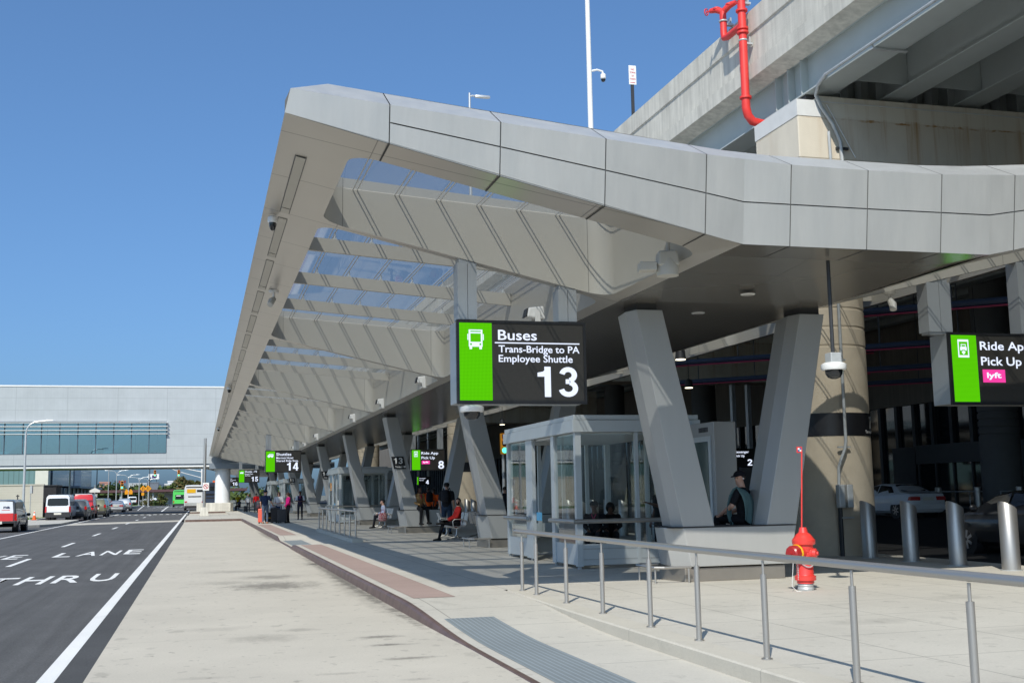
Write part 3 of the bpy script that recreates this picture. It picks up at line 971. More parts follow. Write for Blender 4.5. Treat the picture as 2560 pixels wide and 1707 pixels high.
def pier(y0, label):
    r_ = thing('viaduct_pier', label, 'pier', (13.74, y0 + 1.2, 0.15), 0, 'piers carrying the elevated roadway')
    prof = [(0.95, 0.0), (0.95, 4.55)]
    for k in range(6):
        z = 4.55 + 0.42 * k
        prof += [(0.95, z), (0.934, z + .015), (0.934, z + .045), (0.95, z + .07)]
    prof += [(0.95, 8.0)]
    b = MB(); b.lathe(prof, (13.74, y0 + 1.2, .15), n=40); b.build('column', M['concrete_tan'], r_, True, sharp=25)
    b = MB()
    # hammerhead cap: chamfered left end
    b.hexa([(13.9, y0, 7.6), (34, y0, 7.6), (34, y0 + 2.0, 7.6), (13.9, y0 + 2.0, 7.6)], [(12.72, y0, 8.9), (34, y0, 8.9), (34, y0 + 2.0, 8.9), (12.72, y0 + 2.0, 8.9)])
    b.box(12.72, 34, y0, y0 + 2.0, 8.9, 10.22)
    b.box(13.28, 34, y0 + .0, y0 + 2.0, 10.22, 10.36)
    b.build('pier_cap', M['cap'], r_, True, bevel=0.02)
    b = MB()
    b.box(12.708, 13.3, y0 - .012, y0 + 2.012, 9.86, 10.235)
    b.box(13.27, 34, y0 - .02, y0, 10.20, 10.225)
    b.build('cap_coating', simple('pale_cap_coating', (0.62, 0.62, 0.60), 0.7, var=0.06, vscale=3), r_, True)
    for i in range(10):
        x = 13.4 + 1.95 * i
        b = MB(); b.box(x - .3, x + .3, y0 + .25, y0 + 1.75, 10.36, 10.462); b.build('bearing_pad', M['clad_gap'], r_, True)
    # wrapped sign band
    n = 24
    a0, a1 = R(188), R(322)
    ring = lambda r, z: [(13.74 + r * math.cos(a0 + (a1 - a0) * i / n), y0 + 1.2 + r * math.sin(a0 + (a1 - a0) * i / n), z) for i in range(n + 1)]
    b = MB(); b.ring_loft([ring(.958, 2.74), ring(.962, 2.745), ring(.962, 3.24), ring(.958, 3.245)], cap=False, closed=False)
    sb = b.build('sign_band', M['blacksign'], r_, True)
    return r_, sb
pierA, bandA = pier(22.0, 'near tan concrete pier with ribbed column, black band and rust stained cap')
pierB, bandB = pier(59.0, 'second tan concrete pier seen between the legs of the second V column')
pierC, bandC = pier(96.0, 'third tan concrete pier far along the pavement, mostly hidden by V columns')
def bent_text(txt, parent, a_start, z, cap, width, r=.966, cx=13.74, cy=23.2):
    me = text_mesh(txt, 0.018)
    xs = [v.co.x for v in me.vertices]; x0 = min(xs); sx = width / (max(xs) - x0)
    inv = wmat(parent).inverted()
    for v in me.vertices:
        a = a_start + (v.co.x - x0) * sx / r
        v.co = inv @ Vector((cx + r * math.cos(a), cy + r * math.sin(a), z + v.co.y * cap / 0.69))
    me.materials.clear(); me.materials.append(M['white_letters'])
    o = bpy.data.objects.new('sign_lettering', me); COL.objects.link(o); o.parent = parent
bent_text('7', bandA, R(311), 2.90, .27, .19)
bent_text('Terminal A', bandA, R(298), 2.80, .065, .42)
# ================================================================ SKY BRIDGE across the road
M['bridge'] = panelmat('pale_bridge_cladding', (0.43, 0.455, 0.465), [(0, 5.04, -3.56, 0.035), (2, 1.28, 0.76, 0.03)], rough=0.4, metal=0.1, var=0.05, dark=0.72, streak=.04)
M['bridge_glass'] = glass('teal_window_glass', (0.42, 0.74, 0.80), refl=1.2, base=.36, gtint=(.72, .95, 1.0), haze=0.08, hazecol=(0.25, 0.55, 0.62))
M['bridge_trim'] = simple('grey_bridge_trim', (0.22, 0.26, 0.30), 0.4, 0.3, var=0.03)
br = thing('sky_bridge', 'long pale panelled sky bridge crossing the road with a teal window band and louvres', 'bridge', (-15, 128, 5))
YB = 128.0
zt_, z0_, wz0, wz1 = 13.45, 5.25, 6.38, 9.82
b = MB()
xe = -3.58
b.box(-62, 14, YB, YB + .25, wz1, zt_); b.box(-62, 14, YB, YB + .25, z0_, wz0); b.box(xe, 14, YB, YB + .25, wz0, wz1)
b.box(-62, 14, YB + 8, YB + 8.25, z0_, zt_); b.box(-62, 14, YB + .25, YB + 8, zt_ - .3, zt_ - .01)
b.build('wall', M['bridge'], br, True)
b = MB(); b.box(-62, 14, YB - .06, YB + .4, zt_, zt_ + .16); b.build('coping', M['white'], br, True)
b = MB(); b.box(.9, 14, YB - 3.2, YB - .1, 4.62, 5.2); b.build('corbel', M['bridge_trim'], br, True)
b = MB(); b.box(-62, 14, YB + .12, YB + 8, z0_ - .16, z0_ - .002); b.box(-62, 12, YB - .04, YB + .2, z0_ - .34, z0_ - .162); b.build('base_flange', M['bridge_trim'], br, True)
b = MB(); b.box(-62, 12, YB - .09, YB - .042, z0_ - .33, z0_ - .17); b.build('white_edge', M['white'], br, True)
b = MB(); b.box(-62, 14, YB + .25, YB + 8, z0_ - .36, z0_ - .17); b.build('underside', simple('bridge_underside', (0.50, 0.50, 0.42), .5, var=.1), br, True)
b = MB(); b.quad((-62, YB + .14, wz0), (xe, YB + .14, wz0), (xe, YB + .14, wz1), (-62, YB + .14, wz1)); b.build('window_band', M['bridge_glass'], br, True)
for i in range(34):
    x = xe - 1.79 * i
    b = MB(); b.box(x - .04, x + .04, YB - .02, YB + .12, wz0 + .07, wz1 - .07)
    b.build('mullion', bpy.data.materials.get('window_frame') or simple('window_frame', (.10, .13, .16), .4, .4, var=0), br, True)
b = MB()
b.box(-62, xe, YB - .02, YB + .12, wz0, wz0 + .07); b.box(-62, xe, YB - .02, YB + .12, wz1 - .07, wz1)
b.build('window_frame', bpy.data.materials['window_frame'], br, True)
for i in range(4):
    z = wz1 - .12 - .40 * i
    b = MB(); b.box(-62, xe + .12, YB - .42, YB - .03, z - .06, z); b.build('louvre', M['white'], br, True)
b = MB()
M['inside'] = simple('bridge_interior', (0.52, 0.60, 0.56), .8, var=.1)
b.box(-62, xe, YB + 6.2, YB + 6.3, z0_, 9.4); b.box(-62, xe, YB + .3, YB + 6.2, z0_, wz0 - .2)
b.box(-62, xe, YB + .3, YB + 6.2, 9.9, 10.0)
b.build('interior', M['inside'], br, True)
b = MB()
for i in range(6):
    xa = xe - 1.5 - 10.2 * i
    for y in (YB + 1.2,):
        b.hexa([(xa - 5.4, y, wz0 - .1), (xa - 4.5, y, wz0 - .1), (xa - 4.5, y + .3, wz0 - .1), (xa - 5.4, y + .3, wz0 - .1)], [(xa - .9, y, 9.9), (xa, y, 9.9), (xa, y + .3, 9.9), (xa - .9, y + .3, 9.9)])
        b.box(xa - 6.0, xa - 5.5, y, y + .3, wz0 - .1, 9.9)
b.build('truss', simple('truss_paint', (.20, .27, .32), .5, var=0), br, True)
b = MB()
for i in range(24):
    x = xe - 1.2 - 2.3 * i
    b.box(x, x + .06, YB + 6.0, YB + 6.18, z0_, 9.4)
    if i % 3 == 0: b.box(x - .9, x + .5, YB + 3.0, YB + 3.4, wz0 + .35, wz0 + 1.1)
b.build('interior_fittings', simple('interior_dark', (.08, .14, .16), .6, var=0), br, True)

col = thing('bridge_column', 'round white column on a concrete base, half in diagonal shadow, under the sky bridge', 'column', (2.3, 126, .15))
b = MB(); b.lathe([(.79, 0), (.79, 3.56)], (2.3, 126, 1.06), n=32); b.lathe([(.82, 0), (.82, .06)], (2.3, 126, 4.3), n=32)
b.build('shaft', simple('white_column_paint', (.72, .74, .76), .5, var=.03), col, True)
b = MB(); b.prism_z([(-.33, 124.6), (3.1, 124.6), (3.4, 125), (3.4, 127.6), (-.33, 127.6)], .15, 1.06); b.build('base', M['concrete_wall'], col, True, bevel=.04)

# ================================================================ TERMINAL behind the inner road
ter = thing('terminal_building', 'dark glazed terminal facade behind the bollards, under the elevated roadway', 'building', (38, 60, .43))
XF = 38.0
M['tglass'] = simple('terminal_glass', (0.012, 0.015, 0.018), 0.05, var=0, spec=0.6)
M['tmull'] = simple('terminal_mullion', (0.05, 0.055, 0.06), 0.5, .3, var=0)
M['tpanel'] = simple('terminal_panel', (0.02, 0.027, 0.035), 0.5, .2, var=.05)
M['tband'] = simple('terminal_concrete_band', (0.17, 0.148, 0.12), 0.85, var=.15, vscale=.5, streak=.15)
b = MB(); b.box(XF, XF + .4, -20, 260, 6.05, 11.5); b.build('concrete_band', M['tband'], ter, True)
b = MB(); b.box(XF + .2, XF + .3, -20, 260, .43, 6.05); b.build('curtain_wall', M['tglass'], ter, True)
far_m = MB()
for i in range(150):
    y = -15 + 1.63 * i
    b = MB() if 24 < y < 150 else far_m
    b.box(XF + .0, XF + .22, y - .13, y + .13, .43, 6.05)
    if b is not far_m: b.build('mullion', M['tmull'], ter, True)
fm_ = far_m.build('mullions', M['tmull'], ter, True); fm_['kind'] = 'stuff'
for y0, y1 in ((39.5, 46.9), (54.9, 57.0), (70, 76), (100, 108)):
    b = MB(); b.box(XF - .15, XF - .01, y0, y1, .43, 3.7); b.build('wall_panel', M['tpanel'], ter, True)
for y0 in (47.0, 78.0):
    b = MB(); b.box(XF - .3, XF - .02, y0, y0 + 7.6, 2.75, 3.75); b.box(XF - .2, XF - .05, y0, y0 + 7.6, .43, .5)
    for k in range(6): b.box(XF - .2, XF - .05, y0 + 1.5 * k, y0 + 1.5 * k + .12, .5, 2.75)
    d = b.build('entrance', M['tmull'], ter, True)
    b = MB(); b.quad((XF - .12, y0, .5), (XF - .12, y0 + 7.6, .5), (XF - .12, y0 + 7.6, 2.75), (XF - .12, y0, 2.75)); b.build('door_glass', M['tglass'], d, True)
b = MB()
for i in range(26):
    y = 25 + 2.9 * i
    b.quad((XF - .03 + .15, y, 3.9 + .1 * math.sin(i * 3)), (XF + .12, y + 1.1, 3.9 + .1 * math.sin(i * 3)), (XF + .12, y + 1.1, 4.0 + .1 * math.sin(i * 3)), (XF + .12, y, 4.0 + .1 * math.sin(i * 3)))
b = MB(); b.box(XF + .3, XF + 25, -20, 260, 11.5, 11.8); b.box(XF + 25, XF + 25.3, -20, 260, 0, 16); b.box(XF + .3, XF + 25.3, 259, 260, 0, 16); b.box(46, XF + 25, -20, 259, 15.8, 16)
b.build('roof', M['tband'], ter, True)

# dark round columns in front of the facade
tcr = None
for k, y in enumerate((43.3, 58.5, 74, 92)):
    if tcr is None:
        tcr = thing('round_column', 'dark round grooved column before the terminal entrance behind the white sedan', 'column', (34.2, y, .43), 0, 'round columns before the terminal')
        b = MB()
        pr = [(.85, 0), (.85, 3.3)]
        for i in range(4):
            z = 3.3 + .33 * i; pr += [(.85, z), (.80, z + .03), (.80, z + .08), (.85, z + .11)]
        pr += [(.85, 11.05)]
        b.lathe(pr, (0, 0, 0), n=28); b.build('shaft', simple('grey_column', (.12, .122, .12), .8, var=.06), tcr, sharp=25)
    else:
        place_copy(tcr, (34.2, y, .43), 0, ['', 'dark round column far under the roadway, first beyond the white sedan', 'dark round column far under the roadway, second beyond the white sedan', 'dark round column at the far end of the terminal row'][k])

# pipes and trays slung under the roadway (diagonal runs)
M['tray'] = simple('blue_black_tray', (0.035, 0.05, 0.085), .5, var=.1)
M['pinkstripe'] = simple('pink_conduit', (0.42, 0.05, 0.10), .5, var=.05)
runs = [((17.3, 26.9), (20.1, 24.6)), ((21.7, 33.9), (22.5, 31.6)), ((26.0, 40.5), (27.1, 38.0)), ((29.6, 46.1), (31.1, 43.7)), ((17.2, 39.1), (19.6, 36.3)), ((21.2, 45.6), (23.2, 43.4))]
PL = ['service pipes slung under the roadway just right of the tan pier', 'second run of service pipes right of the tan pier', 'third run of service pipes right of the tan pier', 'lowest run of service pipes right of the tan pier, nearest the terminal', 'upper run of service pipes seen between the V column legs', 'lower run of service pipes seen between the V column legs']
d0 = Vector((0.74, -0.67, 0))
for (pa, pb_), lab in zip(runs, PL):
    a = Vector((*pa, 6.3)); a0 = a - d0 * (1.0 if pa[0] > 18.5 and pa[1] < 41 else 1.8); a1 = a + d0 * (9 if pa[1] < 35 else 7)
    t = thing('service_pipes', lab, 'pipes', tuple(a), 0, 'service pipe runs under the elevated roadway')
    b = MB(); b.tube([a0, a1], .10, 8); b.tube([a0 + Vector((.18, .2, .04)), a1 + Vector((.18, .2, .04))], .07, 8); b.build('pipe', M['tray'], t, True)
    b = MB(); b.tube([a0 + Vector((-.1, -.12, -.14)), a1 + Vector((-.1, -.12, -.14))], .028, 6); b.build('pink_conduit', M['pinkstripe'], t, True)
    for s_ in (1.5, 4, 6.5):
        p = a0 + d0 * s_
        b = MB(); b.tube([p, p + Vector((0, 0, 4.1))], .018, 6); b.build('hanger_rod', M['darksteel'], t, True)

# lit downlights under the deck
DL = [(UZ_) for UZ_ in ((14.95, 23.85, 5.6), (12.41, 28.2, 5.1), (16.2, 36.2, 5.1), (15.2, 47.0, 5.0), (13.2, 41.5, 5.0), (15.0, 57.0, 5.1))]
DLL = ['lit round downlight right beside the ribbed top of the near tan pier', 'lit downlight between the legs of the nearest V column', 'lit downlight in the dark under the roadway above the shelter roof', 'small lit downlight above the traffic signal beyond the second V column',
       'small lit downlight right of the big 13 screen under the roadway', 'tiny lit downlight far under the roadway']
for p, l in zip(DL, DLL):
    t = thing('downlight', l, 'lamp', p, 0, 'lit downlights under the roadway')
    b = MB(); b.lathe([(.04, .30), (.12, .25), (.15, .0)], n=14); b.tube([(0, 0, .28), (0, 0, 5.3)], .012, 5); b.build('housing', M['darksteel'], t)
    b = MB(); b.lathe([(.13, -.02), (.13, .004)], n=14); b.build('lens', M['warmlamp'], t)

# ================================================================ LEFT BACKGROUND under / beyond the sky bridge
t = thing('block_wall', 'long pale concrete block wall behind the grass on the left', 'wall', (-30, 112, .1))
M['block'] = pave('block_wall', (0.50, 0.47, 0.40), joints=[(2, .22, 0, .015), (2, 1.45, .02, .05)], var=.08, jdark=.85)
b = MB(); b.box(-60, -13.75, 112, 112.4, .1, 3.0); b.box(-60, -13.7, 111.95, 112.45, 3.0, 3.12); b.build('wall', M['block'], t, True)
t = thing('dark_shed', 'dark recess at the end of the block wall behind the white van', 'building', (-13.2, 113, .1))
b = MB(); b.box(-16, -12.9, 114, 118, .1, 2.95); b.build('wall', simple('near_black_wall', (.02, .02, .022), .8, var=0), t, True)
b = MB(); b.box(-16.1, -12.8, 113.9, 118.1, 2.95, 3.05); b.build('roof', M['darksteel'], t, True)

t = thing('corrugated_hall', 'hall with teal corrugated cladding and a white corner pier beyond the block wall', 'building', (-35, 165, 0))
M['teal'] = panelmat('teal_cladding', (0.14, 0.25, 0.265), [(0, .62, 0, .12)], rough=.5, var=.05, dark=.7)
b = MB(); b.box(-75, -20.9, 162, 190, 0, 12); b.build('wall', M['teal'], t, True)
b = MB(); b.box(-20.88, -19.3, 161.5, 164, 0, 12); b.build('corner_pier', simple('cream_pier', (.66, .66, .6), .6, var=.04), t, True)
t = thing('office_block', 'dark blue glass office block with a pale panel, under the sky bridge', 'building', (-20, 190, 0))
M['dkglass'] = panelmat('blue_curtain_glass', (0.03, 0.05, 0.09), [(1, 7, 164, .2), (2, 1.9, 1.6, .10)], rough=.12, var=.1, spec=.7, dark=4.0)
b = MB(); b.box(-40, -19.05, 164.2, 221, 3.6, 16); b.build('curtain_wall', M['dkglass'], t, True)
b = MB(); b.box(-19.04, -18.95, 191, 201, 3.6, 16); b.build('pale_panel', panelmat('pale_panel', (.42, .45, .47), [(2, 1.1, 0, .05)], var=.03), t, True)
b = MB(); b.box(-38, -19.2, 164.4, 220, 0, 3.4); b.build('ground_floor', simple('dark_ground_floor', (.03, .035, .045), .4, var=.2), t, True)
b = MB(); b.box(-36, -17.6, 185, 226, 3.4, 3.72); b.build('awning', simple('grey_awning', (.26, .29, .32), .5, var=.03), t, True)
for y in range(166, 220, 6):
    b = MB(); b.box(-19.19, -19.0, y, y + .5, 0, 3.4); b.build('pilaster', M['bridge_trim'], t, True)

# street lamps and poles
def street_lamp(name, label, loc, h, arms, mat, group):
    t = thing(name, label, 'street lamp', loc, 0, group)
    b = MB(); b.tube([(0, 0, 0), (0, 0, h * .62), (0, 0, h - 1.0)], [.11, .09, .075], 10); b.lathe([(.2, 0), (.2, .25), (.12, .3)], n=12); b.build('pole', mat, t)
    for dx in arms:
        b = MB(); b.tube([(0, 0, h - 1.05), (.04 * dx, 0, h - .65), (.25 * dx, 0, h - .3), (.6 * dx, 0, h - .08), (1.0 * dx, 0, h), (1.6 * dx, 0, h + .03)], .055, 8)
        ar = b.build('arm', mat, t)
        b = MB(); b.ring_loft([[(1.5 * dx + .02 * k * dx, y, h + .03 + z) for y, z in ((-.12 * s_, 0), (.12 * s_, 0), (.07 * s_, .09), (-.07 * s_, .09))] for k, s_ in ((0, .6), (8, 1.0), (26, 1.0), (36, .5))], smooth=False)
        b.build('lamp_head', mat, ar)
    return t
M['lampgrey'] = simple('lamp_post_grey', (.50, .52, .53), .4, .4, var=.03)
street_lamp('street_lamp', 'grey street lamp with a curved arm in front of the sky bridge window', (-13.75, 100, .1), 7.95, (1,), M['lampgrey'], 'street lamps')
street_lamp('street_lamp', 'grey lamp post passing up behind the sky bridge, left of the office block panel', (-14.3, 139, .1), 9.5, (1,), M['lampgrey'], 'street lamps')
for x, y, h, l in ((-16.0, 240, 7.2, 'tall double armed street lamp beside the green traffic signal'), (-14.0, 244, 6.4, 'double armed street lamp, second from the office block, before the skyline'), (-12.2, 250, 6.0, 'double armed street lamp behind the amber diamond signs'), (-10.8, 262, 5.9, 'far double armed street lamp right of the amber signs')):
    street_lamp('street_lamp', l, (x, y, 0), h, (1, -1), M['lampgrey'], 'street lamps')
for x, y, h, l in ((-18.7, 228, 9, 'thin dark pole at the corner of the office block'), (-9.6, 236, 9.5, 'thin dark pole rising past the billboard'), (-17.2, 236, 9, 'pale thin pole right of the office block')):
    t = thing('utility_pole', l, 'pole', (x, y, 0))
    b = MB(); b.tube([(0, 0, 0), (0, 0, h)], [.10, .07], 8); b.build('pole', M['darksteel'] if 'dark' in l else M['lampgrey'], t)
    b = MB(); b.lathe([(.2, 0), (.2, .15), (.1, .2)], n=10); b.build('foot', M['galv'], t)
t = thing('sign_post', 'narrow edge-on street sign on a thin post beside the traffic cone', 'sign', (-13.3, 100.5, .12))
b = MB(); b.tube([(0, 0, 0), (0, 0, 2.75)], .035, 8); b.build('post', M['galv'], t)
b = MB(); b.box(-.02, .14, -.3, .3, 2.1, 2.7); b.build('sign_plate', M['galv'], t)
t = thing('direction_sign', 'pale arrow shaped street sign above the parked cars', 'sign', (-12.5, 150, 0))
b = MB(); b.tube([(0, 0, 0), (0, 0, 3.4)], .05, 8); b.build('post', M['galv'], t)
b = MB(); b.prism_y([(-.6, 2.5), (.6, 2.5), (.62, 2.75), (.0, 3.05), (-.62, 2.75)], -.06, -.03); b.build('sign_plate', M['white'], t)
b = MB(); b.box(-.3, .3, -.06, -.03, 1.9, 2.3); b.build('small_plate', M['galv'], t)

# distant buildings and trees
def bldg(name, label, x0, x1, y0, y1, h, mat, rows, wm, roofh=.6):
    t = thing(name, label, 'building', ((x0 + x1) / 2, y0, 0))
    b = MB(); b.box(x0, x1, y0, y1, 0, h); b.build('wall', mat, t, True)
    if rows:
        for z in rows:
            n = int((x1 - x0) / 3.2)
            for i in range(n):
                xx = x0 + (i + .25) * (x1 - x0) / n
                b = MB(); b.box(xx, xx + 1.5, y0 - .05, y0 - .01, z, z + 1.5); b.build('window', wm, t, True)
    b = MB(); b.box(x0 - .2, x1 + .2, y0 - .2, y1, h, h + roofh); b.build('roof', mat, t, True)
    return t
wgrey = simple('far_window', (.08, .10, .12), .3, var=0)
bldg('brick_tower', 'distant pinkish brick building on the skyline right of the office block', -56, -50.6, 700, 712, 11, simple('far_brick', (.42, .22, .18), .9, var=.1), (3, 6, 9), wgrey)
bldg('white_block', 'distant white stepped building on the skyline behind the billboard', -23, -13.0, 700, 712, 9.4, simple('far_white', (.66, .67, .68), .8, var=.05), (2, 5), wgrey)
bldg('white_block', 'distant upper white building on the skyline above the stepped one', -18.8, -15.2, 716, 725, 11.2, simple('far_white_b', (.68, .68, .68), .8, var=.05), (), wgrey)
bldg('grey_block', 'distant long pale grey building on the skyline left of the billboard', -41, -30, 720, 735, 10.2, simple('far_grey', (.5, .52, .52), .8, var=.05), (3, 6), wgrey)
bldg('dark_block', 'distant dark slatted building below the billboard', -29.4, -23.2, 690, 699, 10.2, simple('far_dark', (.14, .16, .19), .7, var=.1), (), wgrey)
t = thing('billboard', 'white billboard with dark blue marks standing on the far skyline', 'billboard', (-26, 695, 0))
b = MB(); b.box(-28.9, -23.1, 694.6, 695, 12.6, 15.6); b.build('panel', M['white'], t, True)
b = MB(); b.box(-26.9, -25.2, 694.5, 694.58, 12.9, 14.9); b.box(-28.3, -27.3, 694.5, 694.58, 13.0, 13.7); b.box(-25.6, -24.4, 694.5, 694.58, 13.3, 15.2); b.build('marks', simple('dark_blue_print', (.03, .03, .14), .6, var=0), t, True)
b = MB(); b.tube([(-27.5, 695.2, 0), (-27.5, 695.2, 13)], .15, 6); b.tube([(-24.5, 695.2, 0), (-24.5, 695.2, 13)], .15, 6); b.build('posts', M['darksteel'], t, True)
bldg('low_depot', 'low pale depot wall across the end of the road behind the traffic signal', -40, -10.5, 330, 345, 2.6, simple('depot_wall', (.50, .48, .42), .8, var=.08), (), wgrey, .15)
bldg('long_shed', 'long low shed with a dark red roof edge behind the green bus', -14, -3.5, 318, 328, 3.0, simple('shed_white', (.72, .72, .72), .7, var=.04), (), wgrey, .05)
t = thing('maroon_roof', 'long dark maroon roof slab over the low depot beyond the road', 'roof', (-10, 330, 3))
b = MB(); b.box(-45, 12, 312, 350, 3.25, 3.9); b.build('slab', simple('maroon', (.09, .04, .045), .7, var=.1), t, True)
for x in range(-44, 12, 8):
    b = MB(); b.box(x, x + .4, 313, 313.4, 0, 3.25); b.build('post', M['galv'], t, True)

M['leaf'] = []
for i, c in enumerate(((.055, .085, .025), (.085, .11, .035), (.12, .10, .04), (.035, .06, .022))):
    M['leaf'].append(simple('foliage_%s' % 'abcd'[i], c, .8, var=.25, vscale=.8, spec=.1))
M['bark'] = simple('bark', (.09, .065, .045), .9, var=.2)
def tree(label, x, y, h, w, mats, n, sz, seed, name='tree', trunk=.3, group=None):
    rr = random.Random(seed)
    t = thing(name, label, 'tree' if name == 'tree' else 'shrub', (x, y, 0), 0, group)
    b = MB(); b.tube([(0, 0, 0), (.05, 0, h * .35), (0, .05, h * .8)], [h * .03, h * .022, h * .008], 7)
    for k in range(5):
        a = rr.uniform(0, 6.28); b.tube([(0, 0, h * (.3 + .08 * k)), (math.cos(a) * w * .3, math.sin(a) * w * .3, h * (.5 + .08 * k))], [h * .012, h * .004], 5)
    b.build('trunk', M['bark'], t)
    lobes = [(rr.uniform(-.3, .3) * w, rr.uniform(-.3, .3) * w, h * rr.uniform(trunk + .15, .88), rr.uniform(.16, .3) * w) for _ in range(9)]
    b = MB()
    for i in range(n):
        lx, ly, lz, lr = rr.choice(lobes)
        d = Vector((rr.gauss(0, 1), rr.gauss(0, 1), rr.gauss(0, 1))).normalized() * lr * rr.uniform(.4, 1.05)
        c = Vector((lx, ly, lz)) + d
        u = Vector((rr.gauss(0, 1), rr.gauss(0, 1), rr.gauss(0, 1))).normalized(); v = u.orthogonal().normalized()
        s_ = sz * rr.uniform(.5, 1.2)
        b.add([c - u * s_, c + v * s_ * .6, c + u * s_, c - v * s_ * .6], [(0, 1, 2, 3)], rr.choice((0, 0, 1)))
    b.build('crown', mats, t)
LF = M['leaf']
TR = [(-41.5, 620, 8.5, 12, (0, 3), 'dark round tree left of the traffic signal, before the skyline'), (-37, 640, 7.5, 11, (1, 0), 'mid green tree right behind the traffic signal'), (-30, 640, 8.5, 12, (1, 0), 'mid green tree left of the billboard posts'),
      (-48, 640, 8, 12, (1, 3), 'green tree below the pinkish brick building'), (-16.5, 600, 8.0, 9, (0, 3), 'dark tree in front of the white stepped building'), (-11.5, 600, 8.6, 7, (0, 1), 'green tree right of the white stepped building'),
      (-6.6, 480, 10.0, 7, (2, 1), 'tall brownish autumn tree above the green bus'), (-3.0, 480, 8.4, 6, (2, 1), 'smaller brownish autumn tree above the white coach'), (-54.5, 640, 7.5, 9, (1, 0), 'pale green tree next to the office block')]
for i, (x, y, h, w, ms, l) in enumerate(TR):
    tree(l, x, y, h, w, [LF[ms[0]], LF[ms[1]]], 900, .8, i + 10, group='trees on the skyline')
t = MB(); rr = random.Random(5)
for i in range(2600):
    c = Vector((rr.uniform(-90, 40), rr.uniform(560, 600), abs(rr.gauss(0, 1)) * 2.2 + .5)); u = Vector((rr.gauss(0, 1), rr.gauss(0, 1), rr.gauss(0, 1))).normalized(); v = u.orthogonal()
    t.add([c - u, c + v * .7, c + u, c - v * .7], [(0, 1, 2, 3)], rr.choice((0, 1)))
wo_ = t.build('far_wood', [LF[0], LF[1]]); tag(wo_, 'low far belt of green scrub along the horizon', 'wood', None, 'stuff')
for i, (x, y, w, h, ms, l) in enumerate(((-7.8, 262, 2.6, 2.6, (1, 2), 'yellowish round shrub left of the green bus'), (-11.2, 270, 4.5, 1.2, (2, 0), 'low reddish shrubs at the bend beyond the road'), (-8.6, 268, 4.0, 1.2, (3, 0), 'low dark shrubs at the foot of the yellowish one'))):
    tree(l, x, y, h, w, [LF[ms[0]], LF[ms[1]]], 500, .22, 40 + i, 'shrub', .05)
# ================================================================ OVERHEAD LED SIGNS
def fr_poly(pts, fx, fz):
    return [(fx(x), fz(y)) for x, y in pts]
def icon(kind, fx, fz, y, parent, s, mat, gmat):
    """pictograms drawn inside a 1x1 cell; fx, fz map cell coordinates to X, Z"""
    b, c = MB(), MB()
    def q(m, x0, x1, y0, y1, dy=0.0):
        m.quad((fx(x0), y - dy, fz(y0)), (fx(x1), y - dy, fz(y0)), (fx(x1), y - dy, fz(y1)), (fx(x0), y - dy, fz(y1)))
    if kind == 'bus':
        q(b, .08, .92, .12, .97); q(b, .0, .06, .45, .75); q(b, .94, 1, .45, .75); q(b, .12, .28, 0, .12); q(b, .72, .88, 0, .12)
        q(c, .18, .82, .85, .91, .001); q(c, .18, .82, .36, .78, .001); q(c, .16, .27, .2, .29, .001); q(c, .73, .84, .2, .29, .001)
    elif kind == 'van':
        b.add([(fx(x), y, fz(z)) for x, z in ((0, .2), (1, .2), (1, .9), (.95, 1), (.28, 1), (.12, .62), (0, .52))], [tuple(range(7))])
        for cx in (.24, .78): b.add([(fx(cx + .12 * math.cos(a)), y - .0005, fz(.2 + .2 * math.sin(a))) for a in [k * .5236 for k in range(12)]], [tuple(range(12))])
        for x0, x1 in ((.30, .45), (.5, .66), (.71, .9)): q(c, x0, x1, .66, .88, .001)
    else:   # phone with a car and a map pin
        q(b, 0, 1, 0, 1); q(c, .1, .9, .12, .88, .001)
        q(b, .2, .8, .42, .58, .002); q(b, .28, .72, .58, .74, .002); q(c, .34, .66, .60, .70, .003); q(b, .22, .34, .38, .42, .002); q(b, .66, .78, .38, .42, .002)
        b.add([(fx(.5 + .16 * math.cos(a)), y - .002, fz(.29 + .08 * math.sin(a))) for a in [k * .5236 for k in range(12)]], [tuple(range(12))])
        b.add([(fx(.37), y - .002, fz(.26)), (fx(.5), y - .002, fz(.15)), (fx(.63), y - .002, fz(.26))], [(0, 1, 2)])
        b.quad((fx(.36), y - .001, fz(.94)), (fx(.64), y - .001, fz(.94)), (fx(.64), y - .001, fz(.955)), (fx(.36), y - .001, fz(.955)))
    o = b.build('icon', mat, parent, True)
    if c.v: c.build('icon_detail', gmat, o, True)
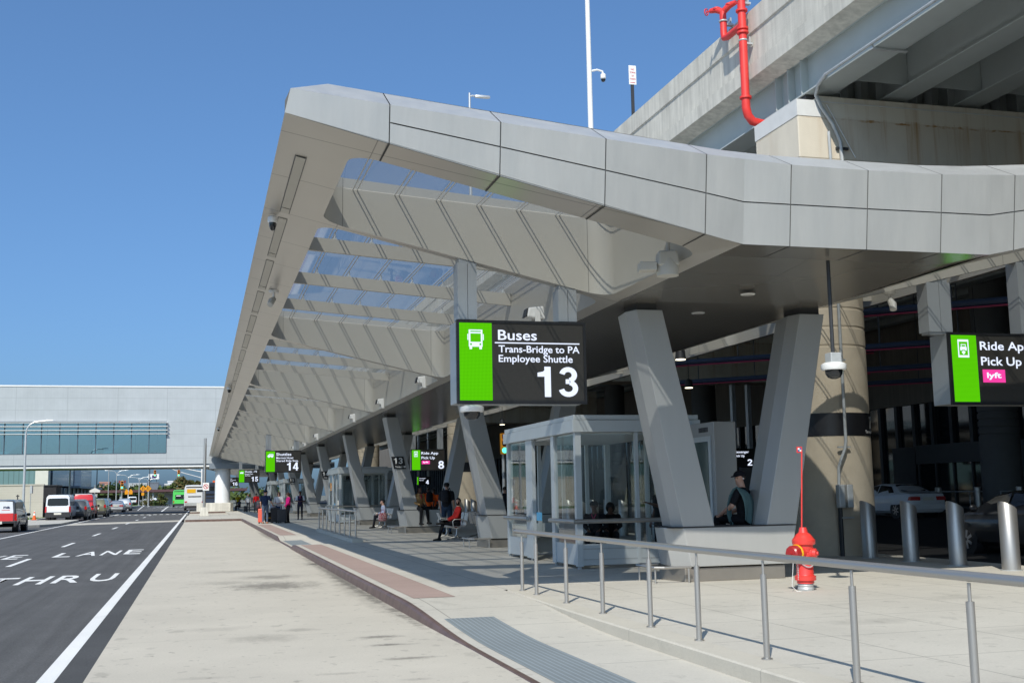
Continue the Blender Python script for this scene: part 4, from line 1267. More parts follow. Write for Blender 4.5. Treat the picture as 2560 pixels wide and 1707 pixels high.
# fractions are measured inside the frame: x 0..1 from the left, y 0..1 from the bottom
def led_sign(label, x0, y, z0, w=2.13, h=1.32, texts=(), ic=('bus', .08, .21, .65, .89), pink=None, rule=None, hang=((0.02, .165), (.80, .945)), htop=None, green=(.02, .268), depth=.55, cap_name='overhead_sign', band=True):
    t = thing(cap_name, label, 'sign', (x0 + w / 2, y, z0), 0, 'overhead display signs')
    FX = lambda f: x0 + f * w
    FZ = lambda f: z0 + f * h
    b = MB(); b.box(x0 + .012, x0 + w - .012, y + .05, y + depth, z0 + .012, z0 + h - .012)
    b.build('case', M['signcase'], t, True, bevel=.01)
    b = MB(); b.box(x0 + .0, x0 + .02, y + .3, y + .305, z0, z0 + h)
    b = MB()
    for xa, xb, za, zb_ in ((0, .02, 0, 1), (.98, 1, 0, 1), (.02, .98, 0, .038), (.02, .98, .968, 1)):
        b.box(FX(xa), FX(xb), y - .015, y + .05, FZ(za), FZ(zb_))
    b.build('bezel', M['black'], t, True)
    b = MB(); b.box(FX(.02), FX(.98), y, y + .045, FZ(.038), FZ(.968))
    sc = b.build('screen', M['screen'], t, True)
    if band:
        b = MB(); b.quad((FX(green[0]), y - .003, FZ(.04)), (FX(green[1]), y - .003, FZ(.04)), (FX(green[1]), y - .003, FZ(.966)), (FX(green[0]), y - .003, FZ(.966)))
        b.build('green_band', M['led_green'], sc, True)
    if ic:
        k, a, b_, c, d = ic
        icon(k, lambda u: FX(a + (b_ - a) * u), lambda v: FZ(c + (d - c) * v), y - .006, sc, 1, M['led_white'], M['led_green'])
    for (tx, xa, xb, bl, cp) in texts:
        lettering('sign_lettering', tx, M['led_white'], (FX(xa), y - .005, FZ(bl)), (1, 0, 0), (0, 0, 1), (xb - xa) * w, cp * h, sc, bold=.012 if cp < .2 else .022)
    if rule:
        b = MB(); b.quad((FX(rule[0]), y - .004, FZ(rule[2])), (FX(rule[1]), y - .004, FZ(rule[2])), (FX(rule[1]), y - .004, FZ(rule[2] + .014)), (FX(rule[0]), y - .004, FZ(rule[2] + .014)))
        b.build('rule', M['led_white'], sc, True)
    if pink:
        b = MB(); b.quad((FX(pink[0]), y - .004, FZ(pink[2])), (FX(pink[1]), y - .004, FZ(pink[2])), (FX(pink[1]), y - .004, FZ(pink[3])), (FX(pink[0]), y - .004, FZ(pink[3])))
        p_ = b.build('pink_badge', M['led_pink'], sc, True)
        lettering('badge_lettering', 'lyft', M['led_white'], (FX(pink[0] + .18 * (pink[1] - pink[0])), y - .007, FZ(pink[2] + .36 * (pink[3] - pink[2]))), (1, 0, 0), (0, 0, 1), .64 * (pink[1] - pink[0]) * w, .40 * (pink[3] - pink[2]) * h, sc, bold=.03)
    for a, b_ in hang:
        xa, xb = FX(a), FX(b_)
        top = (zb((xa + xb) / 2) if htop is None else htop)
        xm = xa + (xb - xa) * .52
        b = MB(); b.box(xa, xm - .004, y + .06, y + .36, z0 + h + .02, top - .05); b.box(xm + .004, xb, y + .06, y + .36, z0 + h + .02, top - .05)
        b.box(xa + .03, xb - .03, y + .09, y + .33, z0 + h - .02, top + .03)
        b.build('hanger', M['signcase'], t, True)
    return t
BUS13 = [('Buses', .315, .615, .768, .118), ('Trans-Bridge to PA', .318, .949, .618, .082), ('Employee Shuttle', .318, .893, .503, .082), ('13', .607, .937, .085, .365)]
led_sign('big overhead screen reading Buses 13, Trans-Bridge to PA and Employee Shuttle', 3.83, 17.28, 3.02, texts=BUS13, ic=('bus', .082, .206, .65, .892), rule=(.29, .95, .725))
RIDE = [('Ride App', .30, .80, .765, .115), ('Pick Up', .302, .70, .55, .115)]
led_sign('large overhead screen reading Ride App Pick Up cut off by the right photo edge', 12.74, 17.28, 3.03, h=1.28, texts=RIDE + [('7', .77, .94, .085, .365)], ic=('phone', .085, .19, .655, .905), pink=(.31, .53, .31, .49), hang=((-.155, .07), (.75, .95)))
led_sign('distant overhead screen reading Shuttles 14 with Marriott Hotel and Shared Ride Svcs', 3.74, 70.3, 3.05, texts=[('Shuttles', .305, .725, .765, .125), ('Marriott Hotel', .305, .775, .62, .085), ('Shared Ride Svcs.', .305, .925, .49, .085), ('14', .60, .925, .09, .37)], ic=('van', .065, .225, .68, .85))
led_sign('distant overhead screen reading Shuttle P3 Rental Cars AirTrain 15', 3.86, 123.3, 3.1, texts=[('Shuttle - P3', .30, .87, .80, .13), ('Rental Cars', .30, .69, .645, .085), ('AirTrain', .30, .56, .51, .085), ('15', .61, .935, .09, .37)], ic=('van', .065, .225, .70, .85))
led_sign('farthest overhead screen reading 16 beside the white bridge column', 3.4, 176.0, 3.2, texts=[('Hotel', .30, .55, .80, .10), ('Area Hotel', .30, .80, .66, .085), ('Shuttle', .30, .6, .53, .085), ('16', .58, .93, .09, .37)], ic=None, band=False)
led_sign('distant overhead screen reading Ride App Pick Up 8 with a pink badge', 12.62, 70.3, 3.05, texts=RIDE + [('8', .80, .98, .085, .37)], ic=('phone', .085, .19, .655, .905), pink=(.31, .55, .31, .47), hang=((-.02, .14), (.80, .96)))
led_sign('dark screen reading Passenger Pick Up 2 between kiosk and V column', 29.4, 60, 2.8, w=1.5, h=1.06, texts=[('Passenger', .10, .69, .78, .12), ('Pick Up', .10, .50, .57, .12), ('2', .61, .82, .10, .34)], ic=None, band=False, hang=((.1, .25), (.75, .9)), htop=8.9, depth=.3)
led_sign('small far screen showing 4 low under the Ride App 8 sign', 18.45, 100, 2.4, w=1.25, h=.72, texts=[('Passenger', .18, .62, .75, .1), ('Pick Up', .18, .48, .52, .1), ('4', .64, .85, .08, .5)], ic=None, green=(.02, .10), hang=((.1, .2), (.8, .9)), htop=8.9, depth=.3)

def plate(k, num, x, z, label):
    y = 17.4 + 13.25 * k - .005
    t = thing('column_sign', label, 'sign', (x, y, z), 0, 'black number plates on V columns')
    s_ = -.22
    P_ = lambda u, v: (x + u * .47 + (1 - v) * .105, y, z + v * .48)
    b = MB(); b.hexa([(*P_(0, 0)[:1], y, P_(0, 0)[2]), (P_(1, 0)[0], y, P_(1, 0)[2]), (P_(1, 0)[0], y - .012, P_(1, 0)[2]), (P_(0, 0)[0], y - .012, P_(0, 0)[2])],
                     [(P_(0, 1)[0], y, P_(0, 1)[2]), (P_(1, 1)[0], y, P_(1, 1)[2]), (P_(1, 1)[0], y - .012, P_(1, 1)[2]), (P_(0, 1)[0], y - .012, P_(0, 1)[2])])
    pl = b.build('plate', M['blacksign'], t, True)
    lettering('sign_lettering', num, M['white_letters'], (P_(.06, .43)[0], y - .016, z + .20), (1, 0, 0), (0, 0, 1), .36, .23, pl, bold=.03)
    lettering('sign_lettering', 'Terminal', M['white_letters'], (P_(.12, .1)[0], y - .016, z + .055), (1, 0, 0), (0, 0, 1), .27, .065, pl, bold=.02)
    b = MB(); b.quad((P_(.80, 0)[0], y - .0155, z + .05), (P_(.96, 0)[0], y - .0155, z + .05), (P_(.96, 0)[0], y - .0155, z + .125), (P_(.80, 0)[0], y - .0155, z + .125)); b.build('letter_box', M['white_letters'], pl, True)
    lettering('sign_lettering', 'A', M['blacksign'], (P_(.845, 0)[0], y - .017, z + .06), (1, 0, 0), (0, 0, 1), .04, .055, pl)
plate(2, '13', 7.10, 2.60, 'black 13 Terminal plate on the third V column leg')
plate(4, '14', 7.08, 2.62, 'black 14 Terminal plate on the fifth V column leg, partly behind the second shelter')
plate(6, '15', 7.08, 2.62, 'small black plate on a far V column leg beyond the woman in pink')

# ================================================================ ROOF AND CEILING FIXTURES
def flood(x, y, z, label, size=1.0, rz=0):
    t = thing('floodlight', label, 'floodlight', (x, y, z), rz, 'white floodlights under the canopy')
    b = MB(); b.hexa([(-.20 * size, -.14, -.09), (.16 * size, -.14, -.13), (.16 * size, .14, -.13), (-.20 * size, .14, -.09)], [(-.16 * size, -.13, .09), (.14 * size, -.11, .13), (.14 * size, .11, .13), (-.16 * size, .13, .09)])
    b.build('housing', M['white'], t, bevel=.03)
    b = MB(); b.hexa([(-.225 * size, -.12, -.08), (-.20 * size, -.12, -.085), (-.20 * size, .12, -.085), (-.225 * size, .12, -.08)], [(-.19 * size, -.11, .075), (-.17 * size, -.11, .08), (-.17 * size, .11, .08), (-.19 * size, .11, .075)])
    b.build('lens', M['darksteel'], t)
    b = MB(); b.box(-.05, .05, -.17, -.145, -.2, .04); b.box(-.05, .05, .145, .17, -.2, .04); b.box(-.06, .1, -.17, .17, -.24, -.2)
    b.build('bracket', M['white'], t)
    return t
FL = ['white floodlight peeking over the top of the big 13 screen', 'white floodlight on the right well wall, nearest beyond the 13 screen', 'second white floodlight left of the big 13 screen along the gutter edge',
      'third white floodlight along the gutter edge', 'fourth white floodlight along the gutter edge', 'fifth small white floodlight along the gutter edge', 'sixth tiny white floodlight along the gutter edge', 'seventh tiny white floodlight above the Shuttles 14 sign', 'eighth tiny white floodlight above sign 15']
for k in range(9):
    if k == 0: flood(6.05, 20.4, 4.98, FL[0], 1.0)
    else: flood(6.32, 33.2 + 8.0 * (k - 1), 4.98, FL[k], 1.0)
# big floodlight on the front soffit corner
t = thing('floodlight', 'pale grey floodlight with long fins tucked behind the front fascia bend', 'floodlight', (6.45, 15.0, 4.93), R(-12), 'white floodlights under the canopy')
M['lampgrey2'] = simple('pale_lamp_grey', (.55, .54, .50), .5, var=.04)
b = MB(); b.hexa([(-.16, -.16, -.11), (.16, -.13, -.10), (.16, .13, -.10), (-.16, .16, -.11)], [(-.14, -.13, .11), (.13, -.1, .13), (.13, .1, .13), (-.14, .13, .11)]); b.build('housing', M['lampgrey2'], t, bevel=.03)
b = MB(); b.box(-.42, -.17, -.12, .12, -.17, -.05); b.build('fins', M['lampgrey2'], t, bevel=.01)
b = MB(); b.lathe([(.16, -.26), (.17, -.12), (.12, .02)], (.0, 0, .02), n=14); b.tube([(.02, 0, .1), (.02, 0, .25)], .03, 8); b.build('bracket', M['lampgrey2'], t)

def dome_cam(label, x, y, ztop, drop, r=.14):
    t = thing('security_camera', label, 'camera', (x, y, ztop), 0, 'dome security cameras')
    if drop > .1:
        b = MB(); b.tube([(0, 0, 0), (0, 0, -drop + .16)], .028, 10); b.build('pole', M['darksteel'], t)
        b = MB(); b.box(-.085, .085, -.085, .085, -drop + .02, -drop + .16); b.build('junction_box', M['galv'], t, bevel=.01)
    b = MB(); b.lathe([(r * 1.18, -drop - .085), (r * 1.27, -drop - .06), (r * 1.27, -drop - .005), (r * .95, -drop + .02)], n=22); b.build('housing', M['white'], t)
    b = MB(); b.lathe([(r * .25, -drop - .21), (r * .62, -drop - .19), (r * .85, -drop - .14), (r * .9, -drop - .086)], n=18); b.build('dome', M['carglass'], t)
    return t
dome_cam('white dome camera on a long dark drop pole in front of the tan pier', 8.68, 14.38, 4.87, 1.50)
dome_cam('white dome camera hanging under the left end of the big 13 screen', 4.08, 17.36, 3.01, .03, .15)
dome_cam('white dome camera hanging under the Ride App screen at the right edge', 14.6, 17.4, 3.02, .03, .12)
dome_cam('small dark dome camera on the outer soffit edge, nearest the canopy tip', 1.02, 17.75, zb(1.02), .05, .06)
t = thing('security_camera', 'white bracket camera hanging from the outer soffit, second from the canopy tip', 'camera', (1.42, 24.0, zb(1.42)))
b = MB(); b.lathe([(.09, -.05), (.11, -.02), (.11, 0)], n=14); b.tube([(0, 0, 0), (0, 0, -.2)], .025, 8); b.build('mount', M['white'], t)
b = MB(); b.tube([(0, -.02, -.18), (-.05, -.10, -.24), (-.09, -.2, -.34)], [.05, .07, .06], 10); b.build('body', M['lampgrey2'], t)
dome_cam('dark dome camera on the outer soffit edge, third from the canopy tip', 1.05, 46.5, zb(1.05), .05, .08)
dome_cam('dark dome camera far along the outer soffit edge, above the sky bridge roof line', 1.05, 74, zb(1.05), .05, .09)
t = thing('security_camera', 'pale bracket camera under the right wing rib beside the Ride App hangers', 'camera', (11.75, 17.5, zb(11.75)))
b = MB(); b.lathe([(.1, -.05), (.12, 0)], n=12); b.tube([(0, 0, 0), (0, 0, -.16)], .03, 8); b.build('mount', M['lampgrey2'], t)
b = MB(); b.tube([(0, 0, -.14), (.02, -.06, -.24), (0, -.1, -.34)], [.05, .07, .06], 10); b.build('body', M['lampgrey2'], t)
for x, y, l in ((8.42, 16.39, 'round downlight in the flat soffit, right one above the nearest V column'), (8.44, 18.34, 'round downlight in the flat soffit between the V column tops'), (8.44, 31.0, 'round downlight in the flat soffit over the second V column')):
    t = thing('soffit_light', l, 'lamp', (x, y, 4.72), 0, 'round lights in the flat soffit')
    b = MB(); b.lathe([(.085, -.012), (.11, -.010), (.12, -.001)], n=20); b.build('ring', M['white'], t)
    b = MB(); b.lathe([(.08, -.014), (.084, -.011)], n=18); b.build('lens', M['headlamp'], t)

# conduit on the tan pier
t = thing('conduit_pipe', 'thin galvanised conduit with grey boxes climbing the near tan pier', 'pipe', (13.45, 22.1, .15))
b = MB(); b.tube([(13.37, 22.20, 1.65), (13.38, 22.18, 2.05), (13.42, 22.15, 2.2), (13.52, 22.12, 2.45), (13.54, 22.10, 2.6), (13.55, 22.10, 7.2), (13.47, 21.92, 7.6), (13.42, 21.9, 9.5)], .035, 10); b.build('pipe', M['galv'], t, True)
b = MB(); b.tube([(13.37, 22.2, .15), (13.37, 22.2, 1.2)], .05, 10); b.build('lower_pipe', M['darksteel'], t, True)
for z in (2.47, 4.38, .95):
    b = MB(); b.box(13.38, 13.68, 22.15, 22.2, z, z + .035); b.build('clamp', M['galv'], t, True)
for x in (13.34, 13.54):
    b = MB(); b.box(x - .075, x + .075, 22.03, 22.18, 1.18, 1.68); b.build('junction_box', M['galv'], t, True, bevel=.02)
# conduit and cables on the pier cap
t = thing('conduit_pipe', 'galvanised conduit bending down the end of the pier cap above the fascia', 'pipe', (13.6, 21.9, 9))
b = MB(); b.tube([(13.0, 21.2, 10.53), (13.05, 21.6, 10.45), (13.15, 21.9, 10.32), (13.3, 21.94, 10.05), (13.55, 21.94, 9.7), (13.72, 21.94, 9.3), (13.76, 21.94, 8.6)], .045, 10); b.build('pipe', M['galv'], t, True)
b = MB(); b.tube([(13.44, 21.96, 10.15), (14.1, 21.96, 8.95)], .012, 6); b.build('cable', M['white'], t, True)
b = MB(); b.box(13.62, 13.92, 21.93, 21.99, 9.12, 9.17); b.build('clamp', M['darksteel'], t, True)

# red standpipe on the parapet
t = thing('fire_standpipe', 'red fire standpipe with hose valves clamped to the roadway parapet', 'standpipe', (12.55, 24.1, 10.5))
X, Y = 12.56, 24.1
b = MB(); b.tube([(X, Y, 13.75), (X, Y, 10.95)], .10, 16); b.tube([(X, Y, 11.0), (X, Y, 10.72), (X + .05, Y + .02, 10.55), (X + .18, Y + .05, 10.42), (X + .55, Y + .1, 10.38)], .105, 14); b.build('riser', M['redpipe'], t, True)
for z in (10.98, 12.62, 12.72, 13.18):
    b = MB(); b.lathe([(.10, -.03), (.145, -.025), (.145, .025), (.10, .03)], (X, Y, z), n=16); b.build('coupling', M['redpipe'], t, True)
b = MB(); b.tube([(X, Y, 12.82), (X - .02, Y + .75, 12.82), (X - .03, Y + .92, 12.86), (X - .03, Y + .95, 13.0), (X - .03, Y + .95, 13.55)], .085, 14); b.build('branch', M['redpipe'], t, True)
for yy, z in ((Y, 13.75), (Y + .95, 13.55)):
    for s_ in (-1, 1):
        b = MB(); b.tube([(X - .02, yy, z), (X - .02 - .10 * s_, yy + .16 * s_, z + .12), (X - .02 - .2 * s_, yy + .32 * s_, z + .14)], [.08, .085, .06], 12)
        b.lathe([(.05, 0), (.10, .02), (.10, .06), (.05, .08)], (X - .02 - .1 * s_, yy + .16 * s_, z + .1), n=12)
        v = b.build('hose_valve', M['redpipe'], t, True)
        b = MB(); c = Vector((X - .02 - .26 * s_, yy + .42 * s_, z + .15))
        n_ = Vector((-.5, .8, .1)).normalized(); u = n_.orthogonal().normalized(); w_ = n_.cross(u)
        b.tube([c + (u * math.cos(a) + w_ * math.sin(a)) * .085 for a in [k * .5236 for k in range(13)]], .013, 6)
        b.tube([c - u * .085, c + u * .085], .009, 5); b.tube([c - w_ * .085, c + w_ * .085], .009, 5); b.tube([c, c - n_ * .1 * s_], .015, 6)
        b.build('handwheel', M['redpipe'], v, True)
for yy, z in ((Y, 12.42), (Y, 13.45), (Y + .95, 13.3)):
    b = MB(); b.box(X + .05, XP - .03, yy - .06, yy + .06, z - .10, z - .05); b.box(X + .14, X + .17, yy - .06, yy + .06, z - .05, z + .1)
    b.lathe([(.108, -.02), (.115, 0), (.108, .02)], (X - (.03 if yy > Y else 0), yy, z), n=16)
    b.build('bracket', M['galv'], t, True)

# things standing on the elevated roadway
t = thing('light_pole', 'white pole with a dome camera arm rising above the canopy', 'pole', (13.35, 37.5, 11.75))
b = MB(); b.tube([(0, 0, 0), (0, 0, 16)], [.10, .07], 14); b.lathe([(.22, 0), (.22, .08), (.12, .14)], n=14); b.build('pole', M['white'], t)
b = MB(); b.tube([(.05, 0, 4.95), (.3, 0, 5.02), (.5, 0, 4.98), (.53, 0, 4.86)], .04, 8); a_ = b.build('camera_arm', M['white'], t)
b = MB(); b.lathe([(.07, 4.68), (.10, 4.72), (.10, 4.86), (.05, 4.9)], (.53, 0, 0), n=14); b.build('camera_housing', M['white'], a_)
b = MB(); b.lathe([(.02, 4.58), (.07, 4.61), (.088, 4.68)], (.53, 0, 0), n=14); b.build('camera_dome', M['carglass'], a_)
t = thing('parking_sign', 'small white no stopping sign with red print on a dark post', 'sign', (13.0, 32.5, 13.2))
b = MB(); b.box(-.05, .05, -.02, .02, -.1, 1.75); b.build('post', M['darksteel'], t)
b = MB(); b.box(-.12, .13, -.045, -.022, 1.15, 1.78); pl = b.build('plate', M['white'], t, bevel=.01)
M['redprint'] = simple('red_print', (.5, .03, .04), .6, var=0)
for i, (tx, wd) in enumerate((('NO', .12), ('STOPPING', .19), ('OR', .08), ('STANDING', .19))):
    lettering('sign_lettering', tx, M['redprint'], (13.0 - wd / 2 + .005, 32.452, 14.82 - .105 * i), (1, 0, 0), (0, 0, 1), wd, .055, pl)
b = MB(); b.quad((-.08, -.048, 1.2), (.09, -.048, 1.2), (.09, -.048, 1.22), (-.08, -.048, 1.22)); b.build('arrow', M['redprint'], pl)
t = thing('street_lamp', 'pale flat LED street lamp head just above the canopy roof edge', 'street lamp', (13.5, 57, 11.75), 0, 'street lamps')
b = MB(); b.tube([(0, 0, 0), (0, 0, 11.0)], [.12, .055], 10); b.build('pole', M['lampgrey'], t)
b = MB(); b.tube([(0, 0, 10.8), (.15, 0, 10.86), (.35, 0, 10.86)], .05, 8); b.ring_loft([[(x, y, 10.83 + z) for y, z in ((-.14 * s_, -.04), (.14 * s_, -.04), (.13 * s_, .06), (-.13 * s_, .06))] for x, s_ in ((.3, .6), (.42, 1), (1.0, 1.0), (1.12, .5))], smooth=False); b.build('lamp_head', M['lampgrey'], t)

# ================================================================ RAILINGS
def railing(pts_posts, path, ztop_, label, z0f, single_end=True):
    t = thing('steel_railing', label, 'railing', (pts_posts[0][0], pts_posts[0][1], .15))
    for x, y in pts_posts:
        z0 = z0f(x, y)
        b = MB(); b.tube([(x, y, z0), (x, y, ztop_ - .16)], .028, 12); b.lathe([(.05, 0), (.05, .012), (.03, .014)], (x, y, z0), n=14); b.tube([(x, y, ztop_ - .16), (x, y, ztop_ - .04)], .012, 8)
        b.build('post', M['steel'], t, True)
    b = MB(); b.tube(path, .034, 14)
    b.build('handrail', M['steel'], t, True)
    return t
posts = [(4.79, 17.15), (4.79, 16.38), (4.80, 14.98), (4.80, 13.53), (4.81, 12.0), (4.82, 10.75), (4.84, 9.37), (4.86, 7.96), (4.88, 6.58), (4.9, 5.2)]
railing(posts, [(4.785, 17.5, 1.04), (4.80, 15, 1.04), (4.82, 10.7, 1.04), (4.86, 8, 1.045), (4.91, 4.5, 1.05)], 1.045, 'long brushed steel railing in the foreground running off the right photo edge', lambda x, y: .15)
posts2 = [(4.86, 49.0 - 1.47 * i) for i in range(9)]
kb2 = MB(); kb2.hexa([(4.62, 36.4, .1), (5.0, 36.4, .1), (5.0, 49.6, .1), (4.78, 49.6, .1)], [(4.66, 36.5, .27), (4.98, 36.5, .27), (4.98, 49.4, .27), (4.80, 49.4, .27)])
railing(posts2, [(4.86, 49.2, 1.12), (4.86, 36.9, 1.12)], 1.12, 'shorter steel railing by the second dropped kerb, in the middle distance', lambda x, y: .27)
struct(kb2.build('railing_plinth', M['kerbconc']))

# ================================================================ FIRE HYDRANT
t = thing('fire_hydrant', 'red fire hydrant with yellow banded nozzle, chain and a flagged marker rod', 'hydrant', (8.58, 15.3, .15))
b = MB()
b.lathe([(.125, .10), (.125, .14), (.155, .145), (.155, .205), (.13, .215), (.125, .23), (.118, .40), (.118, .55), (.128, .56), (.128, .585)], n=24)
b.lathe([(.13, .585), (.135, .60), (.135, .65), (.165, .66), (.17, .68), (.17, .725), (.15, .745), (.125, .78), (.10, .81), (.078, .825), (.070, .83), (.05, .905), (.0, .91)], n=24)
b.build('barrel', M['red'], t)
b = MB(); b.lathe([(.115, 0), (.12, .02), (.108, .05), (.116, .07), (.108, .1)], n=20); b.build('foot', M['galv'], t)
d = (-.93, -.36)
b = MB()
ringsN = [(.10, .07), (.125, .13), (.13, .18)]
def horiz(b, prof, dirv, z, n=18):
    dv = Vector((dirv[0], dirv[1], 0)).normalized(); s_ = Vector((-dv.y, dv.x, 0)); u_ = Vector((0, 0, 1))
    b.ring_loft([[Vector((0, 0, z)) + dv * h + (s_ * math.cos(2 * math.pi * j / n) + u_ * math.sin(2 * math.pi * j / n)) * r for j in range(n)] for r, h in prof])
horiz(b, [(.10, .06), (.115, .14), (.125, .16)], d, .535); b.build('pumper_nozzle', M['red'], t)
b = MB(); horiz(b, [(.128, .16), (.130, .162), (.130, .188), (.128, .19)], d, .535); b.build('yellow_band', M['yellow'], t)
b = MB(); horiz(b, [(.124, .19), (.122, .21), (.115, .28), (.095, .30), (.04, .305), (.035, .335)], d, .535, 10); b.build('pumper_cap', simple('dark_red_cap', (.32, .02, .02), .35, var=.15, vscale=20), t)
for dd in ((.72, -.70), (.5, .85)):
    b = MB(); horiz(b, [(.08, .06), (.085, .13), (.075, .135), (.072, .18), (.03, .19), (.028, .21)], dd, .53); b.build('hose_nozzle', M['red'], t)
b = MB()
for i in range(22):
    u = i / 21; a = R(-100 - 60 + 130 * u); z = .49 - .15 * math.sin(math.pi * u) ** .8
    b.lathe([(.007, -.009), (.010, 0), (.007, .009)], (.148 * math.cos(a), .148 * math.sin(a), z), n=6)
for i in range(12): b.lathe([(.007, -.009), (.010, 0), (.007, .009)], (.15 * math.cos(R(-160)), .15 * math.sin(R(-160)), .44 - .025 * i), n=6)
b.build('chain', M['galv'], t)
b = MB(); b.tube([(-.25, -.12, .43), (-.28, -.14, .25), (-.31, -.16, .08), (-.26, -.2, .01), (-.2, -.22, .006)], .004, 5); b.build('cord', M['white'], t)
b = MB(); b.tube([(-.01, .02, .86), (.055, .02, 2.02)], .011, 8); rod = b.build('marker_rod', M['red'], t)
b = MB(); b.box(-.03, .06, .012, .02, 2.0, 2.09); b.build('flag_frame', M['red'], rod)
b = MB(); b.box(-.012, .015, .008, .012, 2.045, 2.072); b.box(.015, .042, .008, .012, 2.018, 2.045); b.build('flag_white', M['white'], rod)
b = MB(); b.box(-.012, .015, .008, .012, 2.018, 2.045); b.box(.015, .042, .008, .012, 2.045, 2.072); b.build('flag_blue', simple('flag_blue', (.03, .12, .35), .5, var=0), rod)

# ================================================================ BOLLARDS
def bollard_proto(loc, label, h=1.07, r=.155):
    t = thing('steel_bollard', label, 'bollard', loc, 0, 'steel bollards along the pavement edge')
    b = MB()
    n = 28
    lo = [(r * math.cos(2 * math.pi * j / n), r * math.sin(2 * math.pi * j / n), 0) for j in range(n)]
    hi = [(x, y, h + .075 * (-x) / r) for x, y, _ in lo]
    hi2 = [(x * .94, y * .94, h + .012 + .075 * (-x) / r) for x, y, _ in lo]
    b.ring_loft([lo, hi, hi2])
    b.build('tube', M['steel'], t, sharp=50)
    b = MB(); b.lathe([(r + .03, 0), (r + .03, .012), (r, .014)], n=24); b.build('foot_ring', M['galv'], t)
    return t
def bollard_label(i, n):
    ordn = ['nearest, rightmost', 'second nearest', 'third nearest', 'fourth nearest, beside the tan pier']
    if i < 4: return 'slant topped steel bollard on the pavement edge, ' + ordn[i]
    if i in (26, 27, 28): return 'steel bollard seen between the legs of the second V column, %s of three' % ['right', 'middle', 'left'][i - 26]
    return 'far steel bollard in the row glimpsed through the shelter glass'
bp = bollard_proto((13.6, 17.15, .15), bollard_label(0, 0), 1.1)
for i in range(1, 34):
    y = 17.15 + 1.435 * i
    if 21.9 < y < 24.5 or 59 < y < 62: continue
    place_copy(bp, (13.6 - .012 * min(i, 8), y, .15), 0, bollard_label(i, 0))
fb_ = thing('steel_bollard', 'round capped steel bollard before the terminal, first right of the white sedan', 'bollard', (31.9, 44.7, .43), 0, 'capped bollards before the terminal')
b = MB(); b.lathe([(.135, 0), (.135, .86), (.12, .865), (.12, .90), (.14, .905), (.14, 1.06), (.11, 1.09)], n=20); b.build('tube', M['steel'], fb_)
b = MB(); b.lathe([(.16, 0), (.16, .015), (.13, .02)], n=18); b.build('foot_ring', M['galv'], fb_)
for i, (y, l) in enumerate(((42.0, 'round capped steel bollard before the terminal, second right of the white sedan'), (39.4, 'round capped steel bollard before the terminal, third right of the white sedan'), (36.6, 'round capped steel bollard before the terminal, fourth right of the white sedan'), (34.0, 'round capped steel bollard before the terminal, at the right photo edge'), (47.6, 'round capped steel bollard half behind the boot of the white sedan'))):
    place_copy(fb_, (31.9, y, .43), 0, l)
fr = thing('steel_railing', 'dim crowd rail along the terminal pavement behind the capped bollards', 'railing', (33.6, 40, .43))
b = MB(); b.tube([(33.6, 28, 1.3), (33.6, 60, 1.3)], .025, 8); b.build('handrail', M['galv'], fr, True)
for i in range(16):
    b = MB(); b.tube([(33.6, 28 + 2.1 * i, .43), (33.6, 28 + 2.1 * i, 1.3)], .022, 6); b.build('post', M['galv'], fr, True)

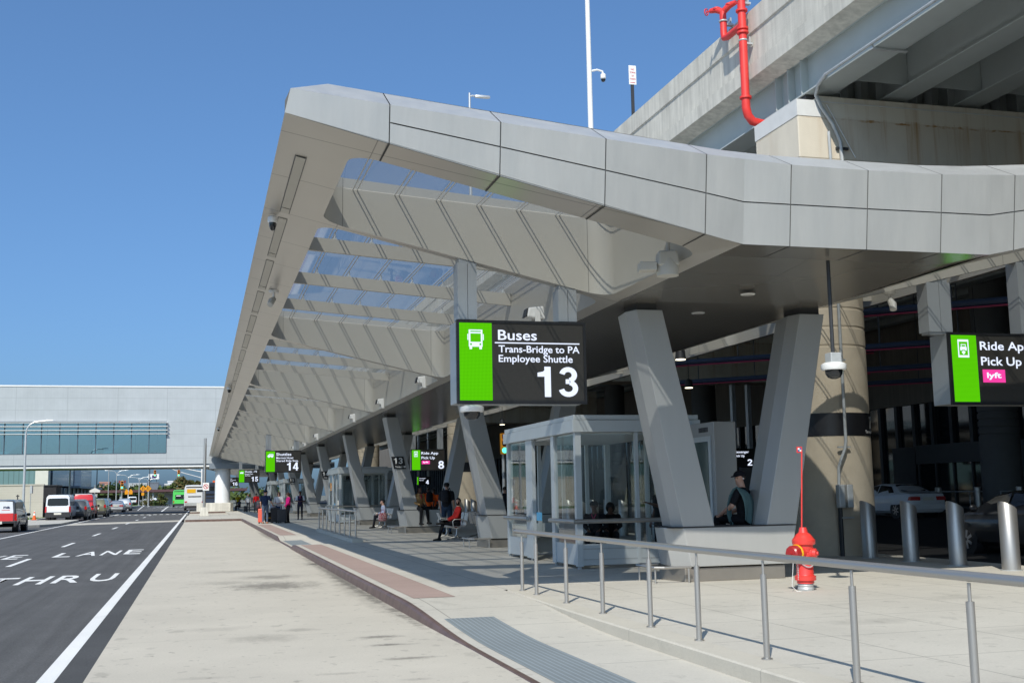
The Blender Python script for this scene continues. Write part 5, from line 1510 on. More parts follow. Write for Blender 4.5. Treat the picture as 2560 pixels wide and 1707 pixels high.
# ================================================================ SHELTERS
def make_shelter(label):
    t = thing('glass_shelter', label, 'shelter', (7.05, 21.2, .15), 0, 'glazed bus shelters')
    X0, X1, Y0, Y1 = 7.04, 9.62, 21.2, 26.42
    def part(name, boxes, mat, bev=0.0):
        b = MB()
        for q in boxes: b.box(*q)
        return b.build(name, mat, t, True, bevel=bev)
    part('roof', [(X0 - .06, X1 + .06, Y0 - .06, Y1 + .06, 2.78, 3.02), (X0 - .03, X1 + .03, Y0 - .03, Y1 + .03, 3.023, 3.12)], M['frame'], .01)
    part('ceiling', [(X0 + .1, X1 - .1, Y0 + .1, Y1 - .1, 2.74, 2.778)], M['white'])
    p = .1
    for x, y, wx, wy in ((X0, Y0, .12, .12), (X0, Y1 - .12, .12, .12), (X1 - .12, Y0, .12, .12), (X1 - .12, Y1 - .12, .12, .12), (X0, 24.25, .08, .5), (X0, 22.62, .08, .22), (8.28, Y0, .07, .08), (8.4, Y1 - .08, .08, .08), (7.8, Y1 - .08, .08, .08), (9.0, Y1 - .08, .08, .08), (X1 - .08, 23.8, .08, .1)):
        part('post', [(x, x + wx, y, y + wy, .2, 2.78)], M['frame'])
    for x, y in ((X0 + .02, Y0 + .02), (X0 + .02, Y1 - .1), (X1 - .1, Y0 + .02), (X0 + .01, 24.4), (X0 + .01, 22.66)):
        part('foot', [(x, x + .06, y, y + .06, .15, .2)], M['galv'])
    # kick panels and glass
    part('kick_panel', [(X0 + .12, X1 - .12, Y0 + .02, Y0 + .06, .22, .62)], M['frame'])
    part('kick_panel', [(X0 + .02, X0 + .06, Y0 + .12, 22.62, .22, .62)], M['frame'])
    part('kick_panel', [(X0 + .02, X0 + .06, 24.75, Y1 - .12, .22, .62)], M['frame'])
    part('kick_panel', [(X0 + .12, X1 - .12, Y1 - .06, Y1 - .02, .22, .9)], M['frame'])
    part('panel_rib', [(X0 + .12, X1 - .12, Y0 + .012, Y0 + .02, .52, .54)], M['galv'])
    part('panel_rib', [(X0 + .12, X1 - .12, Y0 + .012, Y0 + .02, .32, .335)], M['galv'])
    for (a, b_, c, d) in ((X0 + .12, 8.28, Y0 + .04, 0), (8.35, X1 - .12, Y0 + .04, 0), (X0 + .12, X1 - .12, Y1 - .04, 0)):
        g_ = MB(); g_.quad((a, c, .62), (b_, c, .62), (b_, c, 2.76), (a, c, 2.76)); g_.build('glass_pane', M['shelterglass'], t, True)
    for (a, b_) in ((Y0 + .12, 22.62), (24.75, Y1 - .12)):
        g_ = MB(); g_.quad((X0 + .04, a, .62), (X0 + .04, b_, .62), (X0 + .04, b_, 2.76), (X0 + .04, a, 2.76)); g_.build('glass_pane', M['shelterglass'], t, True)
    for (a, b_) in ((Y0 + .12, 23.8), (23.9, Y1 - .12)):
        g_ = MB(); g_.quad((X1 - .04, a, .3), (X1 - .04, b_, .3), (X1 - .04, b_, 2.76), (X1 - .04, a, 2.76)); g_.build('glass_pane', M['shelterglass'], t, True)
    for path in ([(X0 - .07, 22.75, 1.06), (X0 - .07, Y0 - .07, 1.06), (X1, Y0 - .07, 1.06)], [(X0 - .07, 24.4, 1.06), (X0 - .07, Y1 - .05, 1.06)]):
        b = MB(); b.tube(path, .045, 10); b.build('bumper_rail', M['steel'], t, True)
    b = MB(); b.box(7.4, 9.2, Y1 - .5, Y1 - .1, .58, .64); b.box(7.5, 7.56, Y1 - .45, Y1 - .15, .15, .58); b.box(9.0, 9.06, Y1 - .45, Y1 - .15, .15, .58); b.build('bench', M['steel'], t, True)
    part('notice', [(7.11, 7.13, 23.85, 24.2, 1.02, 1.2)], simple('blue_notice', (.1, .4, .65), .5, var=0) if 'blue_notice' not in bpy.data.materials else bpy.data.materials['blue_notice'])
    return t
sh = make_shelter('large glass waiting shelter behind the nearest V column and railing')
place_copy(sh, (7.13, 61.3, .15), 0, 'second glass shelter, between the middle railing and the fourth V column')
place_copy(sh, (7.0, 101.5, .15), 0, 'far narrow glass shelter behind the woman in pink, right one of two')
place_copy(sh, (6.6, 114.5, .15), 0, 'farthest narrow glass shelter, left one of two behind the group')

# opaque back panel of the second shelter neighbour (equipment cabin)
t = thing('equipment_cabin', 'grey panelled cabin with a high window strip beside the second shelter', 'cabin', (9.9, 62, .15))
M['cabin'] = panelmat('cabin_panel', (.34, .35, .35), [(0, 2.4, 9.6, .02), (2, 5, 2.45, .03)], var=.04)
b = MB(); b.box(8.0, 11.2, 67.2, 70.0, .15, 3.0); b.build('wall', M['cabin'], t, True)
b = MB(); b.box(7.9, 11.3, 67.1, 70.1, 3.0, 3.2); b.build('roof', M['frame'], t, True)
b = MB(); b.box(8.2, 11.0, 67.17, 67.198, 2.5, 2.95); b.build('window_strip', M['carglass'], t, True)

# display kiosk
t = thing('ticket_kiosk', 'tall grey display cabinet with a glass screen behind the nearest V column', 'kiosk', (9.4, 20, .15))
b = MB(); b.box(9.19, 9.64, 19.5, 20.95, .15, 2.88); b.build('cabinet', M['leg'], t, True, bevel=.012)
b = MB(); b.box(9.165, 9.188, 19.62, 20.85, .9, 2.62); fr_ = b.build('screen_frame', M['frame'], t, True)
b = MB(); b.box(9.158, 9.164, 19.72, 20.75, 1.0, 2.52); b.build('screen_glass', simple('kiosk_glass', (.07, .10, .095), .08, var=.2), fr_, True)
b = MB()
for i in range(7): b.box(9.182, 9.189, 19.75 + .06 * i, 19.785 + .06 * i, 2.70, 2.79)
b.build('vent', M['darksteel'], t, True)

# ================================================================ BENCHES
def make_bench(label):
    t = thing('metal_bench', label, 'bench', (0, 0, 0), 0, 'perforated metal benches')
    # faces -X; four seats side by side along +Y
    for k in range(4):
        y = .58 * k
        b = MB()
        prof = [(-.25, .43), (-.22, .455), (.0, .44), (.17, .435), (.215, .47), (.25, .60), (.31, .86), (.33, .88)]
        vs = []
        for x, z in prof: vs += [(x, y - .25, z), (x, y + .25, z), (x + .012, y + .25, z - .012), (x + .012, y - .25, z - .012)]
        n = len(prof)
        fs = []
        for i in range(n - 1):
            o = 4 * i
            fs += [(o, o + 1, o + 5, o + 4), (o + 3, o + 7, o + 6, o + 2), (o, o + 4, o + 7, o + 3), (o + 1, o + 2, o + 6, o + 5)]
        fs += [(0, 3, 2, 1), (4 * n - 4, 4 * n - 3, 4 * n - 2, 4 * n - 1)]
        b.add(vs, fs, 0, False)
        b.build('seat', M['perf'], t)
    for y in (-.29, .29, .87, 1.45, 2.03):
        b = MB(); b.tube([(-.2, y, .44), (-.22, y, .60), (-.16, y, .66), (.1, y, .66), (.22, y, .6), (.24, y, .5)], .016, 8); b.build('armrest', M['steel'], t)
    b = MB(); b.box(-.04, .04, -.3, 2.05, .36, .42); b.build('beam', M['steel'], t)
    for y in (.1, 1.65):
        b = MB(); b.tube([(.0, y, .38), (.0, y, .2), (-.05, y, .1), (-.33, y, .03)], .026, 8); b.tube([(.0, y, .2), (.06, y, .1), (.33, y, .03)], .026, 8); b.build('leg', M['steel'], t)
    return t
def perf():
    n = NT('perforated_steel')
    p = n.obj(); x, y, z = n.sep(p)
    a = n.math('SINE', n.math('MULTIPLY', y, 6.2832 / .03)); c = n.math('SINE', n.math('MULTIPLY', n.math('ADD', x, z), 6.2832 / .03))
    h = n.math('GREATER_THAN', n.math('MULTIPLY', a, c), .45)
    col = n.mix(h, (.50, .52, .55), (.12, .12, .13))
    return n.done(n.bsdf(col, .35, .7))
M['perf'] = perf()
bn = make_bench('row of metal seats where the man in the red jacket sits'); bn.location = (8.02, 36.35, .15)
place_copy(bn, (7.9, 50.5, .15), 0, 'row of metal seats where the woman with the patterned bag sits')
place_copy(bn, (9.15, 38.2, .15), R(180), 'empty row of metal seats behind the man in the red jacket')

# ================================================================ LEFT STREET FURNITURE
t = thing('traffic_cone', 'orange traffic cone with a white collar on the footway', 'cone', (-12.5, 97, .14))
b = MB(); b.box(-.19, .19, -.19, .19, 0, .04); b.build('base', M['orange'], t)
b = MB(); b.lathe([(.14, .04), (.085, .36)], n=16); b.lathe([(.06, .52), (.03, .72)], n=16); b.build('cone', M['orange'], t)
b = MB(); b.lathe([(.086, .36), (.062, .52)], n=16); b.build('collar', M['white'], t)
b = MB(); b.lathe([(.045, .63), (.035, .70)], n=12); b.build('upper_collar', M['white'], t)

t = thing('steel_pole', 'shiny steel pole in a concrete footing with a no turn sign on the island', 'pole', (.34, 97, .15))
b = MB(); b.tube([(0, 0, .7), (0, 0, 6.3)], .115, 16); b.build('pole', M['steel'], t)
b = MB(); b.hexa([(-.36, -.36, 0), (.36, -.36, 0), (.36, .36, 0), (-.36, .36, 0)], [(-.27, -.27, .7), (.27, -.27, .7), (.27, .27, .7), (-.27, .27, .7)]); b.build('footing', M['concrete_wall'], t, bevel=.02)
b = MB(); b.box(-.14, .36, -.16, -.13, 2.05, 2.68); pl = b.build('sign_plate', M['white'], t, bevel=.02)
b = MB()
b.add([(.11 + rr_ * math.cos(k * math.pi / 12), -.164, 2.37 + rr_ * math.sin(k * math.pi / 12)) for rr_ in (.15, .20) for k in range(24)], [(k, (k + 1) % 24, 24 + (k + 1) % 24, 24 + k) for k in range(24)])
b.quad((-.01, -.1645, 2.46), (.02, -.1645, 2.50), (.23, -.1645, 2.28), (.20, -.1645, 2.24)); b.build('prohibition_ring', M['redprint'], pl)
b = MB(); b.box(.12, .15, -.163, -.161, 2.26, 2.42); b.box(.04, .15, -.163, -.161, 2.42, 2.45); b.add([(.0, -.162, 2.435), (.06, -.162, 2.49), (.06, -.162, 2.38)], [(0, 1, 2)]); b.build('arrow', M['blacksign'], pl)

def signal_head(b_case, t, x, y, z, s=1.0):
    b = MB(); b.box(x - .19 * s, x + .19 * s, y, y + .25, z, z + 1.1 * s); c_ = b.build('signal_case', M['signyellow'], t, True)
    for i, m_ in enumerate((M['signalgreen'], M['black'], simple('dark_red_lens', (.12, .01, .01), .3, var=0) if 'dark_red_lens' not in bpy.data.materials else bpy.data.materials['dark_red_lens'])):
        b = MB(); b.lathe([(.15 * s, -.02), (.15 * s, 0)], (x, y, z + (.2 + .35 * i) * s), axis='y', n=14); b.build('lens', m_, c_, True)
        b = MB(); b.box(x - .17 * s, x + .17 * s, y - .18, y, z + (.35 + .35 * i) * s, z + (.37 + .35 * i) * s); b.build('visor', M['signyellow'], c_, True)
t = thing('traffic_signal', 'amber traffic signals showing green on a white mast arm under the sky bridge', 'traffic signal', (.25, 200, 0), 0, 'traffic signals')
b = MB(); b.tube([(.25, 200, 0), (.25, 200, 7.5)], .14, 10); b.build('pole', M['white'], t, True)
b = MB(); b.tube([(.25, 200, 5.9), (-2.6, 200, 6.5), (-8, 200, 6.9)], [.09, .07, .05], 8); b.tube([(.25, 200, 4.9), (-3.2, 200, 5.9), (-5, 200, 6.6)], .06, 8); b.build('mast_arm', M['white'], t, True)
signal_head(None, t, -7.3, 199.8, 5.25, .95); signal_head(None, t, -3.5, 199.8, 5.2, 1.0)
t = thing('traffic_signal', 'amber traffic signal showing green on a post beyond the parked cars', 'traffic signal', (-10.9, 175, 0), 0, 'traffic signals')
b = MB(); b.tube([(-10.9, 175.2, 0), (-10.9, 175.2, 4.4)], .07, 8); b.build('pole', M['lampgrey'], t, True)
signal_head(None, t, -10.9, 174.9, 3.05, 1.05)
b = MB(); b.box(-11.4, -11.15, 175.1, 175.15, 3.9, 4.3); b.box(-10.65, -10.4, 175.1, 175.15, 3.9, 4.3); b.build('side_plate', simple('maroon_plate', (.2, .05, .06), .6, var=0), t, True)
t = thing('traffic_signal', 'pair of orange signal backs right of the green signal post', 'traffic signal', (-10.2, 180, 0), 0, 'traffic signals')
b = MB(); b.tube([(-10.3, 180, 0), (-10.3, 180, 2.9)], .07, 8); b.build('pole', M['white'], t, True)
for x in (-10.55, -9.95):
    b = MB(); b.prism_y([(x - .25, 2.3), (x + .25, 2.3), (x + .25, 2.75), (x, 3.1), (x - .25, 2.75)], 179.9, 180.1); b.build('signal_case', M['signyellow'], t, True)
t = thing('traffic_signal', 'amber traffic signal with a lit green lens left of the near shelter roof', 'traffic signal', (14.85, 56, .1), 0, 'traffic signals')
b = MB(); b.tube([(14.85, 56.3, .1), (14.85, 56.3, 4.6)], .08, 8); b.build('pole', M['lampgrey'], t, True)
signal_head(None, t, 14.85, 56, 3.55, .95)
for i, (x, z, s_, l) in enumerate(((-9.4, 3.47, .63, 'larger amber diamond sign with a lane symbol beyond the road'), (-10.3, 3.46, .60, 'smaller amber diamond sign overlapping the larger one'))):
    t = thing('warning_sign', l, 'sign', (x, 225 + .6 * i, 0), 0, 'amber diamond warning signs')
    b = MB(); b.tube([(0, .05, 0), (0, .05, 4.0)], .05, 8); b.build('post', M['galv'], t)
    b = MB(); b.hexa([(-s_, 0, z), (0, 0, z - s_), (s_, 0, z), (0, 0, z + s_)], [(-s_, -.03, z), (0, -.03, z - s_), (s_, -.03, z), (0, -.03, z + s_)]); pl = b.build('plate', M['signyellow'], t)
    b = MB(); b.quad((-.22, -.034, z - .3), (-.12, -.034, z - .3), (.0, -.034, z + .3), (-.1, -.034, z + .3)); b.quad((.12, -.034, z - .3), (.2, -.034, z - .3), (.2, -.034, z + .3), (.12, -.034, z + .3)); b.build('symbol', M['black'], pl)
    if i: 
        b = MB(); b.box(-.28, .2, -.03, 0, 2.2, 2.75); b.build('sub_plate', M['signyellow'], t)
# ================================================================ VEHICLES (origin: ground under the rear bumper, heading +Y)
def paint(name, c, metal=0.0, rough=.3):
    return simple(name, c, rough, metal, var=.02, coat=.6)
def lerp(a, b, t): return a + (b - a) * t
def interp(tab, y, k):
    if y <= tab[0][0]: return tab[0][k]
    for a, b in zip(tab, tab[1:]):
        if y <= b[0]: return lerp(a[k], b[k], (y - a[0]) / (b[0] - a[0]))
    return tab[-1][k]
KINDS = {
 # stations: y, half width, z bottom, z belt, z roof, roof half width
 'sedan': dict(L=4.85, W=1.85, st=[(0, .72, .34, .74, .80, .60), (.06, .84, .24, .92, 1.02, .76), (.35, .91, .20, .97, 1.07, .80), (.85, .925, .20, .97, 1.10, .76), (1.25, .925, .20, .96, 1.30, .64), (1.75, .925, .20, .95, 1.44, .58), (2.6, .925, .20, .93, 1.46, .59), (3.1, .925, .20, .92, 1.36, .62), (3.75, .92, .20, .92, 1.0, .78), (4.45, .88, .22, .80, .86, .70), (4.78, .74, .28, .62, .68, .58), (4.85, .62, .36, .52, .56, .5)],
   wins=[[(1.15, 1.02), (1.62, 1.34), (2.42, 1.39), (2.42, 1.0)], [(2.5, 1.0), (2.5, 1.39), (3.02, 1.32), (3.62, 1.02)]], rear=[(-.62, .92, 1.12), (.62, .92, 1.12), (.50, 1.62, 1.40), (-.50, 1.62, 1.40)], wy=(1.02, 3.85), wr=.335, lights=(.40, .86, .74, .90), plate=.80),
 'suv': dict(L=4.6, W=1.86, st=[(0, .78, .38, .86, .92, .74), (.07, .90, .28, 1.02, 1.18, .80), (.35, .93, .24, 1.05, 1.56, .70), (.8, .93, .24, 1.04, 1.66, .68), (2.0, .93, .24, 1.02, 1.70, .68), (2.9, .93, .24, 1.0, 1.60, .68), (3.5, .92, .24, 1.0, 1.12, .80), (4.2, .88, .26, .92, .98, .74), (4.6, .72, .36, .68, .74, .6)],
   wins=[[(.55, 1.12), (.7, 1.5), (1.3, 1.55), (1.3, 1.08)], [(1.38, 1.08), (1.38, 1.56), (2.3, 1.57), (2.3, 1.06)], [(2.38, 1.06), (2.38, 1.57), (2.85, 1.52), (3.4, 1.1)]], rear=[(-.68, .10, 1.10), (.68, .10, 1.10), (.60, .36, 1.54), (-.60, .36, 1.54)], wy=(.85, 3.6), wr=.36, lights=(.70, .90, .86, 1.12), plate=.78),
 'van': dict(L=5.5, W=2.0, st=[(0, .94, .42, 1.1, 1.9, .86), (.05, .99, .36, 1.12, 2.0, .88), (.4, 1.0, .34, 1.12, 2.05, .86), (3.2, 1.0, .34, 1.12, 2.06, .86), (3.9, 1.0, .34, 1.12, 2.0, .84), (4.75, .98, .34, 1.12, 1.26, .86), (5.3, .92, .34, .92, 1.0, .78), (5.5, .8, .4, .7, .78, .7)],
   wins=[[(.25, 1.2), (.25, 1.78), (1.6, 1.8), (1.6, 1.2)], [(1.7, 1.2), (1.7, 1.8), (2.9, 1.8), (2.9, 1.2)], [(3.0, 1.2), (3.0, 1.8), (3.8, 1.76), (4.5, 1.22)]], rear=[(-.82, -.01, 1.22), (.82, -.01, 1.22), (.78, .0, 1.78), (-.78, .0, 1.78)], wy=(1.0, 4.4), wr=.36, lights=(.86, .99, .72, 1.16), plate=.62),
}
def vehicle(kind, label, loc, body, rz=0, scale=(1, 1, 1), cargo=False, cat=None, parts=None, group=None, lower=None):
    K = KINDS[kind]
    names = {'sedan': 'sedan_car', 'suv': 'suv_car', 'van': 'van'}
    t = thing(names[kind], label, cat or ('van' if kind == 'van' else 'car'), loc, rz, group)
    sx, sy, sz = scale
    st = [(a[0] * sy, a[1] * sx, a[2] * sz, a[3] * sz, a[4] * sz, a[5] * sx) for a in K['st']]
    rings = []
    for y, w, zb_, zbelt, zr, wr in st:
        zm = lerp(zb_, zbelt, .55)
        half = [(w * .82, zb_), (w * .965, zb_ + .10), (w, zm), (w * .985, zbelt - .02), (w * .955, zbelt + .03), (lerp(wr, w, .12), lerp(zbelt, zr, .82)), (wr * .88, zr - .012), (wr * .4, zr)]
        rings.append([(x, y, z) for x, z in half] + [(-x, y, z) for x, z in reversed(half)])
    b = MB(); b.ring_loft(rings)
    body_o = b.build('body', body, t, sharp=28)
    def side_x(y, z):
        w, zbelt, zr, wr = (interp(st, y, k) for k in (1, 3, 4, 5))
        f = (z - zbelt) / max(.05, zr - zbelt)
        return lerp(w * .955, lerp(wr, w, .12), max(0, min(1, f / .82))) + .008
    if not cargo:
        for s_ in (-1, 1):
            for wpoly in K['wins']:
                b = MB(); pts = [(s_ * side_x(y * sy, z * sz), y * sy, z * sz) for y, z in wpoly]
                b.add(pts, [tuple(range(len(pts))) if s_ > 0 else tuple(reversed(range(len(pts))))])
                b.build('side_window', M['carglass'], t)
    else:
        for s_ in (-1, 1):
            wpoly = K['wins'][-1]
            b = MB(); pts = [(s_ * side_x(y * sy, z * sz), y * sy, z * sz) for y, z in wpoly]
            b.add(pts, [tuple(range(len(pts))) if s_ > 0 else tuple(reversed(range(len(pts))))]); b.build('side_window', M['carglass'], t)
    if not (cargo and parts and 'norear' in parts):
        b = MB(); pts = [Vector((x * sx, y * sy - .012, z * sz + (.012 if kind == 'sedan' else 0))) for x, y, z in K['rear']]
        c = sum(pts, Vector()) / 4
        q = []
        for i in range(4):
            a_, b_ = pts[i], pts[(i + 1) % 4]
            q += [lerp(a_, b_, .1), lerp(a_, b_, .9)]
        b.add(q, [tuple(range(8))]); b.build('rear_window', M['carglass'], t)
    # windscreen
    ws = [s for s in st]
    i = max(k for k in range(len(st)) if st[k][4] > .95 * max(s[4] for s in st))
    a, c = st[i], st[i + (2 if kind == 'sedan' else 1)]
    b = MB(); b.quad((-c[5] * .9, c[0], c[4] + .02), (c[5] * .9, c[0], c[4] + .02), (a[5] * .86, a[0] + .06, a[4] - .03), (-a[5] * .86, a[0] + .06, a[4] - .03)); b.build('windscreen', M['carglass'], t)
    x0, x1, z0, z1 = K['lights']
    for s_ in (-1, 1):
        b = MB(); b.hexa([(s_ * x0 * sx, -.03, z0 * sz), (s_ * x1 * sx, .01, z0 * sz), (s_ * x1 * sx * 1.01, .26, z0 * sz + .02), (s_ * x0 * sx, .2, z0 * sz)], [(s_ * x0 * sx, -.02, z1 * sz), (s_ * x1 * sx * .985, .02, z1 * sz), (s_ * x1 * sx * .99, .26, z1 * sz - .02), (s_ * x0 * sx, .2, z1 * sz)])
        b.build('tail_light', M['taillight'], t)
        xm = side_x(st[-4][0], st[-4][3] + .05)
        b = MB(); b.ball((s_ * (interp(st, K['L'] * sy * .7, 1) + .12), K['L'] * sy * .69, 1.06 * sz), .11, .06, .09, n=8); b.build('mirror', M['trim'] if kind != 'sedan' else body, t)
        b = MB(); yl = K['L'] * sy - .32; b.hexa([(s_ * .55 * sx, yl, .62 * sz), (s_ * .85 * sx, yl - .12, .62 * sz), (s_ * .80 * sx, yl + .06, .62 * sz), (s_ * .5 * sx, yl + .2, .62 * sz)], [(s_ * .55 * sx, yl, .76 * sz), (s_ * .83 * sx, yl - .12, .78 * sz), (s_ * .78 * sx, yl + .04, .74 * sz), (s_ * .5 * sx, yl + .16, .72 * sz)]); b.build('headlight', M['headlamp'], t)
    b = MB(); b.box(-(.97 if kind == 'van' else .82) * sx, (.97 if kind == 'van' else .82) * sx, -.04, .12, .34 * sz, (.74 if kind == 'van' else .56) * sz); b.build('bumper', M['trim'] if kind != 'sedan' else body, t, bevel=.03)
    b = MB(); b.box(-.26, .26, -.045, -.02, K['plate'] * sz - .07, K['plate'] * sz + .07); b.build('number_plate', M['plate'], t)
    for y in K['wy']:
        for s_ in (-1, 1):
            r = K['wr'] * sz; xo = (K['W'] / 2 * sx - .01) * s_
            b = MB(); b.lathe([(r * .6, -.20 * s_), (r * .97, -.20 * s_), (r, -.16 * s_), (r, -.04 * s_), (r * .96, 0), (r * .68, .005 * s_)], (xo, y * sy, r), axis='x', n=20); wo2 = b.build('wheel', M['rubber'], t)
            b = MB(); b.lathe([(r * .64, -.03 * s_), (r * .68, .008 * s_), (r * .60, -.012 * s_)], (xo, y * sy, r), axis='x', n=18)
            for k in range(7):
                a = 2 * math.pi * k / 7
                d = Vector((0, math.cos(a), math.sin(a))); e = Vector((0, -math.sin(a), math.cos(a)))
                c0 = Vector((xo - .004 * s_, y * sy, r))
                b.hexa([c0 + d * r * .1 + e * r * .08, c0 + d * r * .64 + e * r * .1, c0 + d * r * .64 - e * r * .1, c0 + d * r * .1 - e * r * .08], [p + Vector((.016 * s_, 0, 0)) for p in (c0 + d * r * .1 + e * r * .08, c0 + d * r * .64 + e * r * .1, c0 + d * r * .64 - e * r * .1, c0 + d * r * .1 - e * r * .08)])
            b.build('rim', M['rim'], wo2)
            b = MB(); b.lathe([(r * 1.18, -.30 * s_), (r * 1.18, .004 * s_)], (xo, y * sy, r * 1.02), axis='x', n=20)
            b.build('wheel_arch', M['trim'], t)
    return t, side_x
WHITE = paint('white_car_paint', (.70, .72, .74)); BLACKP = paint('black_car_paint', (.016, .017, .02)); GREYP = paint('grey_car_paint', (.16, .18, .19), .4)
SILV = paint('silver_car_paint', (.50, .52, .54), .5); REDP = paint('red_van_paint', (.60, .028, .03)); OLIVE = paint('olive_car_paint', (.17, .17, .10), .3); DKG = paint('dark_grey_car_paint', (.06, .065, .07), .3)
vehicle('sedan', 'white sedan with red tail lights on the dark inner road', (29.6, 42.2, .25), WHITE)
vehicle('sedan', 'black sedan half hidden behind the right steel bollards', (18.25, 19.5, .03), BLACKP)
# cut-off van in the left lane
t, sxf = vehicle('van', 'white and red delivery van cut off by the left photo edge', (-10.25, 65.4, 0), DKG, scale=(.98, .86, .84), cargo=True, parts=('norear',))
b = MB(); b.box(-.90, .80, -.035, -.008, .52, 1.0); lw = b.build('red_lower_door', REDP, t, bevel=.02)
b = MB(); b.hexa([(-.86, -.030, 1.005), (.80, -.030, 1.005), (.80, -.008, 1.005), (-.86, -.008, 1.005)], [(-.80, -.022, 1.60), (.74, -.022, 1.60), (.74, .01, 1.60), (-.80, .01, 1.60)]); b.build('white_upper_door', WHITE, t, bevel=.02)
b = MB(); b.box(-.94, .85, -.04, -.012, .30, .50); b.build('grey_bumper', M['trim'], t, bevel=.03)
lettering('van_lettering', 'na', simple('navy_print', (.02, .025, .08), .5, var=0), (-9.95, 65.362, 1.26), (1, 0, 0), (0, 0, 1), .32, .15, t, bold=.03)
b = MB(); b.quad((.22, -.036, 1.16), (.62, -.036, 1.16), (.62, -.036, 1.185), (.22, -.036, 1.185)); b.build('red_underline', REDP, t)
b = MB(); b.tube([(.6, 2.6, 1.7), (.6, 2.6, 1.98)], .03, 6); b.box(.52, .68, 2.55, 2.65, 1.88, 1.93); b.build('roof_aerial', M['trim'], t)
b = MB()
for s_ in (1,):
    pts = [(sxf(y, z) + .004, y, z) for y, z in ((.12, .5), (.12, 1.5), (4.0, 1.5), (4.3, 1.0), (4.3, .5))]
    b.add([(max(p[0], .99), p[1], p[2]) for p in pts], [tuple(range(5))])
vehicle('van', 'white passenger van with dark rear windows stopped by the kerb', (-10.4, 93.4, 0), WHITE, scale=(.92, 1, 1.0), cargo=False)
vehicle('suv', 'dark grey estate partly hidden between the white van and the red van', (-9.5, 97.5, 0), DKG, scale=(.9, 1, 1))
t, _ = vehicle('van', 'red panel van with a white roof ahead of the white passenger van', (-9.75, 106, 0), REDP, scale=(.86, .9, 1.03), cargo=True, parts=('norear',))
b = MB(); b.box(-.70, .70, .1, 3.2, 2.085, 2.14); b.build('white_roof', WHITE, t, bevel=.02)
b = MB(); b.box(-.45, -.1, -.035, -.01, 1.02, 1.06); b.box(.2, .55, -.035, -.01, .86, .9); b.build('rear_print', M['white'], t)
vehicle('suv', 'olive pickup glimpsed in front of the red panel van', (-9.3, 113.5, 0), OLIVE, scale=(.95, 1.1, 1.02))
vehicle('suv', 'grey hatchback stopped ahead of the red van', (-11.0, 140, 0), GREYP, scale=(.94, 1, .95))
vehicle('sedan', 'silver sedan right of the grey hatchback in the left lane', (-10.0, 150, 0), SILV)
vehicle('suv', 'pale silver estate just beyond the silver sedan', (-10.0, 165, 0), SILV)
pk = [(-22.5, 250, DKG, 'suv', 'dark parked car before the depot wall, leftmost of the row'), (-18.5, 252, GREYP, 'suv', 'grey parked estate before the depot wall, near the green signal post'), (-15.6, 290, WHITE, 'van', 'white parked van in the far yard by the lamp posts'), (-12.6, 292, WHITE, 'sedan', 'small white parked car in the far yard behind the amber signs'),
      (-11.0, 296, WHITE, 'suv', 'white parked estate in the far yard right of the small white car'), (-20.5, 245, BLACKP, 'suv', 'black parked car behind the grey hatchback')]
for x, y, p, k, l in pk: vehicle(k, l, (x, y, .1), p, rz=R(8), group='cars parked in the far yard')
def bus(label, loc, w, L, h, mat, glassy, extra):
    t = thing('bus', label, 'bus', loc, 0)
    b = MB()
    rings = []
    for y, s_, hh in ((0, .93, .97), (.12, .99, .99), (.5, 1, 1), (L - .6, 1, 1), (L, .92, .96)):
        W = w / 2 * s_
        half = [(W * .97, .35), (W, .8), (W, h * .6), (W * .97, h * .88 * hh), (W * .85, h * hh), (W * .4, h * hh + .03)]
        rings.append([(x, y, z) for x, z in half] + [(-x, y, z) for x, z in reversed(half)])
    b.ring_loft(rings); b.build('body', mat, t, sharp=30)
    b = MB(); b.box(*glassy); b.build('rear_window', M['carglass'], t, bevel=.02)
    for s_ in (-1, 1):
        b = MB(); b.quad((s_ * (w / 2 + .006), .8, h * .5), (s_ * (w / 2 + .006), L - .8, h * .5), (s_ * (w / 2 * .985 + .004), L - .8, h * .82), (s_ * (w / 2 * .985 + .004), .8, h * .82)); b.build('side_window', M['carglass'], t)
        b = MB(); b.box(s_ * (w / 2 - .2) - .08, s_ * (w / 2 - .2) + .08, -.02, .06, .75, 1.15); b.build('tail_light', M['taillight'], t)
        for y in (2.0, L - 2.2):
            b = MB(); b.lathe([(.3, -.26 * s_), (.46, -.24 * s_), (.48, -.05 * s_), (.46, 0), (.3, .01 * s_)], (s_ * w / 2, y, .48), axis='x', n=18); wb = b.build('wheel', M['rubber'], t)
            b = MB(); b.lathe([(.28, 0), (.28, .012 * s_), (.1, .03 * s_)], (s_ * w / 2, y, .48), axis='x', n=14); b.build('rim', M['rim'], wb)
    b = MB(); b.box(-w / 2 * .95, w / 2 * .95, -.06, .12, .30, .62); b.build('bumper', M['trim'], t, bevel=.03)
    b = MB(); b.box(-w / 2 * .8, w / 2 * .8, -.02, .1, h * .90, h * .94); b.build('vent', M['trim'], t)
    for e in extra: 
        b = MB(); b.box(*e[1]); b.build(e[0], e[2], t)
    return t
GREENB = paint('bright_green_bus_paint', (.10, .62, .12))
bus('bright green shuttle bus seen from behind at the far end of the road', (-3.55, 216, 0), 2.4, 7, 3.05, GREENB, (-.75, .75, -.02, .04, 1.35, 2.2), [('white_print', (-.6, .2, -.03, -.02, 1.95, 2.1), M['white']), ('dark_print', (.2, .6, -.03, -.02, 1.45, 1.6), M['darksteel'])])
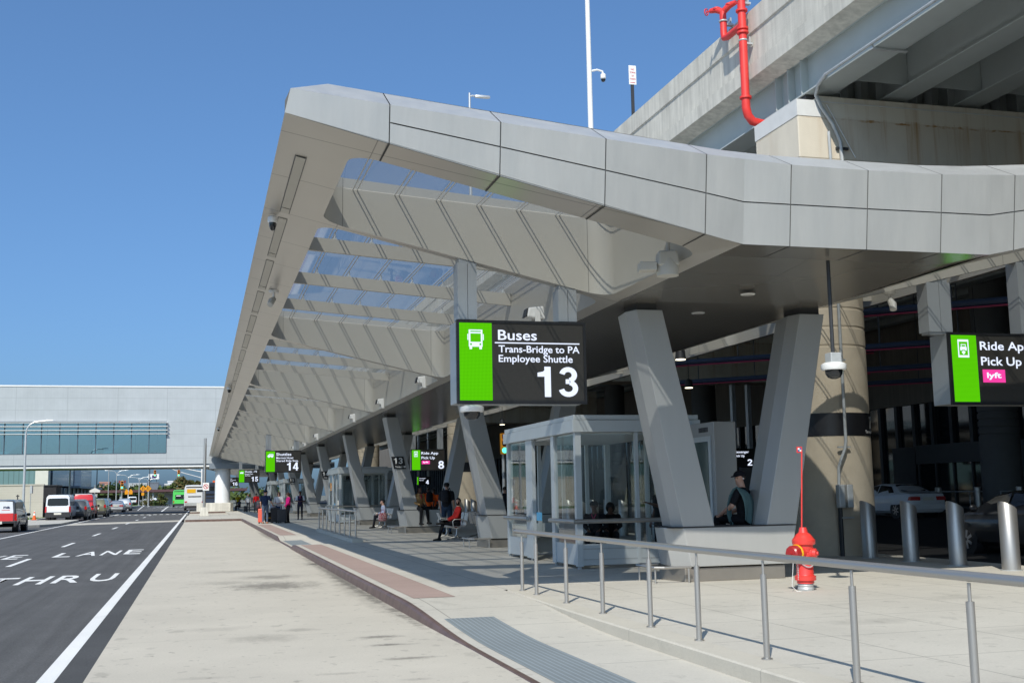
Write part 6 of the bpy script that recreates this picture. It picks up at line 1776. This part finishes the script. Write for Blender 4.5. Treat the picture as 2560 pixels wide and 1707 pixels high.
bus('white coach seen from behind with a yellow rear panel', (-.75, 155, 0), 2.5, 11, 3.25, WHITE, (.35, 1.1, -.02, .04, 2.35, 2.65), [('yellow_panel', (-.9, .2, -.03, -.02, 2.25, 2.75), M['yellow']), ('grille', (-.75, .9, -.03, -.02, 1.72, 1.84), M['trim']), ('pink_mark', (-1.15, -.85, -.03, -.02, 1.05, 1.2), M['redprint']), ('grey_band', (-1.15, 1.15, -.025, -.02, .7, 1.0), M['galv'])])
BLUEB = paint('dark_navy_bus_paint', (.035, .05, .09))
bus('dark navy bus right of the white coach, behind the steel pole', (1.35, 151.6, .15), 2.1, 9, 3.35, BLUEB, (-.85, .85, -.02, .04, 2.3, 2.9), [('louvre', (-.8, .8, -.03, -.02, 1.75, 1.95), M['black']), ('louvre', (-.8, .8, -.03, -.02, 1.35, 1.5), M['trim']), ('roof_lamp', (.2, .8, .1, .5, 3.38, 3.6), M['orange'])])

# luggage
def suitcase(label, loc, rz, w, d, h, mat, handle=None, band=None, group=None):
    t = thing('suitcase', label, 'suitcase', loc, rz, group)
    b = MB(); b.box(-w / 2, w / 2, -d / 2, d / 2, .06, h); b.build('shell', mat, t, bevel=.05, seg=3)
    b = MB()
    for i in range(4): b.box(-w / 2 + .08 + i * (w - .16) / 3 - .012, -w / 2 + .08 + i * (w - .16) / 3 + .012, -d / 2 - .012, -d / 2 + .0, .14, h - .1)
    b.build('rib', mat, t)
    for x in (-w / 2 + .06, w / 2 - .06):
        b = MB(); b.lathe([(.025, -.02), (.03, 0), (.025, .02)], (x, -.08, .03), axis='x', n=10); b.lathe([(.025, -.02), (.03, 0), (.025, .02)], (x, .08, .03), axis='x', n=10); b.build('wheel', M['rubber'], t)
    b = MB(); b.tube([(-.1, d / 2 - .04, h - .02), (-.1, d / 2 - .04, h + (handle or .12)), (.1, d / 2 - .04, h + (handle or .12)), (.1, d / 2 - .04, h - .02)], .010, 6); b.build('handle', M['white'] if handle else M['trim'], t)
    if band:
        b = MB(); b.box(-w / 2 - .008, w / 2 + .008, -d / 2 - .016, d / 2 + .008, h * .45, h * .52); b.build('strap', band, t)
    return t
CORAL = simple('coral_shell', (.62, .10, .06), .4, var=.05); BLK = simple('black_shell', (.014, .015, .02), .5, var=.1)
suitcase('coral red upright suitcase left of the man in the navy shirt', (3.30, 65.95, .15), R(78), .42, .26, .82, CORAL, group='luggage of the standing group')
suitcase('tall black suitcase with a raised white handle before the woman in pink', (4.42, 65.1, .15), R(-8), .50, .34, .78, BLK, handle=.42, group='luggage of the standing group')
suitcase('black and yellow strapped bag behind the legs of the man in the navy shirt', (3.78, 66.0, .15), R(20), .46, .3, .62, BLK, band=M['yellow'], group='luggage of the standing group')
suitcase('large black suitcase between the man in navy and the woman in white', (4.08, 65.9, .15), R(0), .5, .32, .85, BLK, group='luggage of the standing group')
suitcase('small black trolley case of the far pedestrian under the 15 sign', (4.35, 116, .15), 0, .4, .26, .6, BLK, handle=.4)
t = thing('backpack', 'dark backpack resting beside the man in the navy shirt', 'backpack', (3.2, 66.1, .95), 0)
b = MB(); b.ring_loft([[(.20 * s_ * math.cos(a), .14 * s_ * math.sin(a), z) for a in [k * math.pi / 6 for k in range(12)]] for z, s_ in ((0, .7), (.05, 1), (.3, 1.05), (.42, .85), (.47, .4))]); b.build('bag', BLK, t)
b = MB(); b.ring_loft([[(.14 * s_ * math.cos(a), -.12 + .07 * s_ * math.sin(a), z) for a in [k * math.pi / 6 for k in range(12)]] for z, s_ in ((.04, .7), (.08, 1), (.2, 1), (.24, .6))]); b.build('pocket', simple('maroon_cloth', (.05, .02, .03), .8, var=.1), t)
t = thing('luggage_cart', 'steel luggage cart stacked with a white bag and dark bags beside the woman in white', 'cart', (3.98, 66.6, .15))
b = MB(); b.tube([(-.3, -.3, .2), (-.3, .3, .2), (.3, .3, .2), (.3, -.3, .2), (-.3, -.3, .2)], .018, 6); b.tube([(-.3, .3, .2), (-.3, .35, 1.0), (.3, .35, 1.0), (.3, .3, .2)], .018, 6); b.build('frame', M['steel'], t)
for x in (-.25, .25):
    b = MB(); b.lathe([(.07, -.02), (.08, 0), (.07, .02)], (x, .2, .08), axis='x', n=12); b.lathe([(.07, -.02), (.08, 0), (.07, .02)], (x, -.2, .08), axis='x', n=12); b.build('wheel', M['rubber'], t)
tt = thing('bag', 'crumpled pale grey bag on top of the luggage cart', 'bag', (3.98, 66.45, .80))
b = MB(); b.ring_loft([[(.2 * s_ * math.cos(a) * (1 + .15 * math.sin(3 * a)), .15 * s_ * math.sin(a), z) for a in [k * math.pi / 7 for k in range(14)]] for z, s_ in ((0, .8), (.05, 1), (.2, .95), (.3, .7), (.36, .3))]); b.build('sack', simple('pale_bag', (.42, .44, .46), .8, var=.2, vscale=6), tt)
b = MB(); b.tube([(-.08, 0, .33), (-.05, 0, .45), (.05, 0, .45), (.08, 0, .33)], .012, 6); b.build('strap', M['galv'], tt)
# ================================================================ PEOPLE
SK = [simple('skin_a', (.52, .30, .215), .55, var=.05, vscale=9, obj=True), simple('skin_b', (.13, .06, .038), .55, var=.05, vscale=9, obj=True), simple('skin_c', (.50, .28, .20), .55, var=.05, vscale=9, obj=True)]
_cl = {}
def cloth(c, rough=.85):
    if c not in _cl: _cl[c] = simple('cloth_%d' % len(_cl), c, rough, var=.14, vscale=7, spec=.2, obj=True, bump=.004, bscale=25)
    return _cl[c]
HAIRS = {}
def hairmat(c):
    if c not in HAIRS: HAIRS[c] = simple('hair_%d' % len(HAIRS), c, .6, var=.25, vscale=30, obj=True)
    return HAIRS[c]
def V3(*a): return Vector(a)
def capsule(mb, p0, r0, p1, r1, n=12, flat=1.0, side=None):
    """tapered limb segment with rounded ends, optionally flattened along 'side'"""
    p0, p1 = Vector(p0), Vector(p1)
    t = (p1 - p0)
    if t.length < 1e-5: t = Vector((0, 0, 1e-4))
    tn = t.normalized()
    a = side.copy() if side is not None else (V3(0, 0, 1) if abs(tn.z) < .9 else V3(1, 0, 0))
    u = (a - tn * a.dot(tn)).normalized(); w = tn.cross(u)
    prof = []
    for k in range(1, 4):
        th = math.pi / 2 * k / 3
        prof.append((p0 - tn * r0 * math.cos(th), r0 * math.sin(th)))
    for k in range(2, -1, -1):
        th = math.pi / 2 * k / 3
        prof.append((p1 + tn * r1 * math.cos(math.pi / 2 * (k + .35) / 3.35), r1 * math.sin(math.pi / 2 * (k + .35) / 3.35)))
    prof.insert(3, (lerp(p0, p1, .5), lerp(r0, r1, .5) * 1.03))
    rings = [[c + u * math.cos(2 * math.pi * j / n) * r * flat + w * math.sin(2 * math.pi * j / n) * r for j in range(n)] for c, r in prof]
    mb.ring_loft(rings)
def seg_dist(p, a, b):
    ab = b - a
    t = max(0, min(1, (p - a).dot(ab) / max(1e-9, ab.length_squared)))
    return (p - (a + ab * t)).length, t
def person(label, loc, rz, H=1.75, pose='stand', skin=0, top=(.05, .06, .1), legs=(.02, .02, .03), shoes=(.015, .015, .015), sleeve='short', hair=(.03, .02, .015), hairstyle='short', cap=None, capdir=0.0,
           joints=None, headturn=0.0, headtilt=0.0, mask=None, vest=None, build=1.0, lean=0.0, seat=None, voxel=.014, hands=True, group=None, tie=None, skirt=False):
    """figure facing local +Y, origin on the ground between the feet (or on the seat front for seated ones)"""
    t = thing('person', label, 'person', loc, rz, group)
    s = H / 1.75
    if pose == 'stand':
        hipz = .93
        J = dict(pelvis=V3(0, 0, .95), chest=V3(0, .0, 1.28), neck=V3(0, -.01, 1.47), hipL=V3(-.095, 0, .90), hipR=V3(.095, 0, .90), kneeL=V3(-.11, .03, .50), kneeR=V3(.11, .03, .50), ankL=V3(-.115, -.02, .09), ankR=V3(.115, -.02, .09),
                 shL=V3(-.19, -.01, 1.40), shR=V3(.19, -.01, 1.40), elL=V3(-.25, -.03, 1.12), elR=V3(.25, -.03, 1.12), wrL=V3(-.24, .08, .88), wrR=V3(.24, .08, .88))
    else:
        J = dict(pelvis=V3(0, 0, .09), chest=V3(0, .0, .42), neck=V3(0, -.01, .60), hipL=V3(-.095, .02, .075), hipR=V3(.095, .02, .075), kneeL=V3(-.12, .44, .10), kneeR=V3(.12, .44, .10), ankL=V3(-.12, .46, -.34), ankR=V3(.12, .46, -.34),
                 shL=V3(-.19, -.01, .53), shR=V3(.19, -.01, .53), elL=V3(-.25, .05, .28), elR=V3(.25, .05, .28), wrL=V3(-.14, .28, .20), wrR=V3(.14, .28, .20))
    if joints:
        for k, v in joints.items(): J[k] = Vector(v)
    if lean:
        piv = J['pelvis']
        rot = Matrix.Rotation(-lean, 3, 'X')
        for k in ('chest', 'neck', 'shL', 'shR'): J[k] = piv + rot @ (J[k] - piv)
    J = {k: v * s for k, v in J.items()}
    up_ = (J['neck'] - J['chest']).normalized()
    sd = (J['shR'] - J['shL']).normalized()
    fw = up_.cross(sd) * -1
    if fw.y < 0 and pose == 'stand' and not joints: fw = -fw
    Rt = Matrix.Rotation(headturn, 3, 'Z') @ Matrix.Rotation(-headtilt, 3, 'X')
    hc = J['neck'] + up_ * .045 * s + V3(0, .02, .105) * s
    mb = MB()
    segs = []   # (a, b, r, material index)  0 skin 1 top 2 legs 3 shoes 4 vest/mask
    def limb(a, ra, b_, rb, mi, flat=1.0, side=None):
        capsule(mb, a, ra * s, b_, rb * s, flat=flat, side=side); segs.append((Vector(a), Vector(b_), (ra * s, rb * s), mi))
    bld = build
    side = V3(1, 0, 0)
    # torso as stacked wide capsules
    pw = lerp(J['hipL'], J['hipR'], .5)
    for a, ra, b_, rb, fl, mi in ((J['pelvis'] - V3(0, 0, .04) * s, .125 * bld, lerp(J['pelvis'], J['chest'], .5), .115 * bld, 1.28, 1), (lerp(J['pelvis'], J['chest'], .4), .115 * bld, J['chest'], .125 * bld, 1.32, 1), (J['chest'], .125 * bld, lerp(J['chest'], J['neck'], .62), .095 * bld, 1.45, 1)):
        limb(a, ra, b_, rb, mi, fl, side=sd)
    limb(lerp(J['chest'], J['neck'], .75), .068, J['neck'] + (hc - J['neck']) * .5, .06, 0)
    for L_ in 'LR':
        limb(J['neck'] - up_ * .09 * s + (J['sh' + L_] - J['neck']) * .35, .062 * bld, J['sh' + L_], .066 * bld, 1)
        el, wr, sh_ = J['el' + L_], J['wr' + L_], J['sh' + L_]
        ms = 1 if sleeve in ('short', 'long') else 0
        if sleeve == 'short':
            limb(sh_, .068 * bld, lerp(sh_, el, .72), .060 * bld, 1); limb(lerp(sh_, el, .70), .046, el, .042, 0); limb(el, .043, wr, .029, 0)
        else:
            limb(sh_, .066 * bld, el, .052 * bld, 1); limb(el, .052 * bld, lerp(el, wr, .94), .040, 1)
        # hand: palm, thumb, four unequal fingers slightly curled
        d = (wr - el).normalized()
        o_ = V3(0, 0, 1) if abs(d.z) < .8 else V3(0, 1, 0)
        nrm = (o_ - d * o_.dot(d)).normalized(); lat = d.cross(nrm)
        palm = wr + d * .085 * s
        limb(wr + d * .01, .028, palm, .034, 0, .55, side=nrm)
        if hands:
            for f, (off, ln) in enumerate(((-.027, .062), (-.009, .074), (.009, .07), (.027, .054))):
                k0 = palm + lat * off * s + d * .015 * s
                k1 = k0 + (d * .75 - nrm * .35).normalized() * ln * .55 * s
                k2 = k1 + (d * .35 - nrm * .85).normalized() * ln * .5 * s
                limb(k0, .0095, k1, .009, 0); limb(k1, .009, k2, .0075, 0)
            sg = -1 if L_ == 'R' else 1
            th0 = wr + d * .03 * s + lat * sg * .028 * s
            th1 = th0 + (d * .6 + lat * sg * .7 - nrm * .2).normalized() * .04 * s
            limb(th0, .013, th1, .011, 0); limb(th1, .011, th1 + (d * .9 - nrm * .3).normalized() * .03 * s, .009, 0)
        # legs
        hp, kn, an = J['hip' + L_], J['knee' + L_], J['ank' + L_]
        limb(hp, .092 * bld, kn, .062 * bld, 2); limb(kn, .062 * bld, lerp(kn, an, .35), .058 * bld, 2); limb(lerp(kn, an, .3), .058 * bld, an + V3(0, 0, .01), .045, 2)
        fd = V3(0, 1, 0)
        if joints and ('toe' + L_) in J: fd = (J['toe' + L_] - an); fd.z = 0; fd.normalize()
        heel = an + V3(0, 0, -.045) * s - fd * .04 * s
        limb(heel, .042, an + fd * .08 * s + V3(0, 0, -.05) * s, .040, 3); limb(an + fd * .06 * s + V3(0, 0, -.052) * s, .040, an + fd * .17 * s + V3(0, 0, -.058) * s, .032, 3, 1.25, side=V3(1, 0, 0))
    limb(lerp(J['hipL'], J['pelvis'], .3), .105 * bld, lerp(J['hipR'], J['pelvis'], .3), .105 * bld, 2)
    # head: cranium, face, jaw, nose, ears
    def hp_(x, y, z): return hc + Rt @ (V3(x, y, z) * s)
    def hb(a, ra, b_, rb, mi=0, fl=1.0): limb(hp_(*a), ra, hp_(*b_), rb, mi, fl, side=Rt @ V3(1, 0, 0))
    hb((0, -.022, .035), .080, (0, .018, .03), .079, fl=.93)
    hb((0, .028, -.0), .068, (0, .034, -.055), .055, fl=.95)
    hb((0, .045, -.085), .036, (0, .05, -.088), .034, fl=1.1)
    hb((0, .098, .012), .009, (0, .108, -.022), .014)
    hb((0, .088, .022), .014, (0, .088, .025), .014, fl=2.6)
    for sx_ in (-1, 1): hb((.076 * sx_, -.005, .015), .014, (.077 * sx_, -.008, -.012), .010)
    hb((0, .088, -.05), .012, (0, .089, -.052), .011, fl=1.9)
    if mask:
        hb((0, .055, -.03), .052, (0, .055, -.07), .046, 4)
    tmp = mb.build('body_tmp', SK[skin])
    rm = tmp.modifiers.new('r', 'REMESH'); rm.mode = 'VOXEL'; rm.voxel_size = voxel; rm.use_smooth_shade = True
    sm = tmp.modifiers.new('s', 'SMOOTH'); sm.factor = .5; sm.iterations = 2
    dg = bpy.context.evaluated_depsgraph_get()
    me = bpy.data.meshes.new_from_object(tmp.evaluated_get(dg))
    bpy.data.objects.remove(tmp)
    me.name = 'body'
    me.materials.clear()
    for m_ in (SK[skin], cloth(top), cloth(legs), cloth(shoes, .5), cloth(mask or vest or (.02, .02, .02))): me.materials.append(m_)
    for p in me.polygons:
        p.use_smooth = True
        c = p.center; best = None
        for a, b_, (ra, rb), mi in segs:
            d, tt_ = seg_dist(c, a, b_)
            d -= lerp(ra, rb, tt_)
            if best is None or d < best[0]: best = (d, mi)
        mi = best[1]
        if mi == 1 and c.z < (J['pelvis'].z - .03 * s) and pose == 'stand': mi = 2
        if mi == 1 and vest and abs(c.x) < .155 * s and c.z < J['neck'].z - .02: mi = 4
        p.material_index = mi
    o = bpy.data.objects.new('body', me); COL.objects.link(o); o.parent = t
    # eyes and mouth
    b = MB()
    for sx_ in (-1, 1):
        c = hp_(.031 * sx_, .093, .008); b.ball(tuple(c), .010 * s, .008 * s, .006 * s, n=8)
    b.build('eyes', M['black'], t)
    if hairstyle != 'none':
        b = MB(); rows = []
        long_ = hairstyle == 'long'
        for k in range(9):
            th = math.pi * (.02 + (.62 if not long_ else .9) * k / 8)
            row = []
            for j in range(18):
                a = 2 * math.pi * j / 18
                fx_, fy = math.cos(a), math.sin(a)
                front = max(0, fy)
                tl = th * (1 - .42 * front)
                r = .094 if not long_ else .094 + .03 * (k / 8)
                row.append(hp_(r * math.sin(tl) * fx_ * .98, -.006 + r * 1.1 * math.sin(tl) * fy - (.0 if fy < .2 else .012), .035 + .098 * math.cos(tl) - (.06 * (k / 8) if long_ and fy < .3 else 0)))
            rows.append(row)
        b.ring_loft(rows, cap=True); b.build('hair', hairmat(hair), t)
    if cap:
        b = MB(); rows = []
        for k in range(6):
            th = math.pi / 2 * (.05 + .95 * k / 5)
            rows.append([hp_(.104 * math.sin(th) * math.cos(a), -.004 + .116 * math.sin(th) * math.sin(a), .045 + .092 * math.cos(th)) for a in [2 * math.pi * j / 18 for j in range(18)]])
        b.ring_loft(rows)
        Rc = Matrix.Rotation(capdir, 3, 'Z')
        def cp(x, y, z):
            v = Rc @ V3(x, y, 0); return hp_(v.x, v.y, z)
        n = 9
        topr = [cp(.075 * math.cos(math.pi * j / (n - 1)), .09 + .10 * math.sin(math.pi * j / (n - 1)), .052 - .012 * math.sin(math.pi * j / (n - 1))) for j in range(n)]
        botr = [p + V3(0, 0, -.008) for p in topr]
        b.hexa(botr, topr)
        b.build('cap', cloth(cap), t)
    if tie:
        b = MB(); cz = J['chest']; nz = J['neck']
        b.tube([nz + V3(-.05, .085, -.02) * s, lerp(nz, cz, .6) + V3(-.015, .155, 0) * s, cz + V3(0, .165, -.02) * s, lerp(nz, cz, .6) + V3(.015, .155, 0) * s, nz + V3(.05, .085, -.02) * s], .012, 6); b.build('lanyard', cloth(tie), t)
    t['_J'] = 0
    del t['_J']
    return t, J, hp_
def backpack(t, J, c=(.02, .022, .028), s=1.0, z=None):
    b = MB(); ch = J['chest']
    z0 = ch.z - .2 if z is None else z
    b.ring_loft([[(.15 * q * math.cos(a), ch.y - .235 + .095 * q * math.sin(a), z0 + h) for a in [k * math.pi / 7 for k in range(14)]] for h, q in ((0, .75), (.04, 1), (.3, 1.05), (.4, .9), (.45, .45))])
    o = b.build('backpack', cloth(c), t)
    b = MB()
    for sx_ in (-1, 1): b.tube([(.09 * sx_, ch.y - .16, z0 + .42), (.12 * sx_, ch.y - .02, z0 + .5), (.125 * sx_, ch.y + .125, z0 + .36), (.12 * sx_, ch.y + .09, z0 + .12), (.1 * sx_, ch.y - .15, z0 + .08)], .018, 6)
    b.build('straps', cloth(c), o)
FACE_L = R(90)    # facing -X
# --- the man on the nearest V column base
t, J, hp_ = person('man in black cap, teal jacket over one shoulder, sitting on the nearest V column base', (9.02, 18.02, 1.03), R(44), 1.82, 'sit', 0, (.012, .013, .016), (.010, .010, .012), sleeve='short', hair=(.025, .018, .014), cap=(.010, .010, .014), capdir=0, headturn=R(70), headtilt=R(4), lean=R(6), voxel=.009,
    joints=dict(elL=(-.27, .13, .30), wrL=(-.17, .37, .16), elR=(.24, .1, .28), wrR=(.12, .36, .16)))
b = MB()
sh_ = J['shL']; ch = J['chest']
# jacket: thick sheet folded over the left shoulder, wide down the back and a fold in front
rows = []
prof = [(.15, -.50, -.10, .03), (.175, -.38, -.11, .04), (.17, -.22, -.09, .05), (.135, -.06, -.07, .06), (.07, .055, -.07, .08), (-.02, .095, -.08, .11), (-.11, .06, -.10, .15), (-.175, -.04, -.11, .18), (-.205, -.16, -.115, .20), (-.215, -.28, -.11, .20), (-.21, -.40, -.10, .17), (-.20, -.50, -.09, .14)]
for i, (fy, fz_, xa, xb) in enumerate(prof):
    k = abs(i - 5) / 6
    row = []
    for j in range(11):
        u = j / 10
        curve = .06 * (1 - u) ** 2 * (1 if fy < -.08 else 0)
        row.append((sh_.x + lerp(xa, xb, u), sh_.y + fy + curve + .016 * math.sin(u * 11 + i * .5) * k, sh_.z + fz_ + .03 * math.sin(u * 7 + i * .7) * k - .05 * u * (1 if i < 7 else .4)))
    rows.append(row)
inner = [[(x, y - (.02 if i < 5 else -.02), z - (.018 if 3 < i < 8 else 0)) for x, y, z in r_] for i, r_ in enumerate(rows)]
rings = [r_ + list(reversed(q_)) for r_, q_ in zip(rows, inner)]
b.ring_loft(rings)
b.build('jacket', cloth((.085, .15, .155)), t)
b = MB(); b.ball(tuple(hp_(-.082, .012, -.002)), .011, .011, .018, n=8); b.build('earbud', M['white'], t)
# --- man in the red jacket on the bench
t, J, _h = person('man in red jacket and black face mask on the metal seats, holding a laptop', (8.0, 36.35, .60), R(90), 1.78, 'sit', 0, (.32, .016, .014), (.012, .012, .014), sleeve='long', hair=(.014, .011, .01), mask=(.012, .012, .014), headturn=R(62), lean=R(-6), voxel=.012,
    joints=dict(kneeL=(-.12, .47, .10), ankL=(-.12, .60, -.36), kneeR=(.02, .50, .18), ankR=(-.2, .52, .14), wrL=(-.06, .33, .17), wrR=(.08, .33, .17)))
o = thing('laptop', 'open grey laptop on the lap of the man in the red jacket', 'laptop', (7.55, 36.25, .80), R(90))
b = MB(); b.box(-.17, .17, -.12, .12, 0, .012); b.build('keyboard', M['galv'], o, bevel=.004)
b = MB(); b.hexa([(-.17, .12, .012), (.17, .12, .012), (.17, .13, .012), (-.17, .13, .012)], [(-.17, .20, .23), (.17, .20, .23), (.17, .21, .23), (-.17, .21, .23)]); b.build('lid', M['galv'], o)
# --- man in tan jacket on the third V base
t, J, _h = person('man in tan jacket with a red lanyard sitting on the third V column base', (8.18, 44.15, 1.03), R(-152), 1.78, 'sit', 1, (.50, .30, .13), (.014, .014, .016), sleeve='long', hair=(.010, .009, .008), tie=(.45, .03, .06), lean=R(8), voxel=.013, build=1.08,
    joints=dict(kneeL=(-.16, .36, -.02), ankL=(-.16, .42, -.46), kneeR=(.12, .36, .0), ankR=(.12, .30, -.48)))
t, J, _h = person('tall standing man in black polo shirt and dark cap with a backpack', (8.78, 41.6, .15), R(-28), 1.88, 'stand', 0, (.014, .015, .018), (.025, .045, .08), cap=(.02, .02, .022), hair=(.02, .015, .012), headturn=R(0), build=1.15, voxel=.013)
backpack(t, J)
t, J, _h = person('worker in orange high visibility vest with black backpack, seen from behind', (9.62, 49.5, .15), R(5), 1.80, 'stand', 1, (.85, .12, .015), (.015, .016, .02), hair=(.010, .009, .008), voxel=.014)
backpack(t, J, (.012, .012, .016))
t, J, _h = person('second worker in orange vest, half hidden right of the one with the backpack', (10.35, 52.0, .15), R(-10), 1.72, 'stand', 1, (.80, .11, .015), (.02, .02, .022), hair=(.010, .009, .008), voxel=.015)
t, J, _h = person('seated woman in pale blue shirt and dark cap bent over her lap', (7.88, 50.55, .60), R(90), 1.66, 'sit', 0, (.42, .46, .60), (.014, .014, .018), sleeve='long', hair=(.02, .015, .012), cap=(.03, .03, .035), headtilt=R(-22), lean=R(10), voxel=.013,
    joints=dict(ankL=(-.1, .56, -.36), ankR=(.1, .50, -.36), wrL=(-.06, .30, .22), wrR=(.06, .30, .22)))
o = thing('shoulder_bag', 'red patterned bag beside the woman in the pale blue shirt', 'bag', (7.72, 50.15, .56))
def floral():
    n = NT('floral_print'); p = n.obj(); f = n.noise(p, 26, 2, .5); g_ = n.noise(p, 40, 2)
    c = n.mix(n.maprange(f, .47, .53, 0, 1), (.34, .03, .05), (.45, .36, .34)); c = n.mix(n.maprange(g_, .6, .64, 0, 1), c, (.08, .05, .15))
    return n.done(n.bsdf(c, .8))
b = MB(); b.ring_loft([[(.19 * q * math.cos(a), .12 * q * math.sin(a), h) for a in [k * math.pi / 7 for k in range(14)]] for h, q in ((-.08, .7), (-.03, 1), (.12, 1.05), (.24, .85), (.28, .6))]); b.build('bag_body', floral(), o)
b = MB(); b.tube([(-.1, 0, .26), (-.06, 0, .42), (.06, 0, .42), (.1, 0, .26)], .012, 6); b.build('strap', cloth((.3, .03, .05)), o)
t, J, _h = person('uniformed man in white short sleeves, dark waistcoat and red tie looking at his phone', (6.17, 74.4, .15), R(170), 1.80, 'stand', 1, (.62, .66, .74), (.022, .026, .04), hair=(.010, .009, .008), vest=(.03, .022, .06), tie=(.5, .05, .1), headtilt=R(-12), voxel=.015, joints=dict(elL=(-.27, -.02, 1.13), elR=(.27, -.02, 1.13), wrL=(-.10, .2, 1.12), wrR=(.10, .2, 1.12)))
t, J, _h = person('man in navy t-shirt, jeans and navy cap seen from behind with luggage', (3.52, 65.6, .15), R(-18), 1.84, 'stand', 0, (.018, .032, .075), (.075, .10, .15), shoes=(.45, .2, .12), cap=(.012, .02, .05), capdir=0, headturn=R(-55), voxel=.014, build=1.06, joints=dict(wrR=(.34, .2, 1.0), elR=(.30, .0, 1.14)))
t, J, _h = person('woman in white top and blue jeans with sunglasses, looking at her phone', (4.32, 66.5, .15), R(165), 1.74, 'stand', 2, (.62, .62, .62), (.035, .075, .17), hair=(.07, .035, .02), hairstyle='long', sleeve='short', headtilt=R(-8), voxel=.014, joints=dict(wrL=(-.06, .22, 1.12), wrR=(.12, .2, 1.1), elL=(-.25, .02, 1.12), elR=(.25, .02, 1.12)))
b = MB(); b.box(-.075, .075, .088, .108, 1.60, 1.635); b.build('sunglasses', M['black'], t)
t, J, _h = person('woman in bright pink top and black trousers with a tall black suitcase', (4.78, 65.7, .15), R(100), 1.70, 'stand', 2, (.80, .02, .22), (.012, .012, .016), hair=(.055, .026, .016), hairstyle='long', sleeve='long', voxel=.014, build=1.1, joints=dict(wrL=(-.16, .26, .95), elL=(-.25, .05, 1.14)))
t, J, _h = person('pedestrian in red jacket and black trousers left of the group, farther away', (5.02, 109, .15), R(20), 1.80, 'stand', 1, (.62, .012, .015), (.014, .014, .018), hair=(.010, .009, .008), sleeve='long', voxel=.02, hands=False)
t, J, _h = person('far pedestrian in pale top with orange hair walking with a trolley case', (4.62, 117, .15), R(170), 1.72, 'stand', 2, (.5, .5, .52), (.03, .03, .04), hair=(.40, .14, .03), voxel=.02, hands=False)
t, J, _h = person('far seated figure in dark clothes left of the pale topped pedestrian', (4.15, 128, .55), R(120), 1.7, 'sit', 1, (.05, .06, .09), (.02, .025, .04), hair=(.01, .01, .01), voxel=.02, hands=False)
t, J, _h = person('farthest pedestrian in a yellow vest beside the white bridge column', (4.35, 141, .15), R(180), 1.75, 'stand', 1, (.75, .55, .03), (.02, .02, .025), hair=(.01, .01, .01), voxel=.02, hands=False)
t, J, _h = person('crouching figure in black on the base of the fifth V column', (8.25, 70.9, 1.03), R(125), 1.7, 'sit', 1, (.012, .012, .014), (.012, .012, .014), hair=(.01, .01, .01), sleeve='long', lean=R(28), voxel=.015)
t, J, _h = person('seated passenger with a cap inside the near shelter, left of two', (8.62, 24.6, .58), R(150), 1.72, 'sit', 1, (.012, .013, .018), (.014, .014, .02), hair=(.01, .01, .01), cap=(.012, .012, .014), lean=R(20), sleeve='long', tie=(.4, .05, .12), voxel=.014)
t, J, _h = person('seated passenger with curly dark hair inside the near shelter, right of two', (9.02, 24.8, .58), R(165), 1.68, 'sit', 1, (.010, .010, .012), (.012, .012, .014), hair=(.008, .007, .006), hairstyle='long', lean=R(24), sleeve='long', voxel=.014)
t, J, _h = person('standing passenger in black reaching out at the right end of the near shelter', (9.35, 22.6, .15), R(100), 1.66, 'stand', 1, (.012, .012, .014), (.012, .012, .014), hair=(.01, .01, .01), sleeve='short', voxel=.014, joints=dict(elL=(-.26, .14, 1.2), wrL=(-.2, .4, 1.28)))
t, J, _h = person('dark clothed pedestrian glimpsed right of the second V column leg', (11.9, 45, .15), R(10), 1.72, 'stand', 0, (.02, .022, .03), (.03, .03, .04), hair=(.02, .015, .01), voxel=.016)
t, J, _h = person('white shirted pedestrian glimpsed beyond the second V column leg', (12.4, 48, .15), R(0), 1.76, 'stand', 0, (.5, .5, .52), (.03, .03, .04), hair=(.02, .015, .01), voxel=.016)
